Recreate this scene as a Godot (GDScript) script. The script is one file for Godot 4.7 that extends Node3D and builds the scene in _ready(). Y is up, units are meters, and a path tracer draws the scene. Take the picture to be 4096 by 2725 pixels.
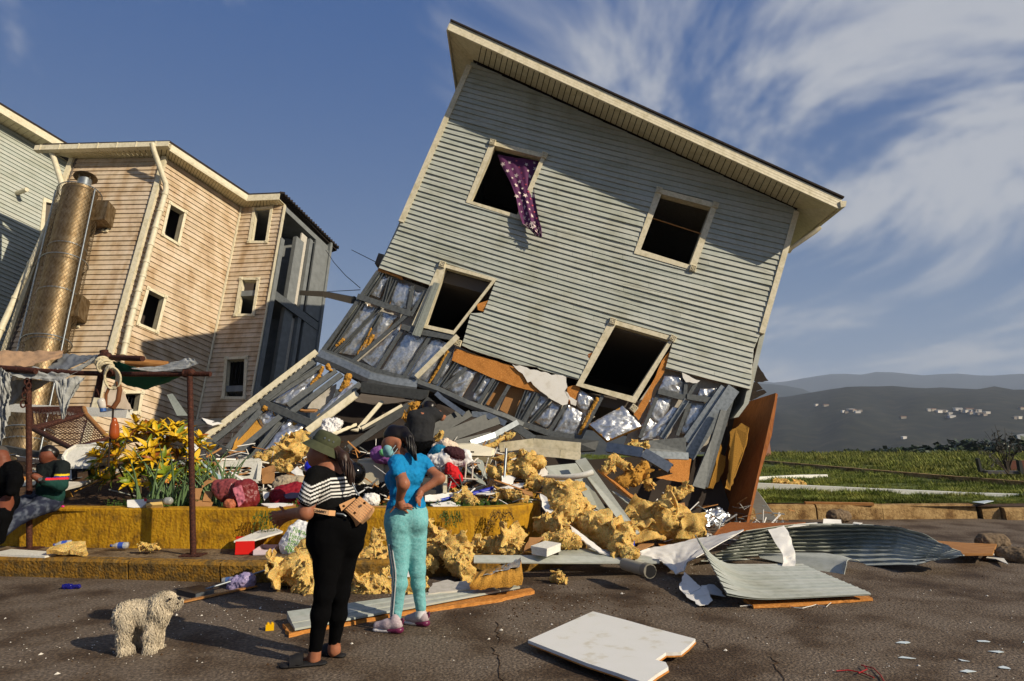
extends Node3D
# A collapsed housing block after an earthquake. Units are metres, y is up.
# Camera stands 1.6 m above the road at the origin and looks along -z.

var rng := RandomNumberGenerator.new()
var M := {}
var used := {}
var nz := FastNoiseLite.new()

func _ready():
	rng.seed = 77
	nz.seed = 5
	nz.frequency = 1.0
	nz.fractal_octaves = 3
	var cam := Camera3D.new()
	cam.name = "camera"
	cam.position = Vector3(0, 1.6, 0)
	cam.rotation.x = 0.13665
	cam.fov = 53.0344
	cam.near = 0.05
	cam.far = 9000.0
	add_child(cam)
	cam.current = true
	var env := Environment.new()
	env.background_mode = Environment.BG_SKY
	var sky := Sky.new()
	var pan := PanoramaSkyMaterial.new()
	pan.panorama = make_sky()
	sky.sky_material = pan
	env.sky = sky
	env.background_energy_multiplier = 0.74
	env.tonemap_mode = Environment.TONE_MAPPER_LINEAR
	env.tonemap_exposure = 1.16
	env.sdfgi_enabled = true
	env.ssao_enabled = true
	env.ssil_enabled = true
	env.fog_enabled = true
	env.fog_density = 0.0002
	env.fog_light_color = Color(0.72, 0.78, 0.86)
	var we := WorldEnvironment.new()
	we.name = "environment"
	we.environment = env
	add_child(we)
	var sun := DirectionalLight3D.new()
	sun.name = "sun"
	sun.light_energy = 1.6
	sun.light_color = Color(1.0, 0.94, 0.84)
	sun.light_angular_distance = 0.5
	sun.shadow_enabled = true
	add_child(sun)
	sun.look_at_from_position(Vector3(0.74, 0.5, 0.45), Vector3.ZERO)
	make_materials()
	build_setting()
	build_tilted_house()
	build_beige_house()
	build_debris()
	build_stand()
	build_people()
	build_plants()
	build_small()

func make_sky() -> ImageTexture:
	var w := 2048
	var h := 1024
	var im := Image.create(w, h, false, Image.FORMAT_RGBF)
	var a := FastNoiseLite.new()
	a.seed = 21; a.frequency = 1.0; a.fractal_octaves = 3; a.fractal_gain = 0.55
	var b := FastNoiseLite.new()
	b.seed = 9; b.frequency = 0.9; b.fractal_octaves = 2
	var c := FastNoiseLite.new()
	c.seed = 33; c.frequency = 1.0; c.fractal_octaves = 6; c.fractal_gain = 0.6
	for y in h:
		var el := (0.5 - (y + 0.5) / h) * PI
		var se := sin(el)
		var ce := cos(el)
		for x in w:
			var col: Vector3
			var az := (x + 0.5) / w * TAU
			if el < -0.02:
				col = Vector3(0.30, 0.32, 0.35)
			else:
				var up := clampf(se, 0.0, 1.0)
				var t := pow(1.0 - up, 3.2)
				col = Vector3(0.026, 0.105, 0.335).lerp(Vector3(0.31, 0.43, 0.58), t)
				# more vapour towards the right of the view
				var d := Vector3(sin(az) * ce, se, -cos(az) * ce)
				var q := d / (se + 0.35)
				var wx := b.get_noise_2d(q.x * 0.8, q.z * 0.8) * 0.3
				var wz := b.get_noise_2d(q.x * 0.8 + 40.0, q.z * 0.8 + 7.0) * 0.3
				var s := (q.x + wx) * 0.45 + (q.z + wz) * 0.89
				var u := (q.x + wx) * -0.89 + (q.z + wz) * 0.45
				var side := smoothstep(-0.42, 0.5, sin(az) + 0.12 * se)
				var cov := a.get_noise_2d(q.x * 0.9 + 3.0, q.z * 0.9) * 0.5 + 0.55 * side - 0.34
				var n := c.get_noise_2d(s * 1.2, u * 2.8) * 0.62 + c.get_noise_2d(s * 5.0 + 11.0, u * 11.0) * 0.34
				var k := smoothstep(-0.22, 0.62, n + cov * 1.25)
				k = pow(k, 1.3) * 0.85
				var thin := smoothstep(0.25, 0.02, se) * 0.35 * (0.5 + 0.5 * sin(az))
				col = col.lerp(Vector3(0.64, 0.655, 0.69), clampf(k + thin * 0.5, 0.0, 0.9))
			im.set_pixel(x, y, Color(col.x, col.y, col.z))
	return ImageTexture.create_from_image(im)

# ---------------------------------------------------------------- helpers
class MB:
	var v := PackedVector3Array()
	var n := PackedVector3Array()
	var c := PackedColorArray()
	var col := Color.WHITE
	var tint := false
	func vert(p: Vector3, q: Vector3):
		v.append(p); n.append(q)
		if tint: c.append(col)
	func tri(a: Vector3, b: Vector3, d: Vector3):
		var q := (b - a).cross(d - a)
		if q.length_squared() < 1e-16: return
		q = q.normalized()
		vert(a, q); vert(d, q); vert(b, q)
	func quad(a: Vector3, b: Vector3, d: Vector3, e: Vector3):
		tri(a, b, d); tri(a, d, e)
	func tri_n(a: Vector3, b: Vector3, d: Vector3, na: Vector3, nb: Vector3, nd: Vector3):
		vert(a, na); vert(d, nd); vert(b, nb)
	func hexa(p: Array):   # 0-3 base, 4-7 top, both counter-clockwise seen from the top
		quad(p[3], p[2], p[1], p[0]); quad(p[4], p[5], p[6], p[7])
		for i in 4:
			var j := (i + 1) % 4
			quad(p[i], p[j], p[4 + j], p[4 + i])
	func box(t: Transform3D, s: Vector3):
		var h := s * 0.5
		var p := []
		for q in [Vector3(-1, -1, 1), Vector3(1, -1, 1), Vector3(1, -1, -1), Vector3(-1, -1, -1), Vector3(-1, 1, 1), Vector3(1, 1, 1), Vector3(1, 1, -1), Vector3(-1, 1, -1)]:
			p.append(t * (q * h))
		hexa(p)
	func frame(a: Vector3, b: Vector3, up: Vector3) -> Basis:
		var z := (b - a).normalized()
		var x := up.cross(z)
		if x.length() < 0.01: x = Vector3(1, 0.01, 0.02).cross(z)
		x = x.normalized()
		return Basis(x, z.cross(x), z)
	func bar(a: Vector3, b: Vector3, w: float, h: float, up := Vector3.UP):
		box(Transform3D(frame(a, b, up), (a + b) * 0.5), Vector3(w, h, a.distance_to(b)))
	func channel(a: Vector3, b: Vector3, w: float, h: float, up: Vector3, t := 0.004):   # C section, open towards -up
		var f := frame(a, b, up)
		var l := a.distance_to(b)
		var m := (a + b) * 0.5
		box(Transform3D(f, m + f.y * (h * 0.5 - t * 0.5)), Vector3(w, t, l))
		for s in [-1.0, 1.0]:
			box(Transform3D(f, m + f.x * s * (w * 0.5 - t * 0.5) - f.y * t * 0.5), Vector3(t, h - t, l))
			box(Transform3D(f, m + f.x * s * (w * 0.5 - t - 0.006) - f.y * (h * 0.5 - t * 0.5)), Vector3(0.012, t, l))
	func tube(pts: Array, r, sides := 8, cap := true):
		var rings := []
		var f := Basis()
		for i in pts.size():
			var d: Vector3 = (pts[mini(i + 1, pts.size() - 1)] - pts[maxi(i - 1, 0)]).normalized()
			if i == 0:
				f = frame(Vector3.ZERO, d, Vector3(0.13, 0.9, 0.4))
			else:
				var x := (f.x - d * f.x.dot(d)).normalized()
				f = Basis(x, d.cross(x), d)
			var rr: float = r[i] if r is Array else r
			var ring := []
			for s in sides:
				var a := TAU * s / sides
				var q := f.x * cos(a) + f.y * sin(a)
				ring.append([pts[i] + q * rr, q])
			rings.append(ring)
		for i in rings.size() - 1:
			for s in sides:
				var t := (s + 1) % sides
				var a = rings[i][s]; var b = rings[i][t]; var d = rings[i + 1][t]; var e = rings[i + 1][s]
				tri_n(a[0], b[0], d[0], a[1], b[1], d[1])
				tri_n(a[0], d[0], e[0], a[1], d[1], e[1])
		if cap:
			for s in range(1, sides - 1):
				tri(rings[0][0][0], rings[0][s + 1][0], rings[0][s][0])
				var l: Array = rings[-1]
				tri(l[0][0], l[s][0], l[s + 1][0])
	func prism(pts: Array, off: Vector3, side := true):   # flat outline pts is the face away from off
		var nn := -off.normalized()
		var ax := nn.cross(Vector3(0.3, 0.9, 0.2)).normalized()
		var ay := nn.cross(ax)
		var p2 := PackedVector2Array()
		for p in pts: p2.append(Vector2(p.dot(ax), p.dot(ay)))
		var area := 0.0
		for i in p2.size(): area += p2[i].cross(p2[(i + 1) % p2.size()])
		var pp := pts.duplicate()
		if area < 0.0:
			pp.reverse(); p2.reverse()
		var ix := Geometry2D.triangulate_polygon(p2)
		for i in range(0, ix.size(), 3):
			var a: Vector3 = pp[ix[i]]; var b: Vector3 = pp[ix[i + 1]]; var d: Vector3 = pp[ix[i + 2]]
			if (b - a).cross(d - a).dot(nn) < 0.0:
				var e := b
				b = d; d = e
			tri(a, b, d)
			if side: tri(a + off, d + off, b + off)
		if side:
			for i in pp.size():
				var a: Vector3 = pp[i]; var b: Vector3 = pp[(i + 1) % pp.size()]
				quad(a, a + off, b + off, b)
	func grid(rows: Array, flip := false):   # smooth sheet
		var h := rows.size()
		var w: int = rows[0].size()
		var ns := []
		for i in h:
			var r := []
			for j in w:
				var du: Vector3 = rows[i][mini(j + 1, w - 1)] - rows[i][maxi(j - 1, 0)]
				var dv: Vector3 = rows[mini(i + 1, h - 1)][j] - rows[maxi(i - 1, 0)][j]
				var q := du.cross(dv).normalized()
				r.append(-q if flip else q)
			ns.append(r)
		for i in h - 1:
			for j in w - 1:
				var a: Vector3 = rows[i][j]; var b: Vector3 = rows[i][j + 1]; var d: Vector3 = rows[i + 1][j + 1]; var e: Vector3 = rows[i + 1][j]
				if flip:
					tri_n(a, e, d, ns[i][j], ns[i + 1][j], ns[i + 1][j + 1]); tri_n(a, d, b, ns[i][j], ns[i + 1][j + 1], ns[i][j + 1])
				else:
					tri_n(a, b, d, ns[i][j], ns[i][j + 1], ns[i + 1][j + 1]); tri_n(a, d, e, ns[i][j], ns[i + 1][j + 1], ns[i + 1][j])
	func thick(rows: Array, t: float):   # sheet with a second face t behind it and a rim
		var back := []
		var h := rows.size()
		var w: int = rows[0].size()
		for i in h:
			var r := []
			for j in w:
				var du: Vector3 = rows[i][mini(j + 1, w - 1)] - rows[i][maxi(j - 1, 0)]
				var dv: Vector3 = rows[mini(i + 1, h - 1)][j] - rows[maxi(i - 1, 0)][j]
				r.append(rows[i][j] - du.cross(dv).normalized() * t)
			back.append(r)
		grid(rows); grid(back, true)
		for i in h - 1:
			quad(rows[i][0], rows[i + 1][0], back[i + 1][0], back[i][0])
			quad(rows[i + 1][w - 1], rows[i][w - 1], back[i][w - 1], back[i + 1][w - 1])
		for j in w - 1:
			quad(rows[0][j + 1], rows[0][j], back[0][j], back[0][j + 1])
			quad(rows[h - 1][j], rows[h - 1][j + 1], back[h - 1][j + 1], back[h - 1][j])
	func lathe(prof: Array, t: Transform3D, sides := 16):   # [radius, height] pairs, upwards
		var rows := []
		for p in prof:
			var r := []
			for s in sides + 1:
				var a := TAU * s / sides
				r.append(t * Vector3(cos(a) * p[0], p[1], -sin(a) * p[0]))
			rows.append(r)
		grid(rows)
	func mesh() -> ArrayMesh:
		var m := ArrayMesh.new()
		if v.is_empty(): return m
		var a := []
		a.resize(Mesh.ARRAY_MAX)
		a[Mesh.ARRAY_VERTEX] = v
		a[Mesh.ARRAY_NORMAL] = n
		if tint: a[Mesh.ARRAY_COLOR] = c
		m.add_surface_from_arrays(Mesh.PRIMITIVE_TRIANGLES, a)
		return m

func numbered(called: String) -> String:
	var k: int = used.get(called, 0)
	used[called] = k + 1
	return called if k == 0 else "%s_%03d" % [called, k]

func put(mb, called: String, m: Material, parent: Node = null) -> MeshInstance3D:
	var o := MeshInstance3D.new()
	o.mesh = mb.mesh() if mb is MB else mb
	o.material_override = m
	if parent:
		o.name = called
		parent.add_child(o, true)
	else:
		o.name = numbered(called)
		add_child(o)
	return o

func tag(o: Node, label: String, category := "", group := "") -> Node:
	o.set_meta("label", label)
	if category: o.set_meta("category", category)
	if group: o.set_meta("group", group)
	return o

func thing(called: String, label: String, category: String, group := "") -> Node3D:
	var o := Node3D.new()
	o.name = numbered(called)
	add_child(o)
	tag(o, label, category, group)
	return o

func settle(o: Node3D):   # moves a thing's own origin to its base
	var lo := Vector3.INF
	var hi := -Vector3.INF
	for c in o.get_children():
		if c is MeshInstance3D and c.mesh.get_surface_count():
			var b: AABB = c.mesh.get_aabb()
			lo = lo.min(b.position + c.position); hi = hi.max(b.end + c.position)
	if lo.x > hi.x: return
	var p := Vector3((lo.x + hi.x) / 2, lo.y, (lo.z + hi.z) / 2)
	o.position = p
	for c in o.get_children():
		if c is Node3D: c.position -= p

func one(mb, called: String, m: Material, label: String, category: String, group := "") -> MeshInstance3D:
	var o := put(mb, called, m)
	tag(o, label, category, group)
	return o

func structure(mb, called: String, m: Material) -> MeshInstance3D:
	var o := put(mb, called, m)
	o.set_meta("kind", "structure")
	return o

func pv(a: Array) -> Array:
	var o := []
	for i in range(0, a.size(), 3): o.append(Vector3(a[i], a[i + 1], a[i + 2]))
	return o

func p2(a: Array) -> PackedVector2Array:
	var o := PackedVector2Array()
	for i in range(0, a.size(), 2): o.append(Vector2(a[i], a[i + 1]))
	return o

func ragged(pts: Array, amp: float, step: float, closed := true) -> Array:   # torn edges
	var o := []
	var n := pts.size() if closed else pts.size() - 1
	for i in n:
		var a: Vector3 = pts[i]
		var b: Vector3 = pts[(i + 1) % pts.size()]
		var c: Vector3 = pts[(i + 2) % pts.size()]
		var side := (c - b)
		side = (side - (b - a) * side.dot(b - a) / maxf((b - a).length_squared(), 1e-6)).normalized()
		var k := maxi(1, int(a.distance_to(b) / step))
		for j in k:
			var p := a.lerp(b, float(j) / k)
			if j > 0: p += side * rng.randf_range(-amp, amp)
			o.append(p)
	if not closed: o.append(pts[-1])
	return o

func quad_rows(q: Array, nu: int, nv: int, amp := 0.0, freq := 1.0, ridged := false, sd := 0.0) -> Array:
	# rows of points across a quad (four corners in turn), pushed in and out by noise
	var nn: Vector3 = (q[1] - q[0]).cross(q[3] - q[0]).normalized()
	var rows := []
	for i in nv + 1:
		var t := float(i) / nv
		var r := []
		for j in nu + 1:
			var s := float(j) / nu
			var p: Vector3 = q[0].lerp(q[1], s).lerp(q[3].lerp(q[2], s), t)
			var e := nz.get_noise_3d(p.x * freq + sd, p.y * freq, p.z * freq - sd)
			if ridged: e = 0.5 - absf(e) * 1.9 + 0.5 * nz.get_noise_3d(p.x * freq * 0.37 - sd, p.y * freq * 0.37, p.z * freq * 0.37)
			r.append(p + nn * e * amp)
		rows.append(r)
	return rows

func bez(a: Vector3, b: Vector3, c: Vector3, n := 8) -> Array:
	var o := []
	for i in n + 1:
		var t := float(i) / n
		o.append(a.lerp(b, t).lerp(b.lerp(c, t), t))
	return o

func blob(bones: Array, cell: float, k: float, amp := 0.0, freq := 8.0, paint := "", torn := false) -> MB:
	# smooth union of tapered capsules [a, b, radius a, radius b, (flat axis, factor)], meshed as surface nets
	var lo := Vector3.INF
	var hi := -Vector3.INF
	for b in bones:
		var r: float = maxf(b[2], b[3]) + k * 0.5 + cell * 2.0
		lo = lo.min(b[0] - Vector3.ONE * r).min(b[1] - Vector3.ONE * r)
		hi = hi.max(b[0] + Vector3.ONE * r).max(b[1] + Vector3.ONE * r)
	var nx := int((hi.x - lo.x) / cell) + 2
	var ny := int((hi.y - lo.y) / cell) + 2
	var nw := int((hi.z - lo.z) / cell) + 2
	var f := PackedFloat32Array()
	f.resize(nx * ny * nw)
	f.fill(1.0)
	for b in bones:
		var pa: Vector3 = b[0]
		var pb: Vector3 = b[1]
		var ra: float = b[2]
		var rb: float = b[3]
		var has_flat: bool = b.size() > 4
		var ax := Vector3.ZERO
		var fl := 1.0
		if has_flat:
			ax = b[4]; fl = b[5]
		var ba := pb - pa
		var il := 1.0 / maxf(ba.length_squared(), 1e-9)
		var r := maxf(ra, rb) + k + cell
		var a0 := ((pa.min(pb) - Vector3.ONE * r - lo) / cell).floor()
		var a1 := ((pa.max(pb) + Vector3.ONE * r - lo) / cell).ceil()
		var x0 := maxi(0, int(a0.x)); var x1 := mini(nx - 1, int(a1.x))
		var y0 := maxi(0, int(a0.y)); var y1 := mini(ny - 1, int(a1.y))
		var z0 := maxi(0, int(a0.z)); var z1 := mini(nw - 1, int(a1.z))
		for z in range(z0, z1 + 1):
			for y in range(y0, y1 + 1):
				var at := (z * ny + y) * nx
				for x in range(x0, x1 + 1):
					var p := lo + Vector3(x, y, z) * cell - pa
					var h := clampf(p.dot(ba) * il, 0.0, 1.0)
					var q := p - ba * h
					if has_flat: q += ax * (q.dot(ax) * (fl - 1.0))
					var d := q.length() - (ra + (rb - ra) * h)
					if d < k + cell:
						var o := f[at + x]
						var e := maxf(k - absf(o - d), 0.0)
						f[at + x] = minf(o, d) - e * e * 0.25 / k
	var ids := PackedInt32Array()
	ids.resize(nx * ny * nw)
	ids.fill(-1)
	var vs := PackedVector3Array()
	var st := [0, 1, nx, nx + 1, nx * ny, nx * ny + 1, nx * ny + nx, nx * ny + nx + 1]
	var edges := [[0, 1], [2, 3], [4, 5], [6, 7], [0, 2], [1, 3], [4, 6], [5, 7], [0, 4], [1, 5], [2, 6], [3, 7]]
	var cn := [Vector3(0, 0, 0), Vector3(1, 0, 0), Vector3(0, 1, 0), Vector3(1, 1, 0), Vector3(0, 0, 1), Vector3(1, 0, 1), Vector3(0, 1, 1), Vector3(1, 1, 1)]
	for z in nw - 1:
		for y in ny - 1:
			var at := (z * ny + y) * nx
			for x in nx - 1:
				var i := at + x
				var f0 := f[i]
				if absf(f0) > cell * 3.0: continue
				var m := 0
				for c in 8:
					if f[i + st[c]] < 0.0: m += 1
				if m == 0 or m == 8: continue
				var s := Vector3.ZERO
				var k2 := 0
				for e in edges:
					var va := f[i + st[e[0]]]
					var vb := f[i + st[e[1]]]
					if (va < 0.0) != (vb < 0.0):
						s += cn[e[0]].lerp(cn[e[1]], va / (va - vb)); k2 += 1
				ids[i] = vs.size()
				vs.append(lo + (Vector3(x, y, z) + s / k2) * cell)
	var tris := PackedInt32Array()
	var dx := 1
	var dy := nx
	var dz := nx * ny
	for z in range(1, nw - 1):
		for y in range(1, ny - 1):
			var at := (z * ny + y) * nx
			for x in range(1, nx - 1):
				var i := at + x
				if ids[i] < 0: continue
				var in0 := f[i] < 0.0
				for e in [[dx, dy, dz], [dy, dz, dx], [dz, dx, dy]]:
					if in0 != (f[i + e[0]] < 0.0):
						var a := ids[i]; var b := ids[i - e[1]]; var c := ids[i - e[1] - e[2]]; var d := ids[i - e[2]]
						if a < 0 or b < 0 or c < 0 or d < 0: continue
						if in0: tris.append_array([a, b, c, a, c, d])
						else: tris.append_array([a, c, b, a, d, c])
	if amp != 0.0:
		var nm := normals_of(vs, tris)
		for i in vs.size():
			var p := vs[i] * freq
			if torn:   # matted fibres: broad lumps, torn ridges, fine fuzz
				var w := Vector3(nz.get_noise_3d(p.x, p.y + 9.0, p.z), nz.get_noise_3d(p.x + 4.0, p.y, p.z), nz.get_noise_3d(p.x, p.y, p.z + 7.0))
				var q := p * 1.7 + w * 1.5
				var rg := 1.0 - 2.2 * absf(nz.get_noise_3d(q.x, q.y * 1.6, q.z))
				var h := vs[i] * 34.0
				var f2 := nz.get_noise_3d(h.x, h.y * 2.2, h.z)
				vs[i] += w * amp * Vector3(1.6, 1.0, 1.6) + nm[i] * (amp * 0.6 * (rg - 0.3) + 0.007 * f2)
			else:
				vs[i] += nm[i] * amp * (nz.get_noise_3d(p.x, p.y, p.z) + 0.5 * nz.get_noise_3d(p.x * 2.7, p.y * 2.7, p.z * 2.7))
	var ns := normals_of(vs, tris)
	var mb := MB.new()
	mb.tint = paint != ""
	var cols := PackedColorArray()
	if mb.tint:
		for p in vs: cols.append(paint_at(paint, p))
	for t in range(0, tris.size(), 3):
		for o in [0, 2, 1]:
			var q := tris[t + o]
			mb.v.append(vs[q]); mb.n.append(ns[q])
			if mb.tint: mb.c.append(cols[q])
	return mb

func normals_of(vs: PackedVector3Array, tris: PackedInt32Array) -> PackedVector3Array:
	var ns := PackedVector3Array()
	ns.resize(vs.size())
	for t in range(0, tris.size(), 3):
		var a := tris[t]; var b := tris[t + 1]; var c := tris[t + 2]
		var q := (vs[b] - vs[a]).cross(vs[c] - vs[a])
		ns[a] += q; ns[b] += q; ns[c] += q
	for i in ns.size(): ns[i] = ns[i].normalized()
	return ns

# ---------------------------------------------------------------- materials
func ntex(sd: int, size: int, freq: float, oct: int, stops: Array, kind := 0, warp := 0.0) -> ImageTexture:
	var g := FastNoiseLite.new()
	g.seed = sd
	g.frequency = freq
	g.fractal_octaves = oct
	g.fractal_gain = 0.55
	if kind == 1: g.noise_type = FastNoiseLite.TYPE_CELLULAR
	if kind == 2: g.fractal_type = FastNoiseLite.FRACTAL_RIDGED
	if warp > 0.0:
		g.domain_warp_enabled = true
		g.domain_warp_amplitude = warp
	var src := g.get_seamless_image(size, size)
	src.convert(Image.FORMAT_L8)
	var lut := []
	for i in 256:
		var t := i / 255.0
		var c: Color = stops[0][1]
		for k in stops.size() - 1:
			if t >= stops[k][0]:
				c = stops[k][1].lerp(stops[k + 1][1], clampf((t - stops[k][0]) / maxf(stops[k + 1][0] - stops[k][0], 1e-4), 0.0, 1.0))
		lut.append([int(c.r * 255), int(c.g * 255), int(c.b * 255)])
	var d := src.get_data()
	var o := PackedByteArray()
	o.resize(size * size * 3)
	for i in size * size:
		var l: Array = lut[d[i]]
		o[i * 3] = l[0]; o[i * 3 + 1] = l[1]; o[i * 3 + 2] = l[2]
	return ImageTexture.create_from_image(Image.create_from_data(size, size, false, Image.FORMAT_RGB8, o))

func bump(sd: int, size: int, freq: float, oct: int, strength: float, kind := 0) -> ImageTexture:
	var g := FastNoiseLite.new()
	g.seed = sd
	g.frequency = freq
	g.fractal_octaves = oct
	if kind == 1: g.noise_type = FastNoiseLite.TYPE_CELLULAR
	if kind == 2: g.fractal_type = FastNoiseLite.FRACTAL_RIDGED
	var im := g.get_seamless_image(size, size)
	im.convert(Image.FORMAT_RGBA8)
	im.bump_map_to_normal_map(strength)
	return ImageTexture.create_from_image(im)

func mat(col: Color, rough: float, metal := 0.0, tex: Texture2D = null, scale := Vector3.ONE, nrm: Texture2D = null, nscale := 1.0, world := true) -> StandardMaterial3D:
	var m := StandardMaterial3D.new()
	m.albedo_color = col
	m.roughness = rough
	m.metallic = metal
	m.metallic_specular = 0.4
	if tex or nrm:
		m.uv1_triplanar = true
		m.uv1_world_triplanar = world
		m.uv1_scale = scale
	if tex: m.albedo_texture = tex
	if nrm:
		m.normal_enabled = true
		m.normal_texture = nrm
		m.normal_scale = nscale
	return m

func layer(m: StandardMaterial3D, tex: Texture2D, scale: Vector3, world := true) -> StandardMaterial3D:   # a coarser pattern multiplied over the fine one
	m.detail_enabled = true
	m.detail_albedo = tex
	m.detail_blend_mode = BaseMaterial3D.BLEND_MODE_MUL
	m.detail_uv_layer = BaseMaterial3D.DETAIL_UV_2
	m.uv2_triplanar = true
	m.uv2_world_triplanar = world
	m.uv2_scale = scale
	return m

func C(r: int, g: int, b: int) -> Color:
	return Color8(r, g, b)

func make_materials():
	var grit := ntex(3, 512, 0.09, 4, [[0.0, C(72, 66, 60)], [0.4, C(104, 97, 89)], [0.6, C(117, 109, 100)], [0.8, C(138, 130, 120)], [1.0, C(182, 175, 165)]])
	var stain := ntex(11, 512, 0.012, 5, [[0.0, C(128, 108, 86)], [0.28, C(180, 164, 145)], [0.46, C(222, 214, 204)], [0.64, C(246, 243, 240)], [1.0, C(255, 255, 255)]], 0, 14.0)
	var gritn := bump(4, 512, 0.12, 3, 3.0)
	M.asphalt = layer(mat(C(238, 227, 213), 0.88, 0.0, grit, Vector3.ONE * 0.55, gritn, 0.8), stain, Vector3.ONE * 0.16)
	M.concrete = layer(mat(C(205, 192, 170), 0.92, 0.0, ntex(6, 512, 0.05, 5, [[0.0, C(88, 78, 66)], [0.4, C(140, 128, 110)], [0.7, C(165, 152, 132)], [1.0, C(205, 195, 175)]]), Vector3.ONE * 0.5, gritn, 0.6), stain, Vector3.ONE * 0.3)
	M.plinth = mat(C(165, 150, 130), 0.9, 0.0, ntex(61, 256, 0.03, 4, [[0.0, C(200, 190, 175)], [1.0, C(255, 250, 240)]]), Vector3.ONE * 0.4)
	var worn := ntex(17, 512, 0.022, 6, [[0.0, C(120, 96, 44)], [0.24, C(160, 126, 34)], [0.38, C(184, 144, 20)], [0.5, C(198, 156, 22)], [0.62, C(204, 162, 28)], [0.85, C(212, 172, 44)], [1.0, C(150, 132, 90)]], 0, 20.0)
	var drip := ntex(18, 512, 0.03, 4, [[0.0, C(190, 176, 150)], [0.3, C(232, 224, 206)], [0.45, C(252, 249, 242)], [1.0, C(255, 255, 255)]])
	M.yellow_wall = layer(mat(C(226, 216, 192), 0.85, 0.0, worn, Vector3.ONE * 0.35, gritn, 0.5), drip, Vector3(1.1, 0.16, 1.1))
	M.yellow_kerb = layer(mat(C(235, 215, 175), 0.9, 0.0, ntex(23, 512, 0.03, 6, [[0.0, C(74, 66, 50)], [0.38, C(110, 98, 68)], [0.5, C(146, 120, 54)], [0.66, C(168, 136, 52)], [0.8, C(132, 120, 94)], [1.0, C(156, 146, 124)]], 0, 25.0), Vector3.ONE * 0.42, gritn, 0.8), drip, Vector3(0.8, 0.4, 0.8))
	M.old_kerb = layer(mat(C(240, 226, 196), 0.92, 0.0, ntex(29, 512, 0.05, 5, [[0.0, C(110, 92, 66)], [0.4, C(170, 150, 116)], [0.75, C(192, 172, 136)], [1.0, C(208, 190, 158)]]), Vector3.ONE * 0.5, gritn, 0.9), stain, Vector3.ONE * 0.35)
	M.soil = mat(C(96, 76, 54), 0.95, 0.0, ntex(31, 256, 0.06, 5, [[0.0, C(120, 100, 80)], [1.0, C(255, 245, 225)]]), Vector3.ONE * 0.7, gritn, 1.0)
	M.turf = mat(C(255, 255, 255), 0.95, 0.0, ntex(37, 512, 0.05, 5, [[0.0, C(58, 62, 26)], [0.45, C(72, 84, 30)], [0.7, C(84, 96, 34)], [1.0, C(118, 106, 62)]]), Vector3.ONE * 0.2)
	M.hill_near = mat(C(225, 225, 230), 1.0, 0.0, ntex(41, 512, 0.02, 6, [[0.0, C(26, 31, 24)], [0.4, C(38, 42, 32)], [0.6, C(48, 50, 38)], [0.8, C(62, 60, 46)], [1.0, C(84, 78, 62)]], 0, 20.0), Vector3.ONE * 0.0035)  # ridge tones darkened to carry the cloud shadow over it
	M.hill_far = mat(C(50, 56, 54), 1.0, 0.0, ntex(43, 256, 0.03, 5, [[0.0, C(190, 190, 190)], [1.0, C(255, 255, 255)]]), Vector3.ONE * 0.001)
	# cladding
	var board := ntex(51, 512, 0.03, 5, [[0.0, C(214, 216, 208)], [0.45, C(242, 242, 238)], [1.0, C(255, 255, 255)]])
	var mildew := ntex(53, 512, 0.014, 6, [[0.0, C(222, 218, 206)], [0.3, C(241, 239, 232)], [0.5, C(253, 252, 250)], [1.0, C(255, 255, 255)]], 0, 12.0)
	M.siding = []
	for c in [C(181, 186, 180), C(185, 189, 183), C(177, 183, 177)]:
		M.siding.append(layer(mat(c, 0.5, 0.0, board, Vector3(0.5, 3.0, 0.5)), mildew, Vector3(0.14, 0.22, 0.14)))
	var grime := ntex(57, 512, 0.016, 6, [[0.0, C(168, 146, 118)], [0.26, C(208, 190, 166)], [0.46, C(242, 234, 223)], [0.62, C(253, 251, 248)], [1.0, C(255, 255, 255)]], 0, 8.0)
	M.beige = []
	for c in [C(212, 194, 172), C(208, 190, 166), C(216, 199, 178)]:
		M.beige.append(layer(mat(c, 0.55, 0.0, board, Vector3(0.4, 0.4, 0.4)), grime, Vector3(0.22, 0.1, 0.22)))
	M.trim = layer(mat(C(226, 217, 192), 0.5, 0.0, board, Vector3(0.8, 0.8, 0.8)), mildew, Vector3.ONE * 0.5)
	M.soffit = layer(mat(C(214, 204, 172), 0.55, 0.0, board, Vector3(0.8, 0.8, 0.8)), mildew, Vector3.ONE * 0.4)
	M.grey_trim = mat(C(150, 156, 150), 0.45, 0.0, board, Vector3.ONE)
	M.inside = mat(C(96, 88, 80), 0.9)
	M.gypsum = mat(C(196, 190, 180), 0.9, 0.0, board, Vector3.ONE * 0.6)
	M.dark_room = mat(C(60, 52, 46), 0.95)  # dark brown that puts shade into the sheets under the house
	M.grey_paint = mat(C(126, 130, 130), 0.6, 0.0, ntex(59, 256, 0.02, 5, [[0.0, C(200, 200, 198)], [1.0, C(255, 255, 255)]]), Vector3.ONE * 0.6)
	M.shingle = mat(C(58, 50, 44), 0.9, 0.0, ntex(60, 256, 0.08, 4, [[0.0, C(150, 150, 150)], [1.0, C(255, 240, 225)]]), Vector3.ONE * 0.8)
	# steel, foil, board and wool
	var scr := ntex(63, 256, 0.03, 5, [[0.0, C(176, 178, 178)], [0.5, C(226, 228, 228)], [1.0, C(255, 255, 255)]])
	M.steel = mat(C(106, 109, 109), 0.5, 0.3, scr, Vector3(1.5, 1.5, 1.5))
	M.steel_light = mat(C(150, 156, 160), 0.42, 0.7, scr, Vector3(1.5, 1.5, 1.5))
	M.steel_dark = mat(C(78, 79, 77), 0.55, 0.25, scr, Vector3(1.5, 1.5, 1.5))
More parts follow.
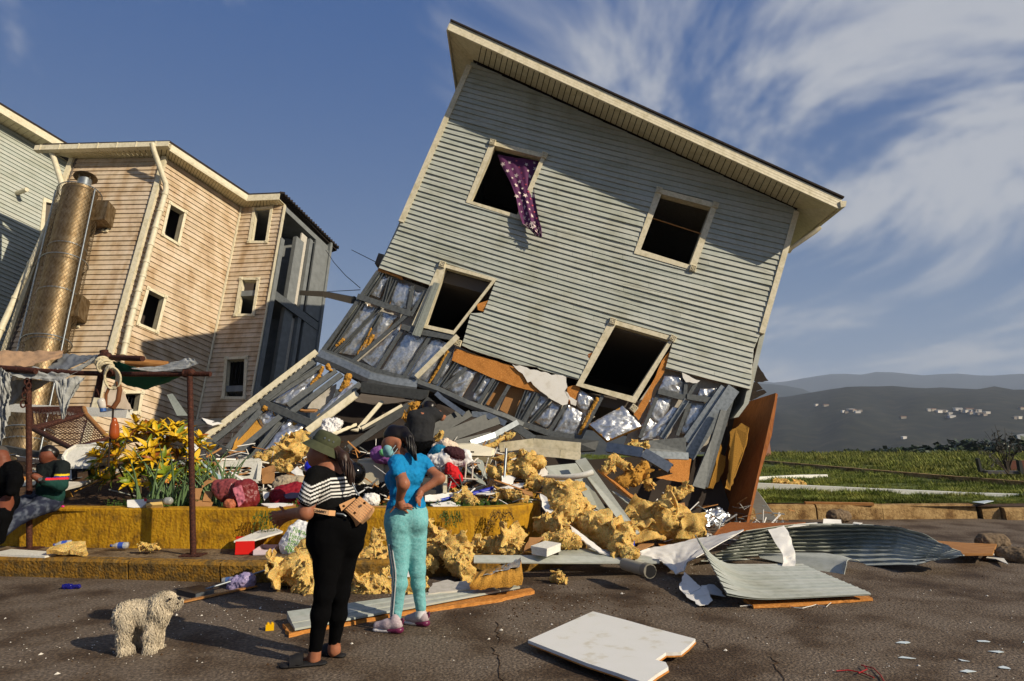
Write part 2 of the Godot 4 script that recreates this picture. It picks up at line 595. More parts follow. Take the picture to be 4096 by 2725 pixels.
	M.foil = mat(C(228, 228, 228), 0.36, 0.82, scr, Vector3.ONE * 2.0, bump(67, 512, 0.012, 3, 7.0, 2), 0.4)
	M.osb = layer(mat(C(255, 238, 214), 0.8, 0.0, ntex(71, 512, 0.05, 3, [[0.0, C(150, 100, 46)], [0.4, C(190, 134, 68)], [0.65, C(204, 150, 84)], [1.0, C(226, 184, 124)]], 1), Vector3(1.2, 2.6, 1.2)), mildew, Vector3.ONE * 0.6)
	M.ply = layer(mat(C(250, 230, 200), 0.75, 0.0, ntex(73, 512, 0.02, 4, [[0.0, C(112, 66, 28)], [0.5, C(148, 94, 44)], [1.0, C(178, 122, 68)]]), Vector3(3.0, 0.4, 3.0)), mildew, Vector3.ONE * 0.5)
	M.wood = mat(C(186, 138, 84), 0.8, 0.0, ntex(74, 256, 0.02, 4, [[0.0, C(170, 150, 120)], [1.0, C(255, 250, 240)]]), Vector3(0.6, 6.0, 6.0))
	M.wool = mat(C(248, 246, 240), 1.0, 0.0, ntex(75, 512, 0.05, 5, [[0.0, C(170, 134, 70)], [0.3, C(214, 178, 100)], [0.58, C(234, 202, 126)], [1.0, C(247, 228, 174)]]), Vector3(1.8, 3.2, 1.8), bump(76, 512, 0.06, 5, 12.0), 1.4)
	layer(M.wool, ntex(176, 256, 0.02, 5, [[0.0, C(188, 166, 134)], [0.3, C(226, 212, 188)], [0.46, C(250, 245, 236)], [1.0, C(255, 255, 255)]], 0, 15.0), Vector3.ONE * 0.9)
	M.wool_dark = mat(C(226, 206, 166), 1.0, 0.0, ntex(77, 512, 0.05, 5, [[0.0, C(158, 122, 62)], [0.5, C(206, 166, 88)], [1.0, C(230, 196, 120)]]), Vector3(2.2, 2.2, 2.2), bump(78, 512, 0.05, 5, 8.0), 1.0)
	M.wool.subsurf_scatter_enabled = true
	M.wool.subsurf_scatter_strength = 0.25
	M.paper = mat(C(230, 228, 222), 0.85, 0.0, ntex(79, 256, 0.03, 4, [[0.0, C(232, 229, 222)], [0.4, C(250, 249, 246)], [1.0, C(255, 255, 255)]]), Vector3.ONE * 0.6)
	M.card = mat(C(176, 128, 80), 0.9, 0.0, board, Vector3.ONE * 2.0)
	M.rust = mat(C(255, 235, 225), 0.8, 0.3, ntex(81, 256, 0.06, 5, [[0.0, C(42, 26, 22)], [0.5, C(66, 40, 32)], [0.75, C(92, 58, 44)], [1.0, C(160, 126, 106)]]), Vector3.ONE * 2.0)
	M.white = mat(C(232, 230, 222), 0.5, 0.0, board, Vector3.ONE * 1.5)
	M.black = mat(C(22, 21, 22), 0.85)
	M.glass_bits = mat(C(210, 222, 222), 0.08)
	M.stone = mat(C(140, 122, 98), 0.9, 0.0, ntex(83, 256, 0.04, 5, [[0.0, C(140, 130, 120)], [1.0, C(255, 255, 255)]]), Vector3.ONE * 2.0)

func sweep(mb: MB, path: Array, prof: Array):   # path of (x, z) points walked left to right, profile of (inward, height)
	var rows := []
	for i in path.size():
		var a: Vector2 = path[maxi(i - 1, 0)]
		var b: Vector2 = path[mini(i + 1, path.size() - 1)]
		var d := (b - a).normalized()
		var inw := Vector2(d.y, -d.x)
		var r := []
		for p in prof: r.append(Vector3(path[i].x + inw.x * p[0], p[1], path[i].y + inw.y * p[0]))
		rows.append(r)
	for i in rows.size() - 1:
		for j in prof.size() - 1:
			mb.quad(rows[i][j], rows[i + 1][j], rows[i + 1][j + 1], rows[i][j + 1])
	for e in [0, rows.size() - 1]:
		for j in range(1, prof.size() - 1):
			if e == 0: mb.tri(rows[e][0], rows[e][j], rows[e][j + 1])
			else: mb.tri(rows[e][0], rows[e][j + 1], rows[e][j])

func cut_path(path: Array, from: float, to: float) -> Array:
	var o := []
	var s := 0.0
	for i in path.size() - 1:
		var a: Vector2 = path[i]
		var b: Vector2 = path[i + 1]
		var l := a.distance_to(b)
		if s + l > from and s < to:
			if o.is_empty(): o.append(a.lerp(b, clampf((from - s) / l, 0, 1)))
			o.append(a.lerp(b, clampf((to - s) / l, 0, 1)))
		s += l
	return o

func smooth_path(p: Array, n := 4) -> Array:
	var o := []
	for i in p.size() - 1:
		for j in n:
			o.append(p[i].cubic_interpolate(p[i + 1], p[maxi(i - 1, 0)], p[mini(i + 2, p.size() - 1)], float(j) / n))
	o.append(p[-1])
	return o

func ridge(called: String, pts: Array, rb: float, rc: float, base: float, rough: float, m: Material, sd: float):
	# pts: azimuth (rad, clockwise from -z) and crest height
	var rows := []
	for i in 13:
		var t := i / 12.0
		var r := []
		for j in 181:
			var az := lerpf(-1.5, 1.7, j / 180.0)
			var k := 0
			while k < pts.size() - 2 and pts[k + 1].x < az: k += 1
			var crest := lerpf(pts[k].y, pts[k + 1].y, clampf((az - pts[k].x) / (pts[k + 1].x - pts[k].x), 0.0, 1.0))
			crest += nz.get_noise_2d(az * 60.0, sd) * rough * 0.25
			var rad := lerpf(rb, rc, t)
			var h := lerpf(base, crest, smoothstep(0.0, 1.0, t * 0.93 + 0.07) if i < 12 else 1.0)
			h += nz.get_noise_2d(az * 14.0 + sd, t * 2.2) * rough * sin(t * PI) * 1.6
			r.append(Vector3(sin(az) * rad, h, -cos(az) * rad))
		rows.append(r)
	var last := []
	for p in rows[-1]: last.append(Vector3(p.x * 1.2, base, p.z * 1.2))
	rows.append(last)
	var mb := MB.new()
	mb.grid(rows)
	structure(mb, called, m)

func build_setting():
	# far country: one sheet of terrain to the horizon, then three ridges
	var rows := []
	var radii := [1.0, 20.0, 34.0, 46.0, 58.0, 75.0, 110.0, 200.0, 400.0, 800.0, 1500.0, 3000.0, 4700.0]
	for r in radii:
		var line := []
		for j in 73:
			var az := TAU * j / 72.0
			var h := -0.03 - 22.0 * smoothstep(44.0, 190.0, r)
			if cos(az) < -0.2: h = -0.03 - 0.3 * smoothstep(44.0, 200.0, r)
			line.append(Vector3(sin(az) * r, h, -cos(az) * r))
		rows.append(line)
	var mb := MB.new()
	mb.grid(rows)
	structure(mb, "terrain", M.turf)
	ridge("hill", [Vector2(-1.5, 230), Vector2(-0.9, 200), Vector2(-0.3, 250), Vector2(0.3206,321.4),Vector2(0.3526,334.4),Vector2(0.3686,321.4),Vector2(0.3881,337.9),Vector2(0.4169,352.6),Vector2(0.4325,366.2),Vector2(0.4626,363.6),Vector2(0.4787,352.8),Vector2(0.4925,373.6),Vector2(0.5067,365.6),Vector2(0.5191,350.3),Vector2(0.5387,351.4),Vector2(0.5455,334.8),Vector2(0.5549,342.9),Vector2(0.5813,342.1),Vector2(0.6004,325.7),Vector2(0.6192,319.0),Vector2(0.6447,322.6), Vector2(1.0, 420), Vector2(1.3, 330), Vector2(1.7, 300)], 3400.0, 4600.0, -30.0, 25.0, M.hill_far, 3.0)
	ridge("hill", [Vector2(-1.5, 90), Vector2(-0.2, 120), Vector2(0.3208,194.9),Vector2(0.3508,182.0),Vector2(0.3768,175.6),Vector2(0.4005,160.2),Vector2(0.4157,141.0),Vector2(0.4396,105.3), Vector2(0.75, 60), Vector2(1.2, 130), Vector2(1.7, 80)], 1900.0, 2600.0, -25.0, 12.0, M.hill_far, 8.0)
	ridge("hill", [Vector2(-1.5, 40), Vector2(0.0, 60), Vector2(0.3193,52.1),Vector2(0.3676,64.3),Vector2(0.3924,66.7),Vector2(0.4156,70.6),Vector2(0.4465,78.5),Vector2(0.4836,78.6),Vector2(0.5120,76.0),Vector2(0.5330,73.6),Vector2(0.5668,73.6),Vector2(0.5929,69.6),Vector2(0.6180,70.5),Vector2(0.6431,65.9), Vector2(0.9, 95), Vector2(1.2, 70), Vector2(1.7, 60)], 420.0, 1300.0, -23.0, 6.0, M.hill_near, 15.0)
	# road
	mb = MB.new()
	mb.quad(Vector3(-40, 0, 30), Vector3(60, 0, 30), Vector3(60, 0, -13.6), Vector3(-40, 0, -13.6))
	mb.quad(Vector3(-40, 0, -13.6), Vector3(5.4, 0, -13.6), Vector3(5.4, 0, -40), Vector3(-40, 0, -40))
	structure(mb, "road", M.asphalt)
	for c in [[-0.159,0.004,-5.436,-0.088,0.004,-5.135,-0.09,0.004,-4.909,-0.052,0.004,-4.719,-0.017,0.004,-4.479], [1.513,0.004,-5.625,1.502,0.004,-5.515,1.491,0.004,-5.431], [1.88,0.004,-5.214,1.879,0.004,-5.084,1.827,0.004,-4.996,1.808,0.004,-4.828,1.77,0.004,-4.702], [-3.381,0.004,-7.325,-3.105,0.004,-7.637,-2.704,0.004,-7.703], [-0.142,0.004,-6.145,-0.118,0.004,-5.966,-0.123,0.004,-5.733,-0.105,0.004,-5.548]]:
		mb = MB.new()
		var q := ragged(pv(c), 0.02, 0.05, false)
		for i in q.size() - 1: mb.bar(q[i], q[i + 1] + (q[i + 1] - q[i]) * 0.1, rng.randf_range(0.002, 0.005), 0.004)
		structure(mb, "road_crack", M.soil)
	# walkway kerb, its stones, the walkway and the planter bed
	var kp := smooth_path([Vector2(-14, -8.9), Vector2(-5.8, -8.03), Vector2(-2.55, -7.7), Vector2(-0.43, -8.12), Vector2(0.45, -8.45), Vector2(0.95, -9.1), Vector2(1.05, -10.2), Vector2(1.05, -12.0)], 5)
	var kn := Node3D.new()
	kn.name = numbered("kerb"); add_child(kn)
	kn.set_meta("kind", "structure")
	for s in [[0.0, 1.9], [1.91, 3.8], [3.82, 5.7], [5.71, 8.0], [8.02, 9.78], [9.8, 10.86], [10.88, 12.86], [12.88, 14.0], [14.02, 15.3], [15.32, 18.2]]:
		mb = MB.new()
		sweep(mb, cut_path(kp, s[0], s[1]), [[0.03, 0.0], [0.0, 0.18 + rng.randf_range(-0.006, 0.006)], [0.025, 0.212], [0.16, 0.214], [0.16, 0.0]])
		put(mb, "kerb_stone", M.yellow_kerb, kn)
	mb = MB.new()
	sweep(mb, kp, [[0.165, 0.0], [0.165, 0.207], [2.0, 0.207]])
	structure(mb, "walkway", M.concrete)
	var wp := smooth_path([Vector2(-14, -9.75), Vector2(-6.4, -8.85), Vector2(-3.9, -8.66), Vector2(-1.3, -8.62), Vector2(-0.45, -8.72), Vector2(0.1, -9.0), Vector2(0.36, -9.5), Vector2(0.42, -10.2), Vector2(0.42, -12.5)], 5)
	mb = MB.new()
	sweep(mb, wp, [[0.0, 0.15], [0.015, 0.67], [0.03, 0.69], [0.2, 0.695], [0.22, 0.6]])
	one(mb, "planter_wall", M.yellow_wall, "long weathered yellow retaining wall with rounded end around the rubble bed", "wall")
	rows = []
	for i in 40:
		var r := []
		for j in 60:
			var x := lerpf(-14.0, 0.38, j / 59.0)
			var z := lerpf(-8.75 if x > -6.0 else -9.0, -30.0, pow(i / 39.0, 1.4))
			if x < -6.0: z -= (-6.0 - x) * 0.11
			if x > -0.5: z = minf(z, -8.85 - (x + 0.5) * 0.8)
			var y := 0.64 + nz.get_noise_2d(x * 1.5, z * 1.5) * 0.05
			y += 0.5 * smoothstep(-9.8, -12.6, z) * (1.0 - smoothstep(-13.0, -15.0, z)) * (1.0 - smoothstep(-0.9, 0.3, x))
			r.append(Vector3(x, y, z))
		rows.append(r)
	mb = MB.new()
	mb.grid(rows)
	structure(mb, "planting_bed", M.soil)
	# right side: broken kerb, dirt strip, lawn, low path wall
	kn = Node3D.new()
	kn.name = numbered("kerb"); add_child(kn)
	kn.set_meta("kind", "structure")
	for s in [[4.3, -13.25, 5.79, -13.3, 0.0], [5.82, -13.3, 7.05, -13.28, 0.005], [7.06, -13.28, 8.93, -13.42, 0.0], [9.0, -13.36, 9.3, -13.3, -0.05], [9.33, -13.2, 11.6, -13.05, -0.045], [11.62, -13.05, 14.0, -12.9, -0.04], [14.02, -12.9, 18.0, -12.6, -0.04]]:
		mb = MB.new()
		sweep(mb, [Vector2(s[0], s[1]), Vector2(lerpf(s[0], s[2], 0.5), lerpf(s[1], s[3], 0.5) + rng.randf_range(-0.02, 0.02)), Vector2(s[2], s[3])], [[0.0, -0.02], [0.03, 0.2 + s[4]], [0.07, 0.26 + s[4]], [0.22, 0.27 + s[4]], [0.22, 0.0]])
		put(mb, "kerb_stone", M.old_kerb, kn)
	mb = MB.new()
	mb.quad(Vector3(4.2, 0.235, -13.42), Vector3(40, 0.235, -12.9), Vector3(40, 0.235, -14.3), Vector3(4.2, 0.235, -14.0))
	structure(mb, "dirt_strip", M.soil)
	rows = []
	for i in 30:
		var r := []
		for j in 40:
			var x := lerpf(4.2, 75.0, pow(j / 39.0, 1.5))
			var z := lerpf(-13.8, -47.0, i / 29.0)
			r.append(Vector3(x, lawn_y(x, z), z))
		rows.append(r)
	mb = MB.new()
	mb.grid(rows)
	structure(mb, "lawn", M.turf)
	mb = MB.new()
	sweep(mb, smooth_path([Vector2(11.6, -36.0), Vector2(12.0, -30.0), Vector2(12.7, -22.0), Vector2(13.4, -17.5), Vector2(13.8, -15.0)].map(func(p): return p), 3), [[0.0, 0.0], [0.0, 0.4], [-0.16, 0.4], [-0.16, 0.0]])
	one(mb, "path_wall", M.old_kerb, "low concrete edging running through the lawn towards the far trees", "edging")

func lawn_y(x: float, z: float) -> float:
	var y := 0.245 + nz.get_noise_2d(x * 0.3, z * 0.3) * 0.05
	var edge := 12.9 + (z + 22.0) * -0.06
	y += 0.1 * smoothstep(edge, edge + 1.5, x)
	return y

# ---------------------------------------------------------------- the tilted house
# its own axes: x across the cladding, y up the leaning wall, z out of the wall
var CO := [5.160456,-0.307088,0.004997,-0.107949,-0.000803,0.000167,0.000001]

func course_y(u: float, k: float) -> float:
	return CO[0] + CO[1] * u + CO[2] * u * u + k * (CO[3] + CO[4] * u + k * (CO[5] + CO[6] * u))

func facing(q: Array) -> Array:   # corners in the order that faces +z
	if (q[1] - q[0]).cross(q[2] - q[0]).z < 0.0:
		return [q[0], q[3], q[2], q[1]]
	return q

func stud(root: Node, a: Vector3, b: Vector3, w := 0.09, m: Material = null, called := "stud", h := 0.05) -> MeshInstance3D:
	var mb := MB.new()
	mb.channel(a, b, w, h, Vector3(0, 0, -1 if called == "stud" and fposmod(a.x * 7.3, 1.0) < 0.45 else 1), 0.004)
	return put(mb, called, m if m else M.steel, root)

func batt(root: Node, pts: Array, th := 0.07, sd := 0.0, amp := 0.022, nu := 14, nv := 16, called := "foil_batt"):
	var q := facing(pts)
	var rows := quad_rows(q, nu, nv, amp, 4.0, true, sd)
	var nn: Vector3 = (q[1] - q[0]).cross(q[3] - q[0]).normalized()
	for i in rows.size():
		for j in rows[0].size():
			var s := float(j) / nu
			var t := float(i) / nv
			rows[i][j] += nn * (pow(sin(PI * s), 0.5) * pow(sin(PI * t), 0.5) * 0.04 - 0.02)
	var mb := MB.new()
	mb.grid(rows)
	var o := put(mb, called, M.foil, root)
	mb = MB.new()
	var p := []
	for c in [3, 2, 1, 0]: p.append(q[c] - nn * th)
	for c in [3, 2, 1, 0]: p.append(q[c] - nn * 0.022)
	mb.hexa([q[0] - nn * th, q[1] - nn * th, q[2] - nn * th, q[3] - nn * th, q[0] - nn * 0.03, q[1] - nn * 0.03, q[2] - nn * 0.03, q[3] - nn * 0.03])
	put(mb, "glass_wool", M.wool_dark, o)

func panel(root: Node, pts: Array, th: float, m: Material, called: String, rag := 0.0, dir := Vector3(0, 0, -1)) -> MeshInstance3D:
	var mb := MB.new()
	mb.prism(ragged(pts, rag, 0.07) if rag > 0.0 else pts, dir * th)
	return put(mb, called, m, root)

func trim_bar(mb: MB, a: Vector2, b: Vector2, w: float, z0: float, z1: float):
	var d := (b - a).normalized()
	var n := Vector2(-d.y, d.x) * w * 0.5
	var p := [a - n, b - n, b + n, a + n]
	var q := []
	for z in [z0, z1]:
		for c in p: q.append(Vector3(c.x, c.y, z))
	var bev := 0.008
	for i in range(4, 8):
		var c: Vector3 = q[i]
		var m: Vector3 = (q[4] + q[5] + q[6] + q[7]) / 4.0
		q[i] = c + (m - c).normalized() * bev
	mb.hexa(q)

func corner_block(root: Node, at: Vector2, turn: float, s: float, z: float):
	var mb := MB.new()
	var t := Transform3D(Basis(Vector3(0, 0, 1), turn), Vector3(at.x, at.y, z))
	mb.box(t, Vector3(s, s, 0.04))
	for r in [[0.78, 0.026], [0.34, 0.036]]:
		var h: float = s * r[0] * 0.5
		for i in 4:
			var a := Vector3(-h, -h, r[1]).rotated(Vector3(0, 0, 1), i * PI / 2)
			var b := Vector3(h, -h, r[1]).rotated(Vector3(0, 0, 1), i * PI / 2)
			mb.bar(t * a, t * b, s * 0.07, 0.02, t.basis.z)
	mb.box(t * Transform3D(Basis(Vector3(0, 0, 1), PI / 4), Vector3(0, 0, 0.026)), Vector3(s * 0.2, s * 0.2, 0.02))
	put(mb, "corner_block", M.trim, root)

func window_unit(root: Node, outer: Array, inner: Array, blocks: Array, z := 0.045):
	# outer and inner: TL, TR, BR, BL in the wall plane
	var o := p2(outer)
	var n := p2(inner)
	var mb := MB.new()
	for i in 4:   # reveal, 0.16 deep
		var a := n[i]
		var b := n[(i + 1) % 4]
		var c := o[(i + 1) % 4].lerp(b, 0.5)
		var d := o[i].lerp(a, 0.5)
		mb.hexa([Vector3(a.x, a.y, -0.16), Vector3(b.x, b.y, -0.16), Vector3(c.x, c.y, -0.16), Vector3(d.x, d.y, -0.16), Vector3(a.x, a.y, z - 0.01), Vector3(b.x, b.y, z - 0.01), Vector3(c.x, c.y, z - 0.01), Vector3(d.x, d.y, z - 0.01)])
	var w := put(mb, "window", M.trim, root)
	for i in 4:
		var j := (i + 1) % 4
		mb = MB.new()
		var p := [o[i], n[i], n[j], o[j]]
		var q := []
		for zz in [0.0, z]:
			for c in p: q.append(Vector3(c.x, c.y, zz))
		mb.hexa(q)
		put(mb, "trim_board", M.trim, w)
	for b in blocks:
		var c := o[b].lerp(n[b], 0.42)
		var d := o[(b + 1) % 4] - o[b]
		corner_block(w, c, atan2(d.y, d.x), 0.125, z + 0.01)

func build_tilted_house():
	var root := thing("tilted_house", "grey-green clapboard house tilted on its side over a crushed ground floor", "house")
	root.position = Vector3(0, 0, -13)
	root.rotation.x = -0.05236
	# --- cladding boards, cut by the windows and the torn outline
	var outline := p2([-0.855,9.406,5.731,6.114,4.843,3.552,4.69,3.23,4.581,2.459,2.961,2.862,3.123,3.368,3.1,3.517,1.92,3.856,1.899,3.811,1.659,3.156,1.509,2.974,1.276,2.643,0.526,2.847,0.483,2.886,0.005,2.955,-0.232,3.053,-0.46,3.112,-0.718,3.19,-0.972,3.314,-0.809,3.952,-0.559,3.967,-0.468,4.209,-0.312,4.648,-0.436,4.699,-1.358,4.988,-1.456,4.89,-1.612,4.52,-2.643,4.879,-2.216,5.858])
	var holes := [p2([-0.376,7.546,0.657,7.275,0.131,5.964,-0.881,6.29]), p2([3.009,6.533,4.118,6.199,3.598,4.885,2.496,5.227])]
	var seams := [0.9, 2.7, 1.6, 3.3, 0.5, 2.2, 3.9, 1.2]
	for k in range(-37, 24):
		var parts := []
		var cuts: Array = [-4.0, seams[absi(k * 3 + 5) % 8] + (2.4 if k < -18 else 0.0), 8.0]
		for ci in 2:
			var strip := PackedVector2Array()
			var u0: float = cuts[ci] + (0.003 if ci else 0.0)
			var u1: float = cuts[ci + 1]
			for i in 25:
				var u := lerpf(u0, u1, i / 24.0)
				strip.append(Vector2(u, course_y(u, k)))
			for i in 25:
				var u := lerpf(u1, u0, i / 24.0)
				strip.append(Vector2(u, course_y(u, k + 1.0) + 0.0015))
			parts.append(strip)
		for strip in parts:
			var got: Array = Geometry2D.intersect_polygons(strip, outline)
			for h in holes:
				var next := []
				for g in got: next.append_array(Geometry2D.clip_polygons(g, h))
				got = next
			for g in got:
				if Geometry2D.is_polygon_clockwise(g): g.reverse()
				if g.size() < 3: continue
				var pts := []
				var back := []
				for p in g:
					var top := course_y(p.x, k)
					var t := clampf((top - p.y) / (top - course_y(p.x, k + 1.0)), 0.0, 1.0)
					var z := 0.012 + 0.026 * t + nz.get_noise_2d(p.x * 0.9, k * 0.35) * 0.016
					pts.append(Vector3(p.x, p.y, z))
					back.append(Vector3(p.x, p.y, 0.0))
				var mb := MB.new()
				var ix := Geometry2D.triangulate_polygon(g)
				for i in range(0, ix.size(), 3):
					var a: Vector3 = pts[ix[i]]; var b: Vector3 = pts[ix[i + 1]]; var c: Vector3 = pts[ix[i + 2]]
					if (b - a).cross(c - a).z > 0.0: mb.tri(a, b, c)
					else: mb.tri(a, c, b)
				for i in pts.size():
					var j := (i + 1) % pts.size()
					mb.quad(pts[i], back[i], back[j], pts[j])
				put(mb, "siding_board", M.siding[absi(k * 7 + int(g[0].x * 3.0)) % 3], root)
	# sheathing behind the boards
	var mbs := MB.new()
	var sheath: Array = [outline]
	for h in holes:
		var next := []
		for g in sheath: next.append_array(Geometry2D.clip_polygons(g, h))
		sheath = next
	var keep := []
	for g in sheath:
		if not Geometry2D.is_polygon_clockwise(g): keep.append(g)
	# the outline with holes is split into left and right halves so that it can be triangulated
	for half in [[-5.0, 0.42], [0.42, 3.2], [3.2, 9.0]]:
		var slab := PackedVector2Array([Vector2(half[0], -1), Vector2(half[1], -1), Vector2(half[1], 12), Vector2(half[0], 12)])
		var got: Array = Geometry2D.intersect_polygons(outline, slab)
		for h in holes:
			var next := []
			for g in got: next.append_array(Geometry2D.clip_polygons(g, h))
			got = next
		for g in got:
			if Geometry2D.is_polygon_clockwise(g): continue
			var pts := []
			for p in g: pts.append(Vector3(p.x, p.y, -0.004))
			mbs.prism(pts, Vector3(0, 0, -0.03))
	put(mbs, "sheathing", M.osb, root)
	# --- body behind: side walls, back wall, floors
	var tl := Vector3(-0.84, 9.4, -0.04)
	var tr := Vector3(5.72, 6.1, -0.04)
	var br := Vector3(4.55, 2.2, -0.04)
	var bl := Vector3(-2.75, 4.7, -0.04)
	var bll := pv([-3.739,3.235,-0.04])[0] as Vector3
	var brr := pv([4.336,1.935,-0.04])[0] as Vector3
	var back := Vector3(0, 0, -6.5)
	for w in [[tl, bl, "side_wall"], [bl, bll, "side_wall"], [tr, br, "side_wall"], [br, brr, "side_wall"]]:
		var mb := MB.new()
		mb.prism([w[0], w[1], w[1] + back, w[0] + back], Vector3(0.1, 0.02, 0) * (1.0 if w[0].x < 1.0 else -1.0))
		put(mb, w[2], M.siding[0], root)
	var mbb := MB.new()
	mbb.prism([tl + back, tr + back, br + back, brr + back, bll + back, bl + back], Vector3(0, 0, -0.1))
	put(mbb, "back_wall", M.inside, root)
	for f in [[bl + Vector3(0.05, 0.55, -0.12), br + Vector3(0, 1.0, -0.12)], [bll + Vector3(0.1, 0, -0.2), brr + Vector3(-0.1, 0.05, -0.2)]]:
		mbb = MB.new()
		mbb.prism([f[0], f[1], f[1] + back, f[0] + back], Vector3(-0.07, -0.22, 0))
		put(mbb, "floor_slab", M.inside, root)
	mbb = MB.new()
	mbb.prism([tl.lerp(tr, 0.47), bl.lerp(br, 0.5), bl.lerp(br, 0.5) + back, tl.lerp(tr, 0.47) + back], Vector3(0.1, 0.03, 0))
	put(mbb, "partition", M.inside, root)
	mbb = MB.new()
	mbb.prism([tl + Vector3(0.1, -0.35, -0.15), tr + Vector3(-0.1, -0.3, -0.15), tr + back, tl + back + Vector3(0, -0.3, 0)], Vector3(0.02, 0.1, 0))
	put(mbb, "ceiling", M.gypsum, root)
	# --- corner trims
	for t in [[-0.892,9.32,-2.232,5.831], [5.745,6.071,4.862,3.549]]:
		var mb := MB.new()
		var q := p2(t)
		trim_bar(mb, q[0], q[1], 0.11, -0.1, 0.055)
		put(mb, "corner_trim", M.trim, root)
	# --- eaves: fascia, soffit boards, roof
	var ft := pv([-1.214,9.753,0.86,6.264,5.989,0.86])
	var fb := pv([-1.284,9.557,0.86,6.183,5.776,0.86])
	var d: Vector3 = (fb[1] - fb[0])
	var dn: Vector3 = (ft[0] - fb[0])
	for i in 4:
		var mb := MB.new()
		var a: Vector3 = fb[0] + dn * (i * 0.25)
		var b: Vector3 = fb[1] + (ft[1] - fb[1]) * (i * 0.25)
		var e := dn * 0.24
		var zf := Vector3(0, 0, 0.012 * (3 - i) * 0.6)
		mb.hexa([a + Vector3(0, 0, -0.03), b + Vector3(0, 0, -0.03), b + e + Vector3(0, 0, -0.03), a + e + Vector3(0, 0, -0.03), a + zf, b + zf, b + e + zf - Vector3(0, 0, 0.006), a + e + zf - Vector3(0, 0, 0.006)])
		put(mb, "fascia_board", M.trim, root)
	var s0: Vector3 = fb[0] + Vector3(0.02, 0.03, -0.03)
	var s1: Vector3 = fb[1] + Vector3(-0.02, 0.03, -0.03)
	var w0: Vector3 = pv([-0.823,9.453,0.03])[0]
	var w1: Vector3 = pv([5.783,6.117,0.03])[0]
	var ns := 60
	for i in ns:
		var t0 := (i + 0.08) / ns
		var t1 := (i + 0.92) / ns
		var mb := MB.new()
		# boards run out from the wall at right angles, mitred into the corners
		var a := w0.lerp(w1, t0); var b := w0.lerp(w1, t1)
		var c := s0.lerp(s1, lerpf(0.075, 0.925, t1)); var e := s0.lerp(s1, lerpf(0.075, 0.925, t0))
		if i == 0: e = s0
		if i == ns - 1: c = s1
		mb.hexa([a, b, c, e, a + Vector3(0, 0.015, 0), b + Vector3(0, 0.015, 0), c + Vector3(0, 0.015, 0), e + Vector3(0, 0.015, 0)])
		put(mb, "soffit_board", M.soffit, root)
	for sd in [[s0, w0], [s1, w1]]:
		for i in 36:
			var z0 := -0.19 * i
			var mb := MB.new()
			var a: Vector3 = sd[1] + Vector3(0, 0, z0 - 0.04); var b: Vector3 = sd[1] + Vector3(0, 0, z0 - 0.22)
			var c: Vector3 = sd[0] + Vector3(0, 0, z0 - 0.22); var e: Vector3 = sd[0] + Vector3(0, 0, z0 - 0.04)
			if i == 0: e = sd[0]; a = sd[1]
			mb.hexa([a, b, c, e, a + Vector3(0, 0.015, 0), b + Vector3(0, 0.015, 0), c + Vector3(0, 0.015, 0), e + Vector3(0, 0.015, 0)])
			put(mb, "soffit_board", M.soffit, root)
	var mbr := MB.new()
	var over := Vector3(0.05, 0.03, 0.03)
	mbr.prism([ft[0] + Vector3(-0.02, 0.005, 0.03), ft[1] + Vector3(0.02, 0.005, 0.03), ft[1] + Vector3(0.02, 0.005, -8.0), ft[0] + Vector3(-0.02, 0.005, -8.0)], Vector3(0.012, 0.03, 0))
	put(mbr, "roof", M.shingle, root)
	mbr = MB.new()
	mbr.prism([fb[0], ft[0], ft[0] + Vector3(0, 0, -7.6), fb[0] + Vector3(0, 0, -7.6)], Vector3(-0.025, 0, 0))
	put(mbr, "fascia_board", M.trim, root)
	# gutter and downpipe on the low side
	var gl := MB.new()
	var gp: Vector3 = fb[1] + Vector3(0.045, 0.05, 0.0)
	gl.hexa([gp + Vector3(-0.03, -0.03, -7.6), gp + Vector3(-0.03, -0.03, 0.05), gp + Vector3(0.06, -0.01, 0.05), gp + Vector3(0.06, -0.01, -7.6), gp + Vector3(-0.03, 0.1, -7.6), gp + Vector3(-0.03, 0.1, 0.05), gp + Vector3(0.09, 0.1, 0.05), gp + Vector3(0.09, 0.1, -7.6)])
	var g1 := put(gl, "gutter", M.trim, root)
	gl = MB.new()
	var dp := pv([6.151,5.698,0.1,6.051,5.611,0.1,5.626,5.331,-0.1,5.616,5.291,-0.2])
	gl.tube(dp, 0.045, 10)
	put(gl, "downpipe", M.trim, g1)
	# --- windows
	window_unit(root, [-0.435,7.597,0.71,7.301,0.172,5.884,-0.937,6.255], [-0.352,7.489,0.595,7.228,0.1,5.988,-0.834,6.284], [0, 1])
	window_unit(root, [2.942,6.567,4.165,6.219,3.623,4.814,2.427,5.177], [3.03,6.432,4.021,6.15,3.528,4.937,2.567,5.254], [0, 1, 2])
	window_unit(root, [-1.435,4.991,-0.298,4.65,-1.138,3.526,-1.957,3.716], [-1.313,4.879,-0.392,4.614,-1.139,3.605,-1.677,3.724], [0])
	window_unit(root, [1.92,3.841,3.171,3.473,2.353,2.189,1.227,2.531], [2.025,3.72,3.054,3.416,2.315,2.323,1.368,2.568], [0, 1])
	# wooden rod left across the right upper opening
	var mb2 := MB.new()
	mb2.tube(pv([2.821,5.96,-0.05,3.819,5.616,-0.05]), 0.012, 6)
	put(mb2, "curtain_rod", M.wood, root)
	# loose grey facing strip over the lower left window and leaning trim
	mb2 = MB.new()
	for i in 4:
		var a := pv([-1.519,4.551,0.1,-1.919,3.506,0.1])
		var b := pv([-1.44,4.541,0.1,-1.789,3.477,0.1])
		var t0 := i / 4.0
		mb2.bar(a[0].lerp(b[0], t0 + 0.1), a[1].lerp(b[1], t0 + 0.1), 0.06, 0.02 + 0.015 * (i % 2), Vector3(0, 0, 1))
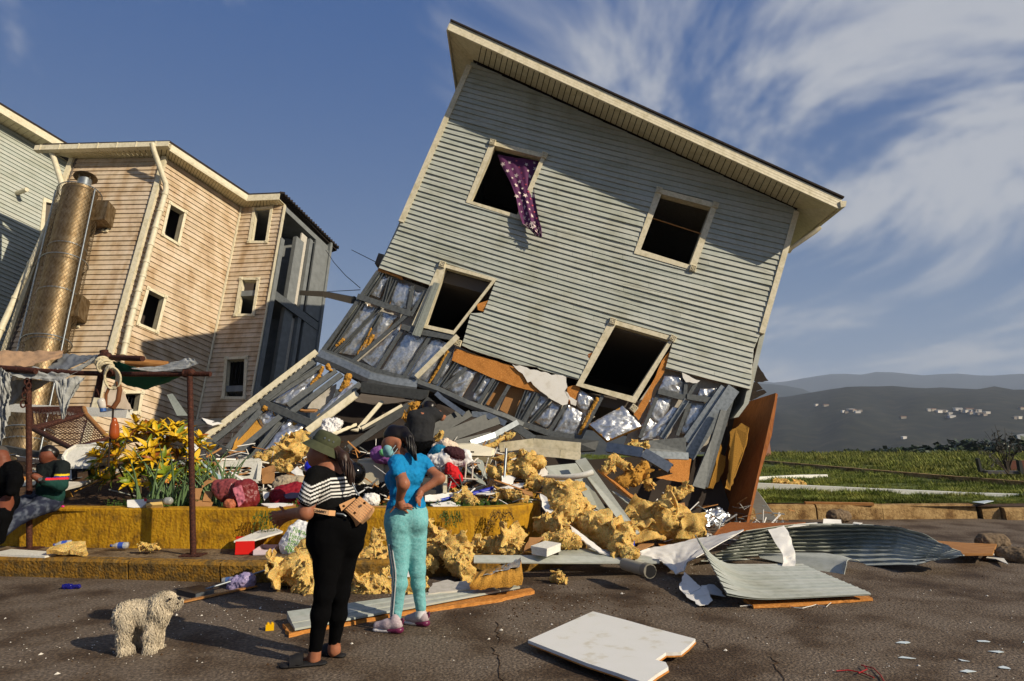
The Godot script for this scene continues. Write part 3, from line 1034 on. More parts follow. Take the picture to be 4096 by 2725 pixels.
	put(mb2, "corner_trim", M.grey_trim, root)
	mb2 = MB.new()
	var cl := pv([-1.043,3.475,0.16,-1.824,2.676,0.16])
	mb2.bar(cl[0], cl[1], 0.1, 0.03, Vector3(0, 0, 1))
	put(mb2, "hanging_trim", M.trim, root)
	corner_block(root, p2([-1.046,3.355])[0], -0.3, 0.13, 0.06)
	corner_block(root, p2([2.306,2.085])[0], -0.7, 0.13, 0.12)
	# --- exposed boards and torn house wrap
	panel(root, pv([-1.11,3.262,-0.01,-0.719,3.149,-0.01,-0.421,3.049,-0.01,-0.026,2.933,-0.01,0.203,2.784,-0.01,0.334,2.635,-0.01,0.545,2.392,-0.01,0.104,2.503,-0.01,-0.387,2.684,-0.01,-0.716,2.833,-0.01,-1.17,3.026,-0.01]), 0.012, M.osb, "osb_board", 0.004)
	panel(root, pv([1.069,2.504,-0.015,1.266,2.553,-0.015,1.313,2.471,-0.015,1.228,2.291,-0.015,1.161,2.177,-0.015,1.064,2.177,-0.015]), 0.012, M.osb, "osb_board", 0.01)
	panel(root, pv([3.059,3.2,-0.012,2.943,2.8,-0.012,2.716,2.454,-0.012,2.678,2.307,-0.012,2.418,1.869,-0.012,2.325,1.982,-0.012,2.48,2.226,-0.012,2.758,2.685,-0.012,2.903,3.016,-0.012]), 0.012, M.osb, "osb_board", 0.006)
	panel(root, pv([-2.664,4.88,-0.012,-2.567,4.847,-0.012,-2.183,4.707,-0.012,-2.164,4.634,-0.012,-2.341,4.716,-0.012,-2.549,4.79,-0.012,-2.677,4.806,-0.012]), 0.012, M.osb, "osb_board", 0.005)
	panel(root, pv([-0.688,4.139,0.015,-0.469,4.22,0.015,-0.561,3.994,0.015,-0.671,4.026,0.015]), 0.012, M.osb, "osb_board", 0.008)
	panel(root, pv([1.469,3.143,0.03,1.56,3.176,0.03,1.55,3.076,0.03,1.483,3.01,0.03]), 0.02, M.ply, "osb_board", 0.005)
	for w in [[0.006,2.943,0.03,0.562,2.794,0.03,1.043,2.695,0.03,1.065,2.499,0.03,1.015,2.433,0.03,1.094,2.303,0.03,1.06,2.173,0.03,0.962,2.148,0.03,0.721,2.286,0.03,0.527,2.433,0.03,0.365,2.613,0.03,0.3,2.589,0.03,0.203,2.761,0.03], [-2.521,4.829,0.02,-2.337,4.764,0.02,-2.193,4.698,0.02,-1.953,4.576,0.02,-1.787,4.559,0.02,-1.751,4.397,0.02,-1.886,4.445,0.02,-2.017,4.625,0.02,-2.193,4.698,0.02,-2.336,4.731,0.02,-2.43,4.706,0.02,-2.475,4.641,0.02], [0.999,2.433,0.03,1.239,2.238,0.03,1.221,2.14,0.03,1.125,2.173,0.03], [3.276,2.78,0.03,3.344,2.595,0.03,3.557,2.579,0.03,3.621,2.626,0.03,3.411,2.718,0.03]]:
		var o := panel(root, pv(w), 0.004, M.paper, "torn_house_wrap", 0.02, Vector3(0.02, 0.1, -1).normalized())
	# --- steel frame left of the lower left window
	var sx := -0.03
	for s in [[-2.669,4.824,-0.03,-3.663,3.228,-0.03], [-2.582,4.794,-0.03,-3.532,3.209,-0.03], [-2.418,4.705,-0.03,-2.537,4.167,-0.03], [-2.317,4.674,-0.06,-2.513,4.174,-0.06], [-1.969,4.518,-0.03,-2.042,4.012,-0.03], [-1.713,4.42,-0.03,-1.987,3.915,-0.03], [-2.595,4.094,-0.05,-3.446,3.161,-0.03], [-2.571,3.99,-0.02,-3.019,3.122,-0.02], [-2.074,3.915,-0.01,-3.063,3.026,-0.01], [-2.103,3.704,-0.03,-2.624,2.832,-0.03], [-1.579,3.541,-0.03,-2.092,2.702,-0.03], [-1.14,3.322,-0.03,-1.506,2.571,-0.03], [-1.069,2.982,-0.03,-1.412,2.479,-0.03], [-0.879,2.872,0.02,-1.315,2.491,0.02],
			[-0.503,2.771,-0.04,-0.729,2.408,-0.04], [-0.33,2.697,-0.04,-0.637,2.196,-0.04], [-0.248,2.666,-0.06,-0.556,2.165,-0.06], [-0.03,2.582,-0.05,-0.327,2.075,-0.05], [0.288,2.451,-0.05,0.071,1.896,-0.05], [0.464,2.399,-0.03,0.144,1.838,-0.03], [0.522,2.377,-0.05,0.234,1.84,-0.05], [0.745,2.276,-0.03,0.347,1.822,-0.03], [1.057,2.203,-0.03,0.717,1.661,-0.03], [1.745,2.35,-0.03,1.305,1.549,-0.03], [2.839,2.435,-0.05,2.432,1.536,-0.05], [3.37,2.711,-0.03,3.319,2.279,-0.03], [3.559,2.603,-0.03,3.359,2.279,-0.03], [4.033,2.496,-0.04,3.835,2.249,-0.04], [3.418,2.233,-0.03,3.143,1.58,-0.03]]:
		var q := pv(s)
		stud(root, q[0], q[1], 0.068)
	for s in [[-3.05,4.305,0,-1.983,3.943,0], [-2.163,3.697,0,-1.899,3.611,0], [-1.824,3.592,0,-1.074,3.459,0], [-3.682,3.203,0,-2.645,2.819,0], [-2.645,2.819,0,-1.807,2.595,0], [-0.741,2.151,0,0.071,1.852,0], [0.071,1.852,0,0.715,1.62,0], [0.715,1.62,0,1.326,1.524,0], [2.807,2.429,0,3.321,2.291,0], [3.348,2.32,0.02,4.014,2.213,0.02]]:
		var q := pv(s)
		stud(root, q[0], q[1], 0.11, M.steel, "rail")
	for s in [[[3.345,2.258,0.02,2.84,1.532,0.03], 0.1], [[3.792,2.23,0,3.318,1.531,0.05], 0.1], [[4.058,2.502,0.03,3.262,1.47,0.08], 0.13]]:
		var q := pv(s[0])
		stud(root, q[0], q[1], s[1], M.steel_light, "stud", 0.07)
	var q2 := pv([4.23,2.468,0.06,3.283,1.188,0.12])
	stud(root, q2[0], q2[1], 0.24, M.steel_light, "corner_post", 0.12)
	q2 = pv([4.147,2.291,0,3.529,0.648,0.1])
	stud(root, q2[0], q2[1], 0.2, M.steel, "corner_post", 0.1)
	# bent sill channels
	for s in [[[-3.737,3.117,0.12,-3.272,2.919,0.14,-2.718,2.661,0.2,-2.285,2.566,0.16,-1.81,2.509,0.1], 0.26, M.steel_light], [[-1.805,2.575,0.1,-1.417,2.437,0.12,-0.871,2.182,0.2,-0.352,1.995,0.18,-0.101,1.913,0.15,0.207,1.762,0.12], 0.15, M.steel]]:
		var q := pv(s[0])
		var rows := []
		for i in q.size():
			var t: Vector3 = (q[mini(i + 1, q.size() - 1)] - q[maxi(i - 1, 0)]).normalized()
			var up := Vector3(-t.y, t.x, 0)
			var hh: float = s[1] * 0.5
			rows.append([q[i] - up * hh + Vector3(0, 0, -0.06), q[i] - up * hh * 0.9 + Vector3(0, 0, 0.0), q[i] - up * hh * 0.2 + Vector3(0, 0, 0.03), q[i] + up * hh * 0.8 + Vector3(0, 0, 0.0), q[i] + up * hh + Vector3(0, 0, -0.08)])
		var mb := MB.new()
		for i in rows.size() - 1:
			for j in 4: mb.quad(rows[i][j], rows[i + 1][j], rows[i + 1][j + 1], rows[i][j + 1])
		put(mb, "bent_channel", s[2], root)
	# --- foil batts between the studs
	var sd := 0.0
	for b in [[-2.57,4.782,-0.09,-2.447,4.693,-0.09,-2.633,4.299,-0.09,-2.841,4.374,-0.09], [-2.299,4.669,-0.09,-1.991,4.57,-0.09,-2.09,4.061,-0.09,-2.438,4.158,-0.09], [-1.95,4.466,-0.09,-1.762,4.413,-0.09,-1.942,4.049,-0.09,-2.019,4.081,-0.09], [-2.945,4.214,-0.1,-2.665,4.077,-0.1,-3.186,3.431,-0.1,-3.412,3.459,-0.1], [-2.794,3.905,-0.07,-2.6,4.012,-0.07,-3.053,3.13,-0.07,-3.383,3.193,-0.07], [-2.595,4.026,-0.09,-2.26,3.929,-0.09,-2.657,3.41,-0.09,-2.793,3.524,-0.09], [-2.191,3.767,-0.1,-2.267,3.488,-0.1,-2.648,2.871,-0.1,-2.945,3.069,-0.1], [-2.101,3.64,-0.09,-1.674,3.534,-0.09,-2.102,2.732,-0.09,-2.542,2.837,-0.09], [-1.562,3.534,-0.09,-1.23,3.362,-0.09,-1.644,2.62,-0.09,-2.064,2.714,-0.09], [-1.154,3.278,-0.1,-1.06,3.221,-0.1,-1.402,2.524,-0.1,-1.626,2.599,-0.1], [-1.037,2.984,-0.1,-0.849,2.88,-0.1,-1.145,2.711,-0.1,-1.219,2.692,-0.1], [-0.875,2.874,-0.06,-0.679,2.809,-0.06,-0.969,2.316,-0.06,-1.305,2.501,-0.06],
			[-0.621,2.763,-0.1,-0.365,2.721,-0.1,-0.632,2.226,-0.1,-0.78,2.275,-0.1], [0.319,2.465,-0.1,0.434,2.424,-0.1,0.219,2.022,-0.1,0.129,2.046,-0.1], [0.54,2.349,-0.1,0.728,2.292,-0.1,0.414,1.916,-0.1,0.316,1.941,-0.1], [0.766,2.222,-0.06,0.969,2.157,-0.06,0.687,1.703,-0.06,0.437,1.853,-0.06], [1.067,2.181,-0.06,1.422,1.986,-0.06,1.228,1.563,-0.06,0.8,1.644,-0.06], [1.292,2.484,-0.05,1.583,2.295,-0.05,1.42,1.937,-0.05,1.213,2.197,-0.05], [2.972,2.762,-0.06,3.357,2.731,-0.06,3.299,2.353,-0.06,2.83,2.452,-0.06], [2.701,2.313,-0.06,3.107,2.313,-0.06,2.868,1.733,-0.06,2.587,1.96,-0.06], [2.589,1.961,-0.07,2.886,1.748,-0.07,2.419,1.492,-0.07,2.444,1.748,-0.07], [3.092,2.126,-0.03,3.218,2.08,-0.03,2.837,1.52,-0.03,2.443,1.499,-0.03], [3.644,2.482,-0.06,4.024,2.507,-0.06,3.842,2.282,-0.06,3.562,2.322,-0.06], [3.448,2.2,-0.07,3.795,2.2,-0.07,3.571,1.612,-0.07,3.224,1.612,-0.07]]:
		sd += 3.7
		batt(root, pv(b), 0.06, sd)
	# inner lining behind the frame
	panel(root, pv([-3.776,3.263,-0.2,-2.616,4.874,-0.2,-1.688,4.512,-0.2,-1.881,3.578,-0.2,-1.017,3.316,-0.2,0.183,2.796,-0.2,1.199,2.412,-0.2,1.612,1.948,-0.2,0.849,1.531,-0.2,-0.661,2.032,-0.2,-1.855,2.582,-0.2]), 0.02, M.gypsum, "lining_board")
	panel(root, pv([2.467,2.244,-0.22,3.141,3.145,-0.22,4.437,2.628,-0.22,3.853,1.283,-0.22,2.098,1.242,-0.22]), 0.02, M.gypsum, "lining_board")
	for b in [[-0.317,2.681,-0.17,-0.068,2.598,-0.17,-0.33,2.102,-0.17,-0.504,2.192,-0.17], [-0.018,2.581,-0.17,0.287,2.481,-0.17,0.072,1.921,-0.17,-0.24,2.085,-0.17]]:
		panel(root, pv(b), 0.01, M.card, "lining_board")
	# thin strips of exposed wool beside the studs
	for s in [[[-2.764,3.644,-0.02,-2.848,3.396,-0.02,-3.006,3.15,-0.02], 0.03], [[-2.724,3.512,-0.03,-2.845,3.265,-0.03], 0.035], [[-1.249,3.207,-0.02,-1.437,2.85,-0.02,-1.598,2.589,-0.02], 0.03], [[1.633,2.273,0,1.447,1.933,0,1.262,1.564,0], 0.035], [[-3.298,3.434,-0.02,-3.423,3.32,-0.02], 0.035]]:
		var q := pv(s[0])
		var bn := []
		for i in q.size() - 1: bn.append([q[i], q[i + 1], s[1], s[1] * 0.8])
		put(blob(bn, 0.014, 0.02, 0.02, 25.0), "glass_wool", M.wool_dark, root)
	# big loose batt slipping out under the lower right window
	batt(root, pv([1.444,1.789,0.22,2.098,2.14,0.12,2.417,1.752,0.25,1.76,1.481,0.35]), 0.13, 91.0, 0.03, 18, 18)
	build_curtain(root)

func star(mb: MB, c: Vector3, ax: Vector3, ay: Vector3, r: float, turn: float):
	var p := []
	for i in 10:
		var a := turn + TAU * i / 10.0
		var q := r if i % 2 == 0 else r * 0.42
		p.append(c + ax * cos(a) * q + ay * sin(a) * q)
	for i in 10: mb.tri(c, p[i], p[(i + 1) % 10])

func build_curtain(root: Node3D):
	# star-printed curtain pulled out over the sill of the upper left window
	var o := thing("curtain", "purple star-printed curtain hanging out of the upper left window", "curtain")
	var left := pv([-0.302,7.355,-0.1,-0.197,7.061,-0.08,-0.035,6.716,-0.02,0.078,6.368,0.06,0.133,6.003,0.14,0.21,5.734,0.17,0.319,5.653,0.2,0.473,5.49,0.2])
	var right := pv([0.553,7.219,-0.1,0.504,6.963,-0.08,0.439,6.74,-0.02,0.457,6.392,0.06,0.49,6.098,0.14,0.542,5.796,0.19,0.58,5.645,0.22,0.591,5.437,0.22])
	var rows := []
	var up := root.transform
	for i in 29:
		var t := i / 28.0 * 7.0
		var k := mini(int(t), 6)
		var a: Vector3 = left[k].lerp(left[k + 1], t - k)
		var b: Vector3 = right[k].lerp(right[k + 1], t - k)
		var r := []
		for j in 21:
			var s := j / 20.0
			var fold := sin(s * 11.0 + t * 0.5) * 0.025 * (0.4 + t * 0.16) + sin(s * 23.0 - t) * 0.012
			r.append(up * (a.lerp(b, s) + Vector3(0, 0, fold)))
		rows.append(r)
	rows.reverse()
	var mb := MB.new()
	mb.grid(rows)
	var cloth := put(mb, "cloth", M.curtain if M.has("curtain") else mat(C(84, 36, 78), 0.8), o)
	var st := MB.new()
	var pk := MB.new()
	for i in range(1, 28):
		for j in range(1, 20):
			if (i * 7 + j * 5) % 9 != 0: continue
			var p: Vector3 = rows[i][j]
			var ax: Vector3 = (rows[i][j + 1] - p).normalized()
			var nn: Vector3 = (rows[i][j + 1] - p).cross(rows[i + 1][j] - p).normalized()
			var wide: float = rows[i][0].distance_to(rows[i][20])
			if wide < 0.12: continue
			if (i * 3 + j) % 5 == 0: star(pk, p + nn * 0.006, ax, nn.cross(ax), 0.03, i)
			else: star(st, p + nn * 0.006, ax, nn.cross(ax), 0.032 + 0.014 * ((i + j) % 3), i + j)
	put(st, "star_print", mat(C(214, 196, 190), 0.85), cloth).set_meta("kind", "stuff")
	put(pk, "star_print", mat(C(190, 84, 104), 0.85), cloth).set_meta("kind", "stuff")
	settle(o)

# ---------------------------------------------------------------- the beige block leaning back, and the grey house beside it
# own axes: y = 0 at the wall tops, x across, z towards the road
func on_face(fv: Array, s: float, t: float, off := 0.0) -> Vector3:
	return fv[0] + fv[1] * s + Vector3(0, t, 0) + fv[2] * off

func face_boards(root: Node, fv: Array, len0: float, len1: float, low: float, pitch: float, holes: Array, mats: Array, tops := 0.0, low1 := 999.0):
	var n := int((tops - low) / pitch)
	if low1 > 900.0: low1 = low
	for k in n:
		var y1 := tops - k * pitch
		var y0 := y1 - pitch + 0.002
		var got: Array = [PackedVector2Array([Vector2(len0, y0), Vector2(len1, y0), Vector2(len1, y1), Vector2(len0, y1)])]
		for h in holes:
			var next := []
			for g in got: next.append_array(Geometry2D.clip_polygons(g, h))
			got = next
		for g in got:
			if g.size() < 3 or Geometry2D.is_polygon_clockwise(g): continue
			var mb := MB.new()
			var fr := []
			var bk := []
			for p in g:
				var t := clampf((y1 - p.y) / pitch, 0.0, 1.0)
				fr.append(on_face(fv, p.x, p.y, 0.012 + 0.028 * t + nz.get_noise_2d(p.x * 0.8, k * 0.6) * 0.008))
				bk.append(on_face(fv, p.x, p.y, -0.01))
			var ix := Geometry2D.triangulate_polygon(g)
			for i in range(0, ix.size(), 3):
				var a: Vector3 = fr[ix[i]]; var b: Vector3 = fr[ix[i + 1]]; var c: Vector3 = fr[ix[i + 2]]
				if (b - a).cross(c - a).dot(fv[2]) > 0.0: mb.tri(a, b, c)
				else: mb.tri(a, c, b)
			for i in fr.size():
				var j := (i + 1) % fr.size()
				mb.quad(fr[i], bk[i], bk[j], fr[j])
			put(mb, "siding_board", mats[(k * 5 + int(g[0].x * 2.0)) % 3], root)

func face_window(root: Node, fv: Array, outer: Array, w := 0.1, deep := 0.22, blocks := true, bars := 0, m: Material = null):
	var o := p2(outer)
	var c := (o[0] + o[1] + o[2] + o[3]) / 4.0
	var n := PackedVector2Array()
	for p in o: n.append(p + Vector2(signf(c.x - p.x) * w, signf(c.y - p.y) * w))
	var mb := MB.new()
	for i in 4:
		var j := (i + 1) % 4
		var q := []
		for z in [-deep, 0.03]:
			for p in [n[i], n[j], o[j].lerp(n[j], 0.6), o[i].lerp(n[i], 0.6)]: q.append(on_face(fv, p.x, p.y, z))
		mb.hexa(q)
	var win := put(mb, "window", M.trim if not m else m, root)
	for i in 4:
		var j := (i + 1) % 4
		mb = MB.new()
		var q := []
		for z in [-0.01, 0.055]:
			for p in [o[i], o[j], n[j], n[i]]: q.append(on_face(fv, p.x, p.y, z))
		mb.hexa(q)
		put(mb, "trim_board", M.trim if not m else m, win)
		if blocks:
			mb = MB.new()
			var p := o[i].lerp(n[i], 0.5)
			var bs := Basis(fv[1], Vector3.UP, fv[2])
			mb.box(Transform3D(bs, on_face(fv, p.x, p.y, 0.06)), Vector3(w * 1.25, w * 1.25, 0.03))
			mb.box(Transform3D(bs, on_face(fv, p.x, p.y, 0.08)), Vector3(w * 0.5, w * 0.5, 0.02))
			put(mb, "corner_block", M.trim, win)
	for i in bars:
		mb = MB.new()
		var s := lerpf(n[0].x, n[1].x, (i + 1.0) / (bars + 1.0))
		mb.tube([on_face(fv, s, n[0].y, -0.1), on_face(fv, s, n[2].y, -0.1)], 0.01, 5)
		put(mb, "window_bar", M.black, win)

func wall_strip(root: Node, called: String, a: Vector3, b: Vector3, w: float, h: float, up: Vector3, m: Material):
	var mb := MB.new()
	mb.bar(a, b, w, h, up)
	return put(mb, called, m, root)

func build_beige_house():
	var root := thing("beige_house", "stained beige clapboard block leaning back, its right end torn open", "house")
	root.position = Vector3(-10.1249,9.5954,-19.0000)
	root.rotation.x = -0.30718
	var fa: Array = [Vector3(-2.7031,-0.0000,-0.0730),Vector3(0.9996,0,0.0270),Vector3(-0.0270,0,0.9996),2.7041]
	var fb: Array = [Vector3(0.0000,0.0000,0.0000),Vector3(0.4878,0,-0.8729),Vector3(0.8729,0,0.4878),2.7741]
	var fc: Array = [Vector3(1.3533,0.0000,-2.4216),Vector3(0.9959,0,0.0902),Vector3(-0.0902,0,0.9959),1.4820]
	var fd: Array = [Vector3(2.8293,0.0000,-2.2880),Vector3(0.3254,0,-0.9456),Vector3(0.9456,0,0.3254),2.6342]
	var low := -9.6
	var wb := [[0.413,-1.285,1.021,-1.28,1.041,-2.47,0.443,-2.45], [0.433,-4.107,1.053,-4.117,1.053,-5.281,0.411,-5.284], [0.516,-7.077,1.061,-6.942,1.103,-7.568,0.641,-7.677]]
	var wc := [[0.431,-0.062,1.098,-0.04,1.138,-1.451,0.479,-1.412], [0.454,-2.658,1.097,-2.693,1.136,-4.03,0.501,-4], [0.48,-5.325,1.162,-5.32,1.32,-6.654,0.613,-6.631]]
	var wa := [[1.519,-1.809,1.701,-1.813,1.707,-2.611,1.535,-2.597], [1.501,-4.751,1.68,-4.753,1.721,-5.548,1.554,-5.545]]
	face_boards(root, fa, 0.0, fa[3], low, 0.152, cut_holes(wa), M.beige)
	face_boards(root, fb, 0.0, fb[3], low, 0.152, cut_holes(wb), M.beige)
	face_boards(root, fc, 0.0, fc[3], low, 0.152, cut_holes(wc), M.beige)
	for w in wa: face_window(root, fa, w, 0.05, 0.3)
	for i in 3: face_window(root, fb, wb[i], 0.08, 0.16, true, 3 if i == 2 else 0)
	for i in 3: face_window(root, fc, wc[i], 0.085, 0.16, true, 3 if i == 2 else 0)
	# backing sheets, floors and rooms
	var al: Vector3 = fa[0]; var ab: Vector3 = fb[0]; var bc: Vector3 = fc[0]; var cd: Vector3 = fd[0]
	var de: Vector3 = cd + fd[1] * fd[3]
	var alb = al + fb[1] * 5.5
	var deb = de + Vector3(-2.6, 0, -1.2)
	for e in [[al, alb], [alb, deb], [deb, de]]:
		var mb := MB.new()
		var n: Vector3 = (e[1] - e[0]).cross(Vector3.UP).normalized()
		mb.prism([e[0], e[1], e[1] + Vector3(0, low, 0), e[0] + Vector3(0, low, 0)], n * 0.12)
		put(mb, "wall", M.inside, root)
	for y in [0.02, -3.1, -6.2, -9.3]:
		var mb := MB.new()
		var p := []
		for q in [al, ab, bc, cd, de, deb, alb]: p.append(q + Vector3(0, y, 0) + (Vector3(al.x + 3.0, 0, -4.0) - q) * Vector3(0.012, 0, 0.012))
		mb.prism(p, Vector3(0, -0.18, 0))
		put(mb, "floor_slab", M.grey_paint, root)
	for k in 3:   # inner partition so that the open end reads as rooms
		var mb := MB.new()
		var a = bc + fb[1] * 1.6 + Vector3(0.1, -0.2 - 3.1 * k, 0)
		mb.prism([a, a + Vector3(1.15, 0, -0.3), a + Vector3(1.15, -2.9, -0.3), a + Vector3(0, -2.9, 0)], Vector3(0, 0, -0.1))
		put(mb, "partition", M.grey_paint, root)
		mb = MB.new()
		var b := ab + Vector3(-0.7, -0.2 - 3.1 * k, -0.4)
		mb.prism([b, b + fb[1] * 4.4, b + fb[1] * 4.4 + Vector3(0, -2.9, 0), b + Vector3(0, -2.9, 0)], Vector3(-0.1, 0, 0))
		put(mb, "partition", M.dark_room, root)
	# trims
	for e in [[al + Vector3(-0.02, 0, 0.05), 0.12], [ab + Vector3(0.02, 0, 0.05), 0.14], [cd + Vector3(0.0, 0, 0.03), 0.05]]:
		wall_strip(root, "corner_trim", e[0] + Vector3(0, -0.02, 0), e[0] + Vector3(0, low, 0), e[1], 0.1, Vector3(0, 0, 1), M.trim)
	wall_strip(root, "corner_trim", bc + Vector3(0.03, -0.02, 0.05), bc + Vector3(0.03, low, 0.05), 0.05, 0.05, Vector3(0, 0, 1), M.trim)
	# eaves
	var ev := pv([-3.458,0,0.287,0.262,0,0.414,1.706,0,-2.034,2.73,0,-1.964,3.818,0,-5.106])
	var wt := [al + Vector3(0, 0.01, 0), ab + Vector3(0, 0.01, 0), bc + Vector3(0, 0.01, 0), cd + Vector3(0, 0.01, 0), de + Vector3(0, 0.01, 0)]
	for i in 3:
		var n: int = [22, 30, 12][i]
		for j in n:
			var mb := MB.new()
			var a: Vector3 = wt[i].lerp(wt[i + 1], (j + 0.08) / n); var b: Vector3 = wt[i].lerp(wt[i + 1], (j + 0.92) / n)
			var c: Vector3 = ev[i].lerp(ev[i + 1], (j + 0.92) / n); var d: Vector3 = ev[i].lerp(ev[i + 1], (j + 0.08) / n)
			var u := Vector3(0, 0.02, 0)
			mb.hexa([d, c, b, a, d + u, c + u, b + u, a + u])
			put(mb, "soffit_board", M.soffit, root)
	for i in [1, 2]:
		var mb := MB.new()
		var a: Vector3 = ev[i]; var b: Vector3 = ev[i + 1]
		var n: Vector3 = (b - a).cross(Vector3.UP).normalized() * -0.03
		if n.z < 0.0 and i == 2: n = -n
		mb.prism([a + Vector3(0, -0.03, 0), b + Vector3(0, -0.03, 0), b + Vector3(0, 0.2, 0), a + Vector3(0, 0.2, 0)], n)
		put(mb, "fascia_board", M.trim, root)
	var mbr := MB.new()
	mbr.prism([ev[0] + Vector3(0, 0.22, 0), ev[1] + Vector3(0, 0.22, 0), ev[2] + Vector3(0, 0.22, 0), ev[3] + Vector3(0, 0.22, 0), ev[4] + Vector3(0, 0.1, 0), deb + Vector3(0.3, 0.2, -0.5), alb + Vector3(-1, 0.2, -0.5)], Vector3(0, 0.06, 0))
	var roof := put(mbr, "roof", M.shingle, root)
	for i in 24:
		var mb := MB.new()
		var p: Vector3 = ev[3].lerp(ev[4], (i + 0.5) / 24.0) + Vector3(0.02, 0.26 - 0.05 * i / 24.0, 0)
		mb.box(Transform3D(Basis(Vector3(0, 1, 0), 0.25).rotated(Vector3(1, 0, 0), rng.randf_range(-0.1, 0.1)), p), Vector3(0.16, 0.07, 0.13))
		put(mb, "roof_tile", M.shingle, roof)
	# gutter with brackets, downpipes
	var mb1 := MB.new()
	var g0 = ev[0] + Vector3(-0.1, 0.02, 0.05); var g1: Vector3 = ev[1] + Vector3(0.08, 0.06, 0.05)
	mb1.channel(g0, g1, 0.15, 0.17, Vector3(0, -1, 0.0), 0.012)
	var gut := put(mb1, "gutter", M.trim, root)
	for i in 7:
		mb1 = MB.new()
		mb1.box(Transform3D(Basis(), g0.lerp(g1, (i + 0.3) / 7.0) + Vector3(0, 0, 0.0)), Vector3(0.03, 0.19, 0.18))
		put(mb1, "gutter_clip", M.trim, gut)
	for d in [[-3.249,0.251,0.212,-3.146,-0.03,0.215,-2.797,-0.675,0.225,-2.512,-1.212,0.232,-2.456,-1.503,0.234,-2.601,-3.534,0.23,-2.797,-5.578,0.225,-2.841,-6.415,0.223], [-0.049,-0.053,0.661,-0.003,-0.223,0.579,0.142,-0.633,0.319,0.281,-1.027,0.071,0.306,-1.197,0.026,0.297,-2.327,0.043,0.3,-3.465,0.037,0.302,-4.345,0.034,0.302,-5.361,0.033,0.322,-6.313,-0.003]]:
		mb1 = MB.new()
		var q := pv(d)
		mb1.tube(q, 0.075, 12)
		var pipe := put(mb1, "downpipe", M.trim, root)
		for i in range(5, q.size()):
			for t in [0.1, 0.6]:
				mb1 = MB.new()
				var p: Vector3 = q[i - 1].lerp(q[i], t)
				var dd: Vector3 = (q[i] - q[i - 1]).normalized()
				mb1.tube([p, p + dd * 0.07], 0.09, 12)
				put(mb1, "pipe_collar", M.trim, pipe)
	# open end: columns, floor edges, boards
	for s in [[[2.867,-1.662,-2.336,2.898,-5.022,-2.427], 0.16], [[2.823,-2.391,-2.422,2.906,-6.231,-2.664], 0.12], [[3.063,-1.052,-3.275,3.121,-4.603,-3.441], 0.4], [[3.276,-0.75,-3.741,3.361,-4.751,-3.987], 0.16], [[3.666,-0.114,-4.72,3.716,-3.951,-4.865], 0.12]]:
		var q := pv(s[0])
		q[1].x = q[0].x; q[1].z = q[0].z
		wall_strip(root, "column", q[0] + Vector3(0, 0.4, 0), q[0] + Vector3(0, low, 0), s[1], 0.14, fd[2], M.grey_paint)
	for y in [-3.1, -6.2]:
		wall_strip(root, "floor_beam", cd + Vector3(0, y - 0.1, 0), de + Vector3(0, y - 0.1, 0), 0.08, 0.28, Vector3.UP, M.steel)
	for k in 3:
		var mb := MB.new()
		var a = cd + fd[1] * 1.75 + Vector3(0.02, -0.2 - 3.1 * k, 0)
		mb.prism([a, a + fd[1] * 0.85, a + fd[1] * 0.85 + Vector3(0, -2.8, 0), a + Vector3(0, -2.8, 0)], -fd[2] * 0.06)
		put(mb, "wall_panel", M.grey_paint, root)
		mb = MB.new()
		a = cd + fd[1] * 1.12 + Vector3(0.0, -0.3 - 3.1 * k, 0) - fd[2] * 0.1
		mb.prism([a, a + fd[1] * 0.3, a + fd[1] * 0.3 + Vector3(0, -2.6, 0), a + Vector3(0, -2.6, 0)], -fd[2] * 0.05)
		put(mb, "wall_panel", M.gypsum, root)
	# plinth
	mb1 = MB.new()
	mb1.prism([al + Vector3(-0.6, -9.0, 0.15), cd + Vector3(0.4, -9.55, 2.0), cd + Vector3(0.4, -10.9, 2.0), al + Vector3(-0.6, -10.9, 0.15)], Vector3(0, 0, -0.5))
	put(mb1, "plinth", M.plinth, root)
	build_duct(root, fa)
	# ---- grey-green house behind on the left
	var g := thing("grey_house", "pale green clapboard house behind the exhaust duct at the left edge", "house")
	g.position = root.position
	g.rotation = root.rotation
	var fg: Array = [Vector3(-5.9031,0,-1.2730),Vector3(0.4878,0,-0.8729),Vector3(0.8729,0,0.4878),9.0]
	var wg: Array = [1.378,0.441,1.79,0.509,1.957,-0.655,1.619,-0.856]
	face_boards(g, fg, -6.0, 8.0, -10.5, 0.135, cut_holes([wg]), M.siding, GTOP)
	face_window(g, fg, wg, 0.11, 0.2, false, 3)
	mb1 = MB.new()
	mb1.prism([on_face(fg, -6, GTOP, -0.05), on_face(fg, 8, GTOP, -0.05), on_face(fg, 8, -10.5, -0.05), on_face(fg, -6, -10.5, -0.05)], fg[2] * -4.0)
	put(mb1, "wall", M.inside, g)
	for j in 70:
		mb1 = MB.new()
		var s0 := lerpf(-6.0, 8.0, j / 70.0)
		var s1 := lerpf(-6.0, 8.0, (j + 0.94) / 70.0)
		mb1.hexa([on_face(fg, s0, GTOP, 0.55), on_face(fg, s1, GTOP, 0.55), on_face(fg, s1, GTOP, 0.02), on_face(fg, s0, GTOP, 0.02), on_face(fg, s0, GTOP + 0.02, 0.55), on_face(fg, s1, GTOP + 0.02, 0.55), on_face(fg, s1, GTOP + 0.02, 0.02), on_face(fg, s0, GTOP + 0.02, 0.02)])
		put(mb1, "soffit_board", M.soffit, g)
	wall_strip(g, "fascia_board", on_face(fg, -6, GTOP + 0.1, 0.56), on_face(fg, 8, GTOP + 0.1, 0.56), 0.04, 0.26, Vector3.UP, M.trim)
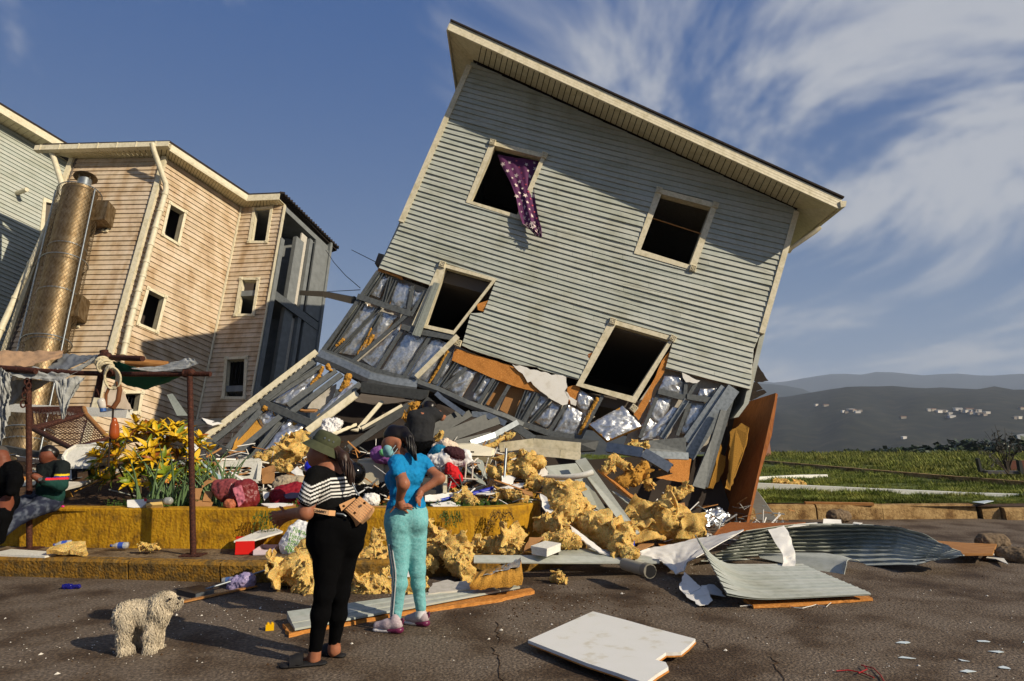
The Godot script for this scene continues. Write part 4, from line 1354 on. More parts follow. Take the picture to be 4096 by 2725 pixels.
	wall_strip(g, "roof", on_face(fg, -6, GTOP + 0.26, -1.5), on_face(fg, 8, GTOP + 0.26, -1.5), 4.2, 0.06, Vector3.UP, M.shingle)
	mb1 = MB.new()
	var ps := p2([0.655,0.132,1.01,0.345])
	mb1.tube([on_face(fg, ps[0].x, ps[0].y, 0.02), on_face(fg, ps[0].x + 0.05, ps[0].y, 0.5)], 0.07, 10)
	put(mb1, "vent_pipe", M.trim, g)

var GTOP := 2.131

func cut_holes(list: Array) -> Array:
	var out := []
	for w in list:
		var o := p2(w)
		var c := (o[0] + o[1] + o[2] + o[3]) / 4.0
		for i in 4: o[i] = o[i].move_toward(c, 0.04)
		if Geometry2D.is_polygon_clockwise(o): o.reverse()
		out.append(o)
	return out

func build_duct(house: Node3D, fa: Array):
	var o := thing("exhaust_duct", "tall steel exhaust duct in a wire cage on the beige wall", "duct")
	var ax := pv([-1.742,-1.642,0.503,-1.29,-6.411,0.515])
	var top: Vector3 = Vector3.ZERO
	var lean := Quaternion(Vector3.DOWN, (ax[1] - ax[0]).normalized())
	o.transform = house.transform * Transform3D(Basis(lean), ax[0])
	var galv := mat(C(146, 138, 122), 0.45, 0.7, ntex(91, 256, 0.03, 5, [[0.0, C(130, 105, 70)], [0.5, C(210, 190, 160)], [1.0, C(255, 250, 240)]]), Vector3(1.2, 0.5, 1.2))
	var y := 0.0
	for h in [1.9, 1.35, 1.4, 0.9, 1.6, 1.3]:
		var mb := MB.new()
		mb.lathe([[0.42, -y - h + 0.01], [0.42, -y - 0.03], [0.435, -y - 0.025], [0.435, -y]], Transform3D(Basis(), top), 28)
		if y == 0.0: mb.lathe([[0.435, 0.0], [0.02, 0.02]], Transform3D(Basis(), top), 28)
		put(mb, "duct_section", galv, o)
		mb = MB.new()
		mb.lathe([[0.44, -y - h], [0.455, -y - h + 0.015], [0.44, -y - h + 0.03]], Transform3D(Basis(), top), 28)
		put(mb, "duct_band", M.steel_light, o)
		y += h
	var mbn := MB.new()
	mbn.lathe([[0.17, 0.0], [0.17, 0.42]], Transform3D(Basis(), top + Vector3(0.06, 0, 0)), 20)
	put(mbn, "duct_neck", M.steel_light, o)
	mbn = MB.new()
	mbn.lathe([[0.3, 0.5], [0.29, 0.52], [0.02, 0.6]], Transform3D(Basis(), top + Vector3(0.06, 0, 0)), 20)
	mbn.lathe([[0.02, 0.53], [0.3, 0.5]], Transform3D(Basis(), top + Vector3(0.06, 0, 0)), 20)
	for i in 4:
		var a := TAU * i / 4 + 0.4
		mbn.bar(top + Vector3(0.06 + cos(a) * 0.16, 0.38, sin(a) * 0.16), top + Vector3(0.06 + cos(a) * 0.2, 0.53, sin(a) * 0.2), 0.03, 0.01, Vector3(0, 0, 1))
	put(mbn, "rain_cap", galv, o)
	# cage
	var mesh := MB.new()
	var rc := 0.52
	for k in 40:
		for dir in [-1.0, 1.0]:
			var prev := Vector3.ZERO
			for i in 61:
				var t := i / 60.0
				var a: float = TAU * k / 40.0 + dir * t * 9.0
				var p := top + Vector3(cos(a) * rc, -0.05 - t * 8.6, sin(a) * rc)
				if i > 0: mesh.bar(prev, p, 0.007, 0.004, Vector3(cos(a), 0, sin(a)))
				prev = p
	var cage := put(mesh, "cage_mesh", galv, o)
	cage.set_meta("kind", "stuff")
	for a in [0.35, 2.6]:
		mbn = MB.new()
		mbn.tube([top + Vector3(cos(a) * 0.55, -0.1, sin(a) * 0.55), top + Vector3(cos(a) * 0.55, -8.7, sin(a) * 0.55)], 0.022, 6)
		put(mbn, "cage_rod", M.steel_light, o)
	for yy in [-0.05, -2.3, -4.6, -6.9]:
		mbn = MB.new()
		var ring := []
		for i in 33: ring.append(top + Vector3(cos(TAU * i / 32) * 0.535, yy, sin(TAU * i / 32) * 0.535))
		mbn.tube(ring, 0.014, 5)
		put(mbn, "cage_ring", M.steel_light, o)
	for w in [[1.378,-2.215], [1.445,-5.156]]:
		mbn = MB.new()
		var c: Vector3 = o.transform.affine_inverse() * (house.transform * on_face(fa, w[0], w[1], 0.28))
		mbn.box(Transform3D(Basis(), c), Vector3(0.85, 0.62, 0.4))
		put(mbn, "side_outlet", galv, o)

# ---------------------------------------------------------------- wreckage
func newell(p: Array) -> Vector3:   # normal of an outline, turned towards the road
	var n := Vector3.ZERO
	for i in p.size(): n += p[i].cross(p[(i + 1) % p.size()])
	n = n.normalized()
	var c := Vector3.ZERO
	for q in p: c += q
	if n.dot(Vector3(0, 1.6, 0) - c / p.size()) < 0.0: n = -n
	return n

func slab(mb: MB, p: Array, th: float, rag := 0.0):
	mb.prism(ragged(p, rag, 0.06) if rag > 0.0 else p, -newell(p) * th)

func board(called: String, label: String, cat: String, a: Array, th: float, m: Material, rag := 0.0, group := "") -> MeshInstance3D:
	var mb := MB.new()
	slab(mb, pv(a), th, rag)
	return one(mb, called, m, label, cat, group)

func wool(label: String, a: Array, r: Array, m: Material = null, amp := 0.35):
	var p := pv(a)
	var bn := []
	for i in maxi(p.size() - 1, 1):
		var j := mini(i + 1, p.size() - 1)
		bn.append([p[i], p[j], r[i % r.size()], r[j % r.size()]])
	var big: float = r.max()
	for i in bn.size():   # irregular lumps around the main run
		for k in 3:
			var c: Vector3 = bn[i][0].lerp(bn[i][1], rng.randf())
			var rr: float = bn[i][2]
			var dv := Vector3(rng.randf() - 0.5, rng.randf() - 0.5, rng.randf() - 0.5).normalized()
			var s := rng.randf_range(0.28, 0.5)
			bn.append([c + dv * rr * 0.68, c + dv * rr * 0.78 + Vector3(rng.randf() - 0.5, rng.randf() - 0.5, rng.randf() - 0.5) * rr * 0.9, rr * s, rr * s * 0.5])
		bn[i][2] *= 0.76; bn[i][3] *= 0.76
	var mb := blob(bn, clampf(big * 0.11, 0.014, 0.02), big * 0.34, big * amp * 0.6, 0.5 / big + 1.2, "", true)
	for i in mini(int(p.size() * 2.0), 8):   # torn sheets peeling off
		var c: Vector3 = bn[i % bn.size()][0].lerp(bn[i % bn.size()][1], rng.randf())
		var dv := Vector3(rng.randf() - 0.5, rng.randf() * 0.7, rng.randf() * 0.6).normalized()
		c += dv * big * 0.6
		var e1 := dv.cross(Vector3(rng.randf() - 0.5, rng.randf() - 0.5, rng.randf() - 0.5)).normalized() * big * rng.randf_range(0.5, 1.0)
		var e2 := (dv.cross(e1).normalized() + dv * rng.randf_range(0.1, 0.9)) * big * rng.randf_range(0.4, 0.8)
		var rows := quad_rows([c - e1 - e2 * 0.6, c + e1 * rng.randf_range(0.4, 1.0) - e2, c + e1 + e2 * rng.randf_range(0.3, 1.0), c - e1 * rng.randf_range(0.3, 0.8) + e2], 7, 7, big * 0.45, 1.1 / big, false, rng.randf() * 9.0)
		for row in rows:
			row[0] += e1.normalized() * rng.randf_range(-0.03, 0.03); row[7] += e1.normalized() * rng.randf_range(-0.03, 0.03)
		mb.thick(rows, clampf(big * 0.12, 0.01, 0.025))
	var count := mb.v.size()
	for k in mini(int(count / 90.0), 110):   # torn tufts standing off the surface
		var i := (rng.randi() % int(count / 3.0)) * 3
		var pt := mb.v[i]
		var q := mb.n[i]
		var dir := (q * 0.7 + Vector3(rng.randf() - 0.5, rng.randf() - 0.6, rng.randf() - 0.5)).normalized()
		var l := rng.randf_range(0.02, 0.055) * clampf(big * 6.0, 0.5, 1.3)
		var sd := dir.cross(q + Vector3(0.01, 0.02, 0.0)).normalized() * l * rng.randf_range(0.15, 0.35)
		var tip := pt + dir * l
		var md := pt + dir * l * 0.55 + q * l * 0.12
		mb.tri(pt - sd, pt + sd, md + sd * 0.7); mb.tri(pt - sd, md + sd * 0.7, md - sd * 0.6); mb.tri(md - sd * 0.6, md + sd * 0.7, tip)
	return one(mb, "insulation_clump", m if m else M.wool, label, "insulation", "torn yellow insulation")

func beam(label: String, a: Array, w := 0.09, h := 0.05, m: Material = null, called := "steel_beam"):
	var p := pv(a)
	var mb := MB.new()
	for i in p.size() - 1:
		mb.channel(p[i], p[i + 1], w, h, Vector3(0.05, 0.15, 1), 0.004)
	return one(mb, called, m if m else M.steel_dark, label, "beam", "bent steel studs in the wreckage")

func crumple(called: String, label: String, cat: String, corners: Array, m: Material, nu := 16, nv := 16, amp := 0.04, freq := 5.0, th := 0.004, group := "") -> MeshInstance3D:
	var mb := MB.new()
	var q := pv(corners)
	if newell(q).dot((q[1] - q[0]).cross(q[2] - q[0])) < 0.0: q = [q[0], q[3], q[2], q[1]]
	mb.thick(quad_rows(q, nu, nv, amp, freq, true, q[0].x * 3.0), th)
	return one(mb, called, m, label, cat, group)

func build_debris():
	# --- crushed ground-floor wall sloping down to the left
	var o := thing("collapsed_wall", "crushed steel-framed wall sloping down left of the tilted house", "wall")
	for s in [[-3.699,2.945,-12.7,-5.251,1.406,-11.9], [-3.538,2.874,-12.7,-4.439,2.183,-12.3], [-4.435,2.107,-12.3,-4.897,1.355,-11.9], [-3.289,2.786,-12.7,-4.04,2.116,-12.35], [-4.005,2.039,-12.3,-4.768,1.261,-11.9], [-3.163,2.702,-12.65,-3.965,1.978,-12.3], [-4.06,1.895,-12.3,-4.481,1.163,-11.85], [-2.778,2.518,-12.5,-3.481,1.825,-12.2], [-5.255,1.463,-11.95,-4.844,1.299,-11.85], [-3.196,2.415,-12.6,-3.251,2.053,-12.5]]:
		var q := pv(s)
		stud(o, q[0], q[1], 0.1)
	for s in [[-4.523,2.182,-12.28,-3.495,1.772,-12.15]]:
		var q := pv(s)
		stud(o, q[0], q[1], 0.13, M.steel, "rail")
	for s in [[[-3.616,3.119,-12.55,-5.567,1.287,-11.75], 0.1], [[-2.804,2.341,-12.4,-3.566,1.66,-12], 0.12]]:
		var q := pv(s[0])
		var mb := MB.new()
		mb.bar(q[0], q[1], s[1], 0.03, Vector3(0.1, 0.25, 1))
		for i in 26:
			var c: Vector3 = q[0].lerp(q[1], (i + 0.5) / 26.0)
			mb.bar(c + Vector3(0.03, -0.05, 0.02), c + Vector3(0.0, -0.075, 0.02), 0.03, 0.012, Vector3(0, 0, 1))
		put(mb, "trim_strip", M.trim, o)
	var sd := 50.0
	for b in [[-3.616,2.834,-12.7,-3.531,2.691,-12.7,-4.057,2.105,-12.45,-4.354,2.197,-12.45], [-4.585,1.91,-12.3,-4.325,2.039,-12.3,-4.194,1.886,-12.25,-4.442,1.698,-12.25], [-3.997,1.879,-12.25,-3.674,1.743,-12.2,-4.026,1.419,-11.95,-4.319,1.256,-11.85], [-2.965,2.556,-12.6,-2.842,2.475,-12.55,-3.451,1.865,-12.3,-3.514,1.94,-12.3]]:
		sd += 5.0
		batt(o, pv(b), 0.05, sd, 0.04)
	for b in [[[-4.635,1.848,-12.24,-4.577,1.893,-12.24,-4.424,1.698,-12.2,-4.822,1.267,-11.8,-4.78,1.521,-11.95], M.wool_dark], [[-3.945,2.779,-12.8,-3.853,2.876,-12.8,-4.171,2.501,-12.7,-4.409,2.259,-12.6,-4.443,2.322,-12.6,-4.28,2.453,-12.7], M.card], [[-3.869,2.05,-12.4,-3.516,2.05,-12.4,-3.547,2.017,-12.35,-3.807,2.025,-12.35], M.card], [[-3.598,2.425,-12.75,-3.285,2.536,-12.75,-3.326,2.28,-12.7,-3.542,2.057,-12.6,-3.761,2.073,-12.6], M.gypsum], [[-5.205,1.375,-12,-5.03,1.404,-12,-5.019,1.325,-11.95], M.card]]:
		var mb := MB.new()
		slab(mb, pv(b[0]), 0.03, 0.012)
		put(mb, "torn_board", b[1], o)
	for w in [[[-3.509,2.824,-12.6,-3.58,2.651,-12.6,-3.702,2.521,-12.55], 0.035], [[-3.031,2.651,-12.6,-3.074,2.525,-12.6,-3.148,2.4,-12.6], 0.07], [[-3.421,2.85,-12.62,-3.371,2.779,-12.62], 0.05], [[-4.415,2.059,-12.25,-4.443,2.029,-12.25], 0.05]]:
		var q := pv(w[0])
		var bn := []
		for i in q.size() - 1: bn.append([q[i], q[i + 1], w[1], w[1] * 0.7])
		put(blob(bn, 0.014, 0.03, 0.025, 22.0), "glass_wool", M.wool_dark, o)
	settle(o)
	# first-floor remains under the house, shade put into their dark colours
	board("floor_panel", "sagging floor panel with shade put into its colour under the raised side of the tilted house", "panel", [-3,2.71,-13.5,1.043,1.729,-13.6,1.273,1.101,-13.4,-4.022,1.101,-13.4], 0.06, M.dark_room)
	board("ceiling_panel", "ceiling panel darkened for the shade below the bent sill left of centre", "panel", [-2.969,2.223,-12.9,-2.869,2.369,-13,-2.289,2.299,-13,-1.85,2.223,-12.9,-2.463,2.154,-12.9,-2.701,2.168,-12.9], 0.02, M.inside, 0.01)  # colour taken from cream to dark for the shade there
	# --- beams
	board("steel_girder", "wide dark steel girder bent under the house left of the man in black", "girder", [-2.721,2.539,-12.3,-2.108,2.444,-12.25,-1.485,2.381,-12.2,-1.512,2.262,-12.2,-1.617,2.209,-12.2,-2.729,2.352,-12.3], 0.06, M.steel_dark)
	beam("twin steel stud running up right behind the hat", [-1.721,2.165,-12.1,-2.291,1.829,-11.9,-2.586,1.694,-11.8], 0.1)
	beam("long steel stud crossing low behind the two women", [-1.757,2.076,-12,-2.331,1.682,-11.8,-2.744,1.365,-11.6], 0.11)
	beam("cream angle strip slanting in the dark gap above the hat", [-2.349,2.193,-12.4,-2.669,1.702,-12], 0.07, 0.03, M.trim)
	beam("cream lath lying over the long stud behind the hat", [-1.927,2.102,-12,-2.563,1.7,-11.75], 0.05, 0.02, M.trim)
	beam("thick leaning steel post in front of the man in black", [-1.303,2.155,-11,-1.66,1.705,-10.9], 0.14, 0.08, M.steel_dark)
	beam("bright bent steel strap hanging below the sill joint", [-1.321,2.31,-11.9,-1.211,2.211,-11.85,-0.812,1.938,-11.7], 0.08, 0.03, M.steel_light)
	beam("uppermost stud of the fan right of the man in black", [-0.904,1.97,-11.9,-1.348,1.704,-11.5], 0.11)
	beam("second stud of the fan, dusted with yellow fluff", [-0.717,1.954,-11.8,-1.335,1.581,-11.4], 0.12)
	beam("third stud of the fan right of the man in black", [-0.433,1.893,-11.9,-1.248,1.545,-11.4], 0.11)
	beam("long lowest stud of the fan above the clothes pile", [-0.232,1.833,-11.8,-1.157,1.491,-11.3], 0.13)
	beam("short stud lying over the split air conditioner", [-0.352,1.593,-11.6,-0.918,1.451,-11.2], 0.1)
	beam("perforated bright stud meeting the foil flap", [0.093,1.799,-11.8,-0.285,1.588,-11.4,-0.671,1.458,-11.1], 0.09, 0.05, M.steel_light)
	beam("short steel brace under the bent sill", [0.023,1.752,-11.9,0.379,1.512,-11.8], 0.13, 0.06, M.steel)
	beam("twisted end of the bent sill above the fan of studs", [-0.698,1.944,-11.9,-0.427,1.925,-11.9,-0.104,1.776,-11.8], 0.1, 0.05, M.steel_light)
	board("foil_flap", "foil-faced flap of insulation above the split air conditioner", "insulation", [-0.649,1.446,-11.1,-0.363,1.608,-11.5,-0.059,1.637,-11.6,-0.376,1.405,-11.1], 0.015, M.foil)
	wool("torn yellow edge hanging under the foil flap", [-0.051,1.615,-11.5,-0.284,1.444,-11.2,-0.483,1.379,-11.05], [0.03, 0.05, 0.04])
	wool("small yellow tuft caught on the studs by the sill joint", [-0.079,1.539,-11.4,0.02,1.594,-11.4], [0.06, 0.05])
	board("steel_girder", "flat blue-grey steel web lying along the crushed floor line", "girder", [0.378,1.594,-12.1,1.524,1.488,-12.1,1.449,1.324,-12,1.206,1.309,-12,1.193,1.433,-12,0.376,1.479,-12.05], 0.04, M.steel_dark)
	board("steel_girder", "blue-grey steel web ending at the right corner post", "girder", [1.927,1.415,-11.9,2.416,1.496,-12,3.053,1.55,-12.1,3.05,1.293,-12.1,2.307,1.261,-11.9], 0.05, M.steel)
	beam("dented galvanised flange along the bottom right corner", [2.334,1.252,-11.9,3.044,1.222,-12], 0.12, 0.1, M.steel_light)
	beam("bent light steel box rail pointing right under the house", [1.609,1.38,-11.6,2.133,1.298,-11.2,2.518,1.054,-11], 0.16, 0.1, M.steel_light)
	beam("dark rail running back from the bent box rail", [2.517,1.029,-11,1.838,0.802,-11.6], 0.1, 0.06, M.steel_dark)
	for t in [["upper cream trim box with a torn left end", [-0.21,1.381,-11.7,0.365,1.452,-11.7,1.153,1.382,-11.6], 0.16], ["lower cream trim lying beneath the first trim box", [0.175,1.328,-11.5,0.792,1.281,-11.45,1.129,1.24,-11.45], 0.13]]:
		var q := pv(t[1])
		var mb := MB.new()
		for i in q.size() - 1: mb.bar(q[i], q[i + 1], 0.12, t[2], Vector3.UP)
		one(mb, "trim_box", M.trim, t[0], "trim", "cream trims in the wreckage")
	# --- right end of the house
	o = thing("plywood_sheet", "tall orange plywood sheet standing at the right corner of the house", "plywood")
	var mbp := MB.new()
	slab(mbp, pv([4.779,2.231,-14.6,4.899,2.284,-14,4.978,2.374,-12.9,4.944,2.229,-12.88,4.786,1.611,-12.8,4.511,0.94,-12.7,4.184,0.044,-12.5,4.031,-0.017,-12.9,3.907,-0.02,-13.6,4.201,0.99,-14.2]), 0.05)
	put(mbp, "sheet", M.ply, o)
	settle(o)
	board("insulation_strip", "long brown-yellow insulation strip on the orange plywood sheet", "insulation", [4.112,1.646,-13,4.329,1.813,-12.98,4.442,1.729,-12.9,4.373,1.422,-12.88,4.141,0.91,-12.82,3.996,0.59,-12.78,3.915,0.623,-12.8,4.024,0.906,-12.9,4.068,1.279,-12.95], 0.09, M.wool_dark, 0.02)
	board("insulation_strip", "second dim insulation strip deep behind the corner post", "insulation", [3.955,1.513,-13.3,4.042,1.538,-13.3,4.016,1.222,-13.3,4.113,1.174,-13.3,4.021,0.89,-13.2,3.8,0.585,-13.15,3.669,0.581,-13.2,3.783,0.909,-13.3], 0.09, M.wool_dark, 0.02)
	o = thing("roof_fragment", "dark broken shingle layers behind the right corner of the house", "roof piece")
	for s in [[5.101,3.091,-14.2,5.347,2.704,-14.2,5.093,2.664,-14.2,4.992,2.77,-14.2], [5.058,2.683,-14.1,5.182,2.525,-14.1,4.942,2.446,-14.1,4.952,2.657,-14.1], [5.145,2.994,-14.3,5.268,2.779,-14.3,5.079,2.752,-14.3], [4.611,2.408,-13.9,5.134,2.499,-13.9,5.183,2.447,-13.9,4.864,2.279,-13.9]]:
		var mb := MB.new()
		slab(mb, pv(s), 0.03, 0.01)
		put(mb, "shingle", M.shingle, o)
	settle(o)
	board("leaning_sheet", "grey-green panel leaning behind the orange plywood onto the road", "panel", [4.653,0.585,-13.3,4.789,0.364,-13.25,4.982,-0.007,-13.1,4.52,-0.055,-13.3], 0.03, M.siding[0])
	board("osb_sheet", "bright orange board under the lower right corner beam", "board", [2.666,1.176,-12.3,3.203,1.164,-12.35,3.11,0.737,-12.3,2.539,0.843,-12.2], 0.02, M.osb, 0.006)
	board("steel_post", "dented grey corner plate hanging down to the ground", "post", [3.644,1.505,-12.6,3.903,2.063,-12.8,4.006,2.034,-12.8,3.438,0.636,-12.4,3.2,0.695,-12.35], 0.05, M.steel)
	board("shadow_board", "dark board standing in for the shade inside the open right corner", "board", [4.491,2.036,-14.4,5,2.313,-14.6,4.262,-0.13,-13.8,3.534,-0.056,-13.6], 0.04, M.dark_room)  # dark sheet in place of the shade within the corner
	board("card_sheet", "brown hardboard square standing behind the right wool heap", "hardboard", [2.328,0.491,-10.9,2.717,0.536,-11,2.718,0.227,-10.7,2.331,0.231,-10.6], 0.012, M.card, 0.004)
	crumple("foil_scrap", "crumpled silver foil lying inside the right corner", "foil", [3.286,0.222,-12.2,3.683,0.31,-12.4,3.815,0.136,-12.2,3.305,0.045,-11.9], M.foil, 14, 10, 0.12, 6.0)
	# leaning siding pieces in the middle
	board("leaning_cladding", "long pale siding strip leaning from the rubble to the road", "siding", [1.004,1.186,-11,1.169,1.233,-11,1.8,0.223,-9.9,1.646,0.197,-9.85], 0.03, M.siding[1])
	board("leaning_cladding", "dim grey-green siding panel leaning behind the long strip", "siding", [0.542,1.093,-11.2,1.054,1.136,-11.3,1.415,0.495,-10.6,1.324,0.456,-10.6,0.625,0.86,-11], 0.02, M.siding[0])
	board("osb_strip", "narrow orange board strip wedged beside the leaning siding strip", "board", [1.353,1.055,-10.9,1.419,1.011,-10.95,1.966,0.578,-10.3,1.896,0.564,-10.3], 0.03, M.osb, 0.008)
	board("leaning_cladding", "pale green panel edge under the orange strip", "siding", [1.489,0.772,-10.7,1.941,0.551,-10.4,1.868,0.509,-10.3,1.745,0.568,-10.4], 0.02, M.siding[2], 0.01)
	board("dark_slab", "low dark slab across the back of the road under the house", "slab", [1.064,0.404,-11.3,1.987,0.317,-11.4,1.967,0.215,-11.3,1.09,0.228,-11.2], 0.1, M.dark_room)  # low strip in the dark brown of the other sheets
	var mbh := MB.new()
	mbh.tube(bez(pv([0.395,0.949,-10.9])[0], pv([0.913,0.918,-10.4])[0], pv([1.222,1.036,-10.5])[0], 14), 0.045, 8)
	one(mbh, "flexible_hose", M.white, "ribbed pale hose curving over the leaning panels", "hose")
	# --- insulation
	wool("fluffy yellow tuft above the rolled batt, left of the hose", [-0.017,1.059,-10.4,0.198,1.129,-10.4,0.396,1.182,-10.4], [0.14, 0.2, 0.13])
	wool("drooping smooth yellow sheet below the fluffy tuft", [0.247,1.034,-10.2,0.362,0.877,-10,0.573,0.858,-9.8], [0.14, 0.12, 0.1], M.wool, 0.2)
	wool("upper thick torn end of the big yellow roll", [0.561,0.825,-9.6,0.725,0.73,-9.4,0.803,0.611,-9.2,0.637,0.485,-9.1], [0.17, 0.24, 0.24, 0.18])
	wool("big yellow roll of insulation tumbling down to the road", [0.818,0.519,-9.2,0.983,0.452,-9,1.154,0.376,-8.8,1.272,0.318,-8.6], [0.17, 0.2, 0.22, 0.2], M.wool, 0.25)
	wool("ragged yellow foot of the big roll on the road", [1.394,0.39,-8.8,1.299,0.293,-8.4,1.232,0.235,-8.25], [0.12, 0.15, 0.1])
	wool("low yellow scrap right of the roll's foot", [1.299,0.238,-8.15,1.401,0.24,-8.1], [0.09, 0.08])
	wool("yellow wool bundle at the rounded wall end", [0.38,0.45,-8.9,0.514,0.457,-8.85,0.579,0.419,-8.7], [0.13, 0.15, 0.12])
	wool("flat yellow wool below the bundle at the wall end", [0.415,0.348,-8.4,0.615,0.362,-8.4,0.772,0.334,-8.4], [0.1, 0.12, 0.1])
	wool("large yellow heap of wool on the road by the orange board", [1.878,0.218,-10.3,2.055,0.287,-10.3,2.268,0.355,-10.3,2.441,0.269,-10.3,2.571,0.215,-10.2], [0.16, 0.24, 0.3, 0.26, 0.14], M.wool, 0.3)
	wool("yellow sheet folded on the bent box rail", [1.466,1.032,-10.9,1.616,1.214,-11,1.805,1.088,-10.9], [0.1, 0.1, 0.09], M.wool, 0.25)
	wool("brownish wool lining inside the bent box rail", [1.706,0.848,-10.9,1.914,0.94,-10.9,2.106,1.083,-11], [0.14, 0.14, 0.1], M.wool_dark, 0.2)
	wool("thin yellow crest on the blue-grey web", [1.945,1.399,-11.7,2.168,1.399,-11.7,2.289,1.389,-11.7], [0.06, 0.08, 0.05])
	wool("small hanging yellow tuft under the box rail", [2.138,0.86,-11,2.154,0.767,-11], [0.09, 0.07])
	wool("slanting yellow strip above the hardboard square", [2.411,0.628,-10.9,2.58,0.665,-10.9,2.789,0.756,-10.9], [0.1, 0.1, 0.06])
	for w in [["first small yellow clump along the wall base", [-0.42,0.185,-8.55,-0.289,0.227,-8.55], [0.07, 0.1]], ["round yellow clump at the foot of the wall end", [-0.086,0.249,-8.5,0.015,0.291,-8.5], [0.14, 0.16]], ["yellow clump between the round clump and the wall", [-0.201,0.207,-8.5,-0.158,0.235,-8.5], [0.08, 0.1]], ["stray yellow tuft on the open road", [0.458,0.04,-7.745,0.543,0.04,-7.653], [0.06, 0.05]]]:
		if w[1] is Array: wool(w[0], w[1], w[2])
	wool("big pillow of yellow wool against the kerb beside the black leggings", [-2.434,0.1,-7.5,-2.277,0.184,-7.5,-2.202,0.244,-7.7], [0.1, 0.2, 0.22], M.wool, 0.2)
	wool("bulging lower end of the pillow wool by the black leggings", [-2.145,0.165,-7.35,-2.089,0.048,-7.3,-2.075,-0.021,-7.3], [0.14, 0.15, 0.12], M.wool, 0.25)
	wool("long ragged yellow strip on the road between the two women", [-1.667,-0.021,-7.3,-1.524,0.013,-7.3,-1.356,0.013,-7.3,-1.225,0.013,-7.3], [0.1, 0.13, 0.12, 0.1])
	wool("yellow wool behind the ragged strip at the kerb foot", [-1.467,0.043,-7.55,-1.306,0.055,-7.55], [0.09, 0.1])
	wool("yellow strip showing right of the teal leggings' knee", [-1.093,0.036,-7.3,-1.009,0.019,-7.3,-0.883,0.014,-7.35], [0.12, 0.1, 0.06])
	wool("thick yellow batt on the walkway between the women", [-1.806,0.178,-8.15,-1.659,0.204,-8.15,-1.494,0.222,-8.2], [0.1, 0.12, 0.12], M.wool, 0.2)
	wool("curled yellow sheet standing against the wall between the women", [-1.641,0.431,-8.4,-1.607,0.331,-8.35,-1.568,0.232,-8.3], [0.06, 0.07, 0.08], M.wool, 0.2)
	wool("arched top of the curled yellow sheet", [-1.634,0.431,-8.4,-1.564,0.424,-8.4,-1.521,0.377,-8.4], [0.04, 0.05, 0.04])
	wool("yellow wool just left of the teal knee on the walkway", [-1.455,0.153,-8,-1.363,0.179,-8], [0.1, 0.11])
	wool("yellow wool pile on the walkway right of the teal leggings", [-1.055,0.398,-8.35,-1.005,0.245,-8.3,-0.868,0.272,-8.3,-0.753,0.24,-8.25], [0.12, 0.2, 0.2, 0.14])
	wool("yellow wool tongue spilling over the kerb edge", [-0.712,0.239,-8.1,-0.593,0.2,-7.95,-0.529,0.127,-7.8], [0.14, 0.17, 0.13])
	wool("small yellow lobe above the tongue by the wall", [-0.684,0.296,-8.4,-0.656,0.269,-8.4], [0.09, 0.08])
	wool("low yellow wool at the knee-high kerb edge", [-0.979,0.153,-8,-0.887,0.153,-8], [0.08, 0.07])
	wool("ragged yellow row under the wall end", [-0.433,0.242,-8.4,-0.238,0.256,-8.4,-0.057,0.229,-8.4], [0.08, 0.11, 0.13])
	wool("lumpy yellow mound beside the shoebox", [-0.099,0.264,-8.35,0.012,0.277,-8.35,0.039,0.232,-8.3], [0.13, 0.14, 0.1])
	wool("yellow slope of wool under the collapsed wall's foil", [-3.558,1.58,-11.6,-3.741,1.386,-11.4,-3.968,1.2,-11.2], [0.1, 0.15, 0.12])
	wool("broad gold batt hanging left of the hat", [-3.318,1.417,-11.2,-3.476,1.324,-11.1,-3.654,1.194,-11], [0.12, 0.17, 0.15])
	wool("yellow crumbs over the cardboard box left of the hat", [-3.595,1.119,-10.6,-3.425,1.081,-10.6], [0.08, 0.09])
	wool("small yellow plug at the stud end left of the hat", [-4.283,1.228,-11.6,-4.227,1.242,-11.6], [0.06, 0.06])
	wool("dirty yellow strip hanging from the leaning post", [-1.522,2.082,-10.95,-1.583,1.974,-10.9,-1.641,1.892,-10.9,-1.662,1.798,-10.9], [0.06, 0.08, 0.06, 0.04], M.wool_dark)
	wool("bright yellow fluff stuck on the fan of studs", [-1.149,1.624,-11.2,-1.196,1.516,-11.2], [0.06, 0.06])
	wool("yellow wool lying over the bed edge right of the blue shirt", [-0.717,0.724,-9.3,-0.619,0.769,-9.35,-0.524,0.709,-9.2], [0.07, 0.1, 0.1])
	wool("yellow wool under the torn plasterboard near the wall end", [-0.232,0.773,-9.6,-0.056,0.781,-9.6,0.118,0.747,-9.5,0.185,0.731,-9.4], [0.06, 0.09, 0.1, 0.06])
	wool("yellow tuft on the white debris by the steel rod", [-0.339,1.088,-10.4,-0.24,1.027,-10.3,-0.172,0.978,-10.2], [0.09, 0.1, 0.06])
	wool("yellow crumb by the red cloth's tip", [-0.865,0.799,-9.8,-0.793,0.799,-9.8], [0.06, 0.06])
	crumple("insulation_batt", "flat foil-backed wool batt curled up on the walkway", "insulation", [-5.289,0.299,-8,-5.304,0.316,-8.2,-5.062,0.34,-8.35,-4.858,0.274,-8.05], M.wool, 12, 8, 0.03, 5.0, 0.05)
	wool("crumpled tan scrap on the walkway near the right pole", [-4.387,0.267,-8.3,-4.274,0.284,-8.3,-4.177,0.275,-8.3], [0.03, 0.05, 0.03])
	# thick batt block with foil top, on the road in front of the kerb
	o = thing("batt_block", "thick block of wool with torn foil top lying on the road", "insulation")
	var bq := pv([-0.395,0.117,-6.85,-0.024,0.155,-6.95,0.091,0.167,-7,-0.398,0.129,-7.3])
	mbp = MB.new()
	var lo := pv([-0.401,0.113,-6.85,0.096,0.133,-6.95])
	var hi := pv([-0.374,0.225,-6.85,0.073,0.304,-6.95])
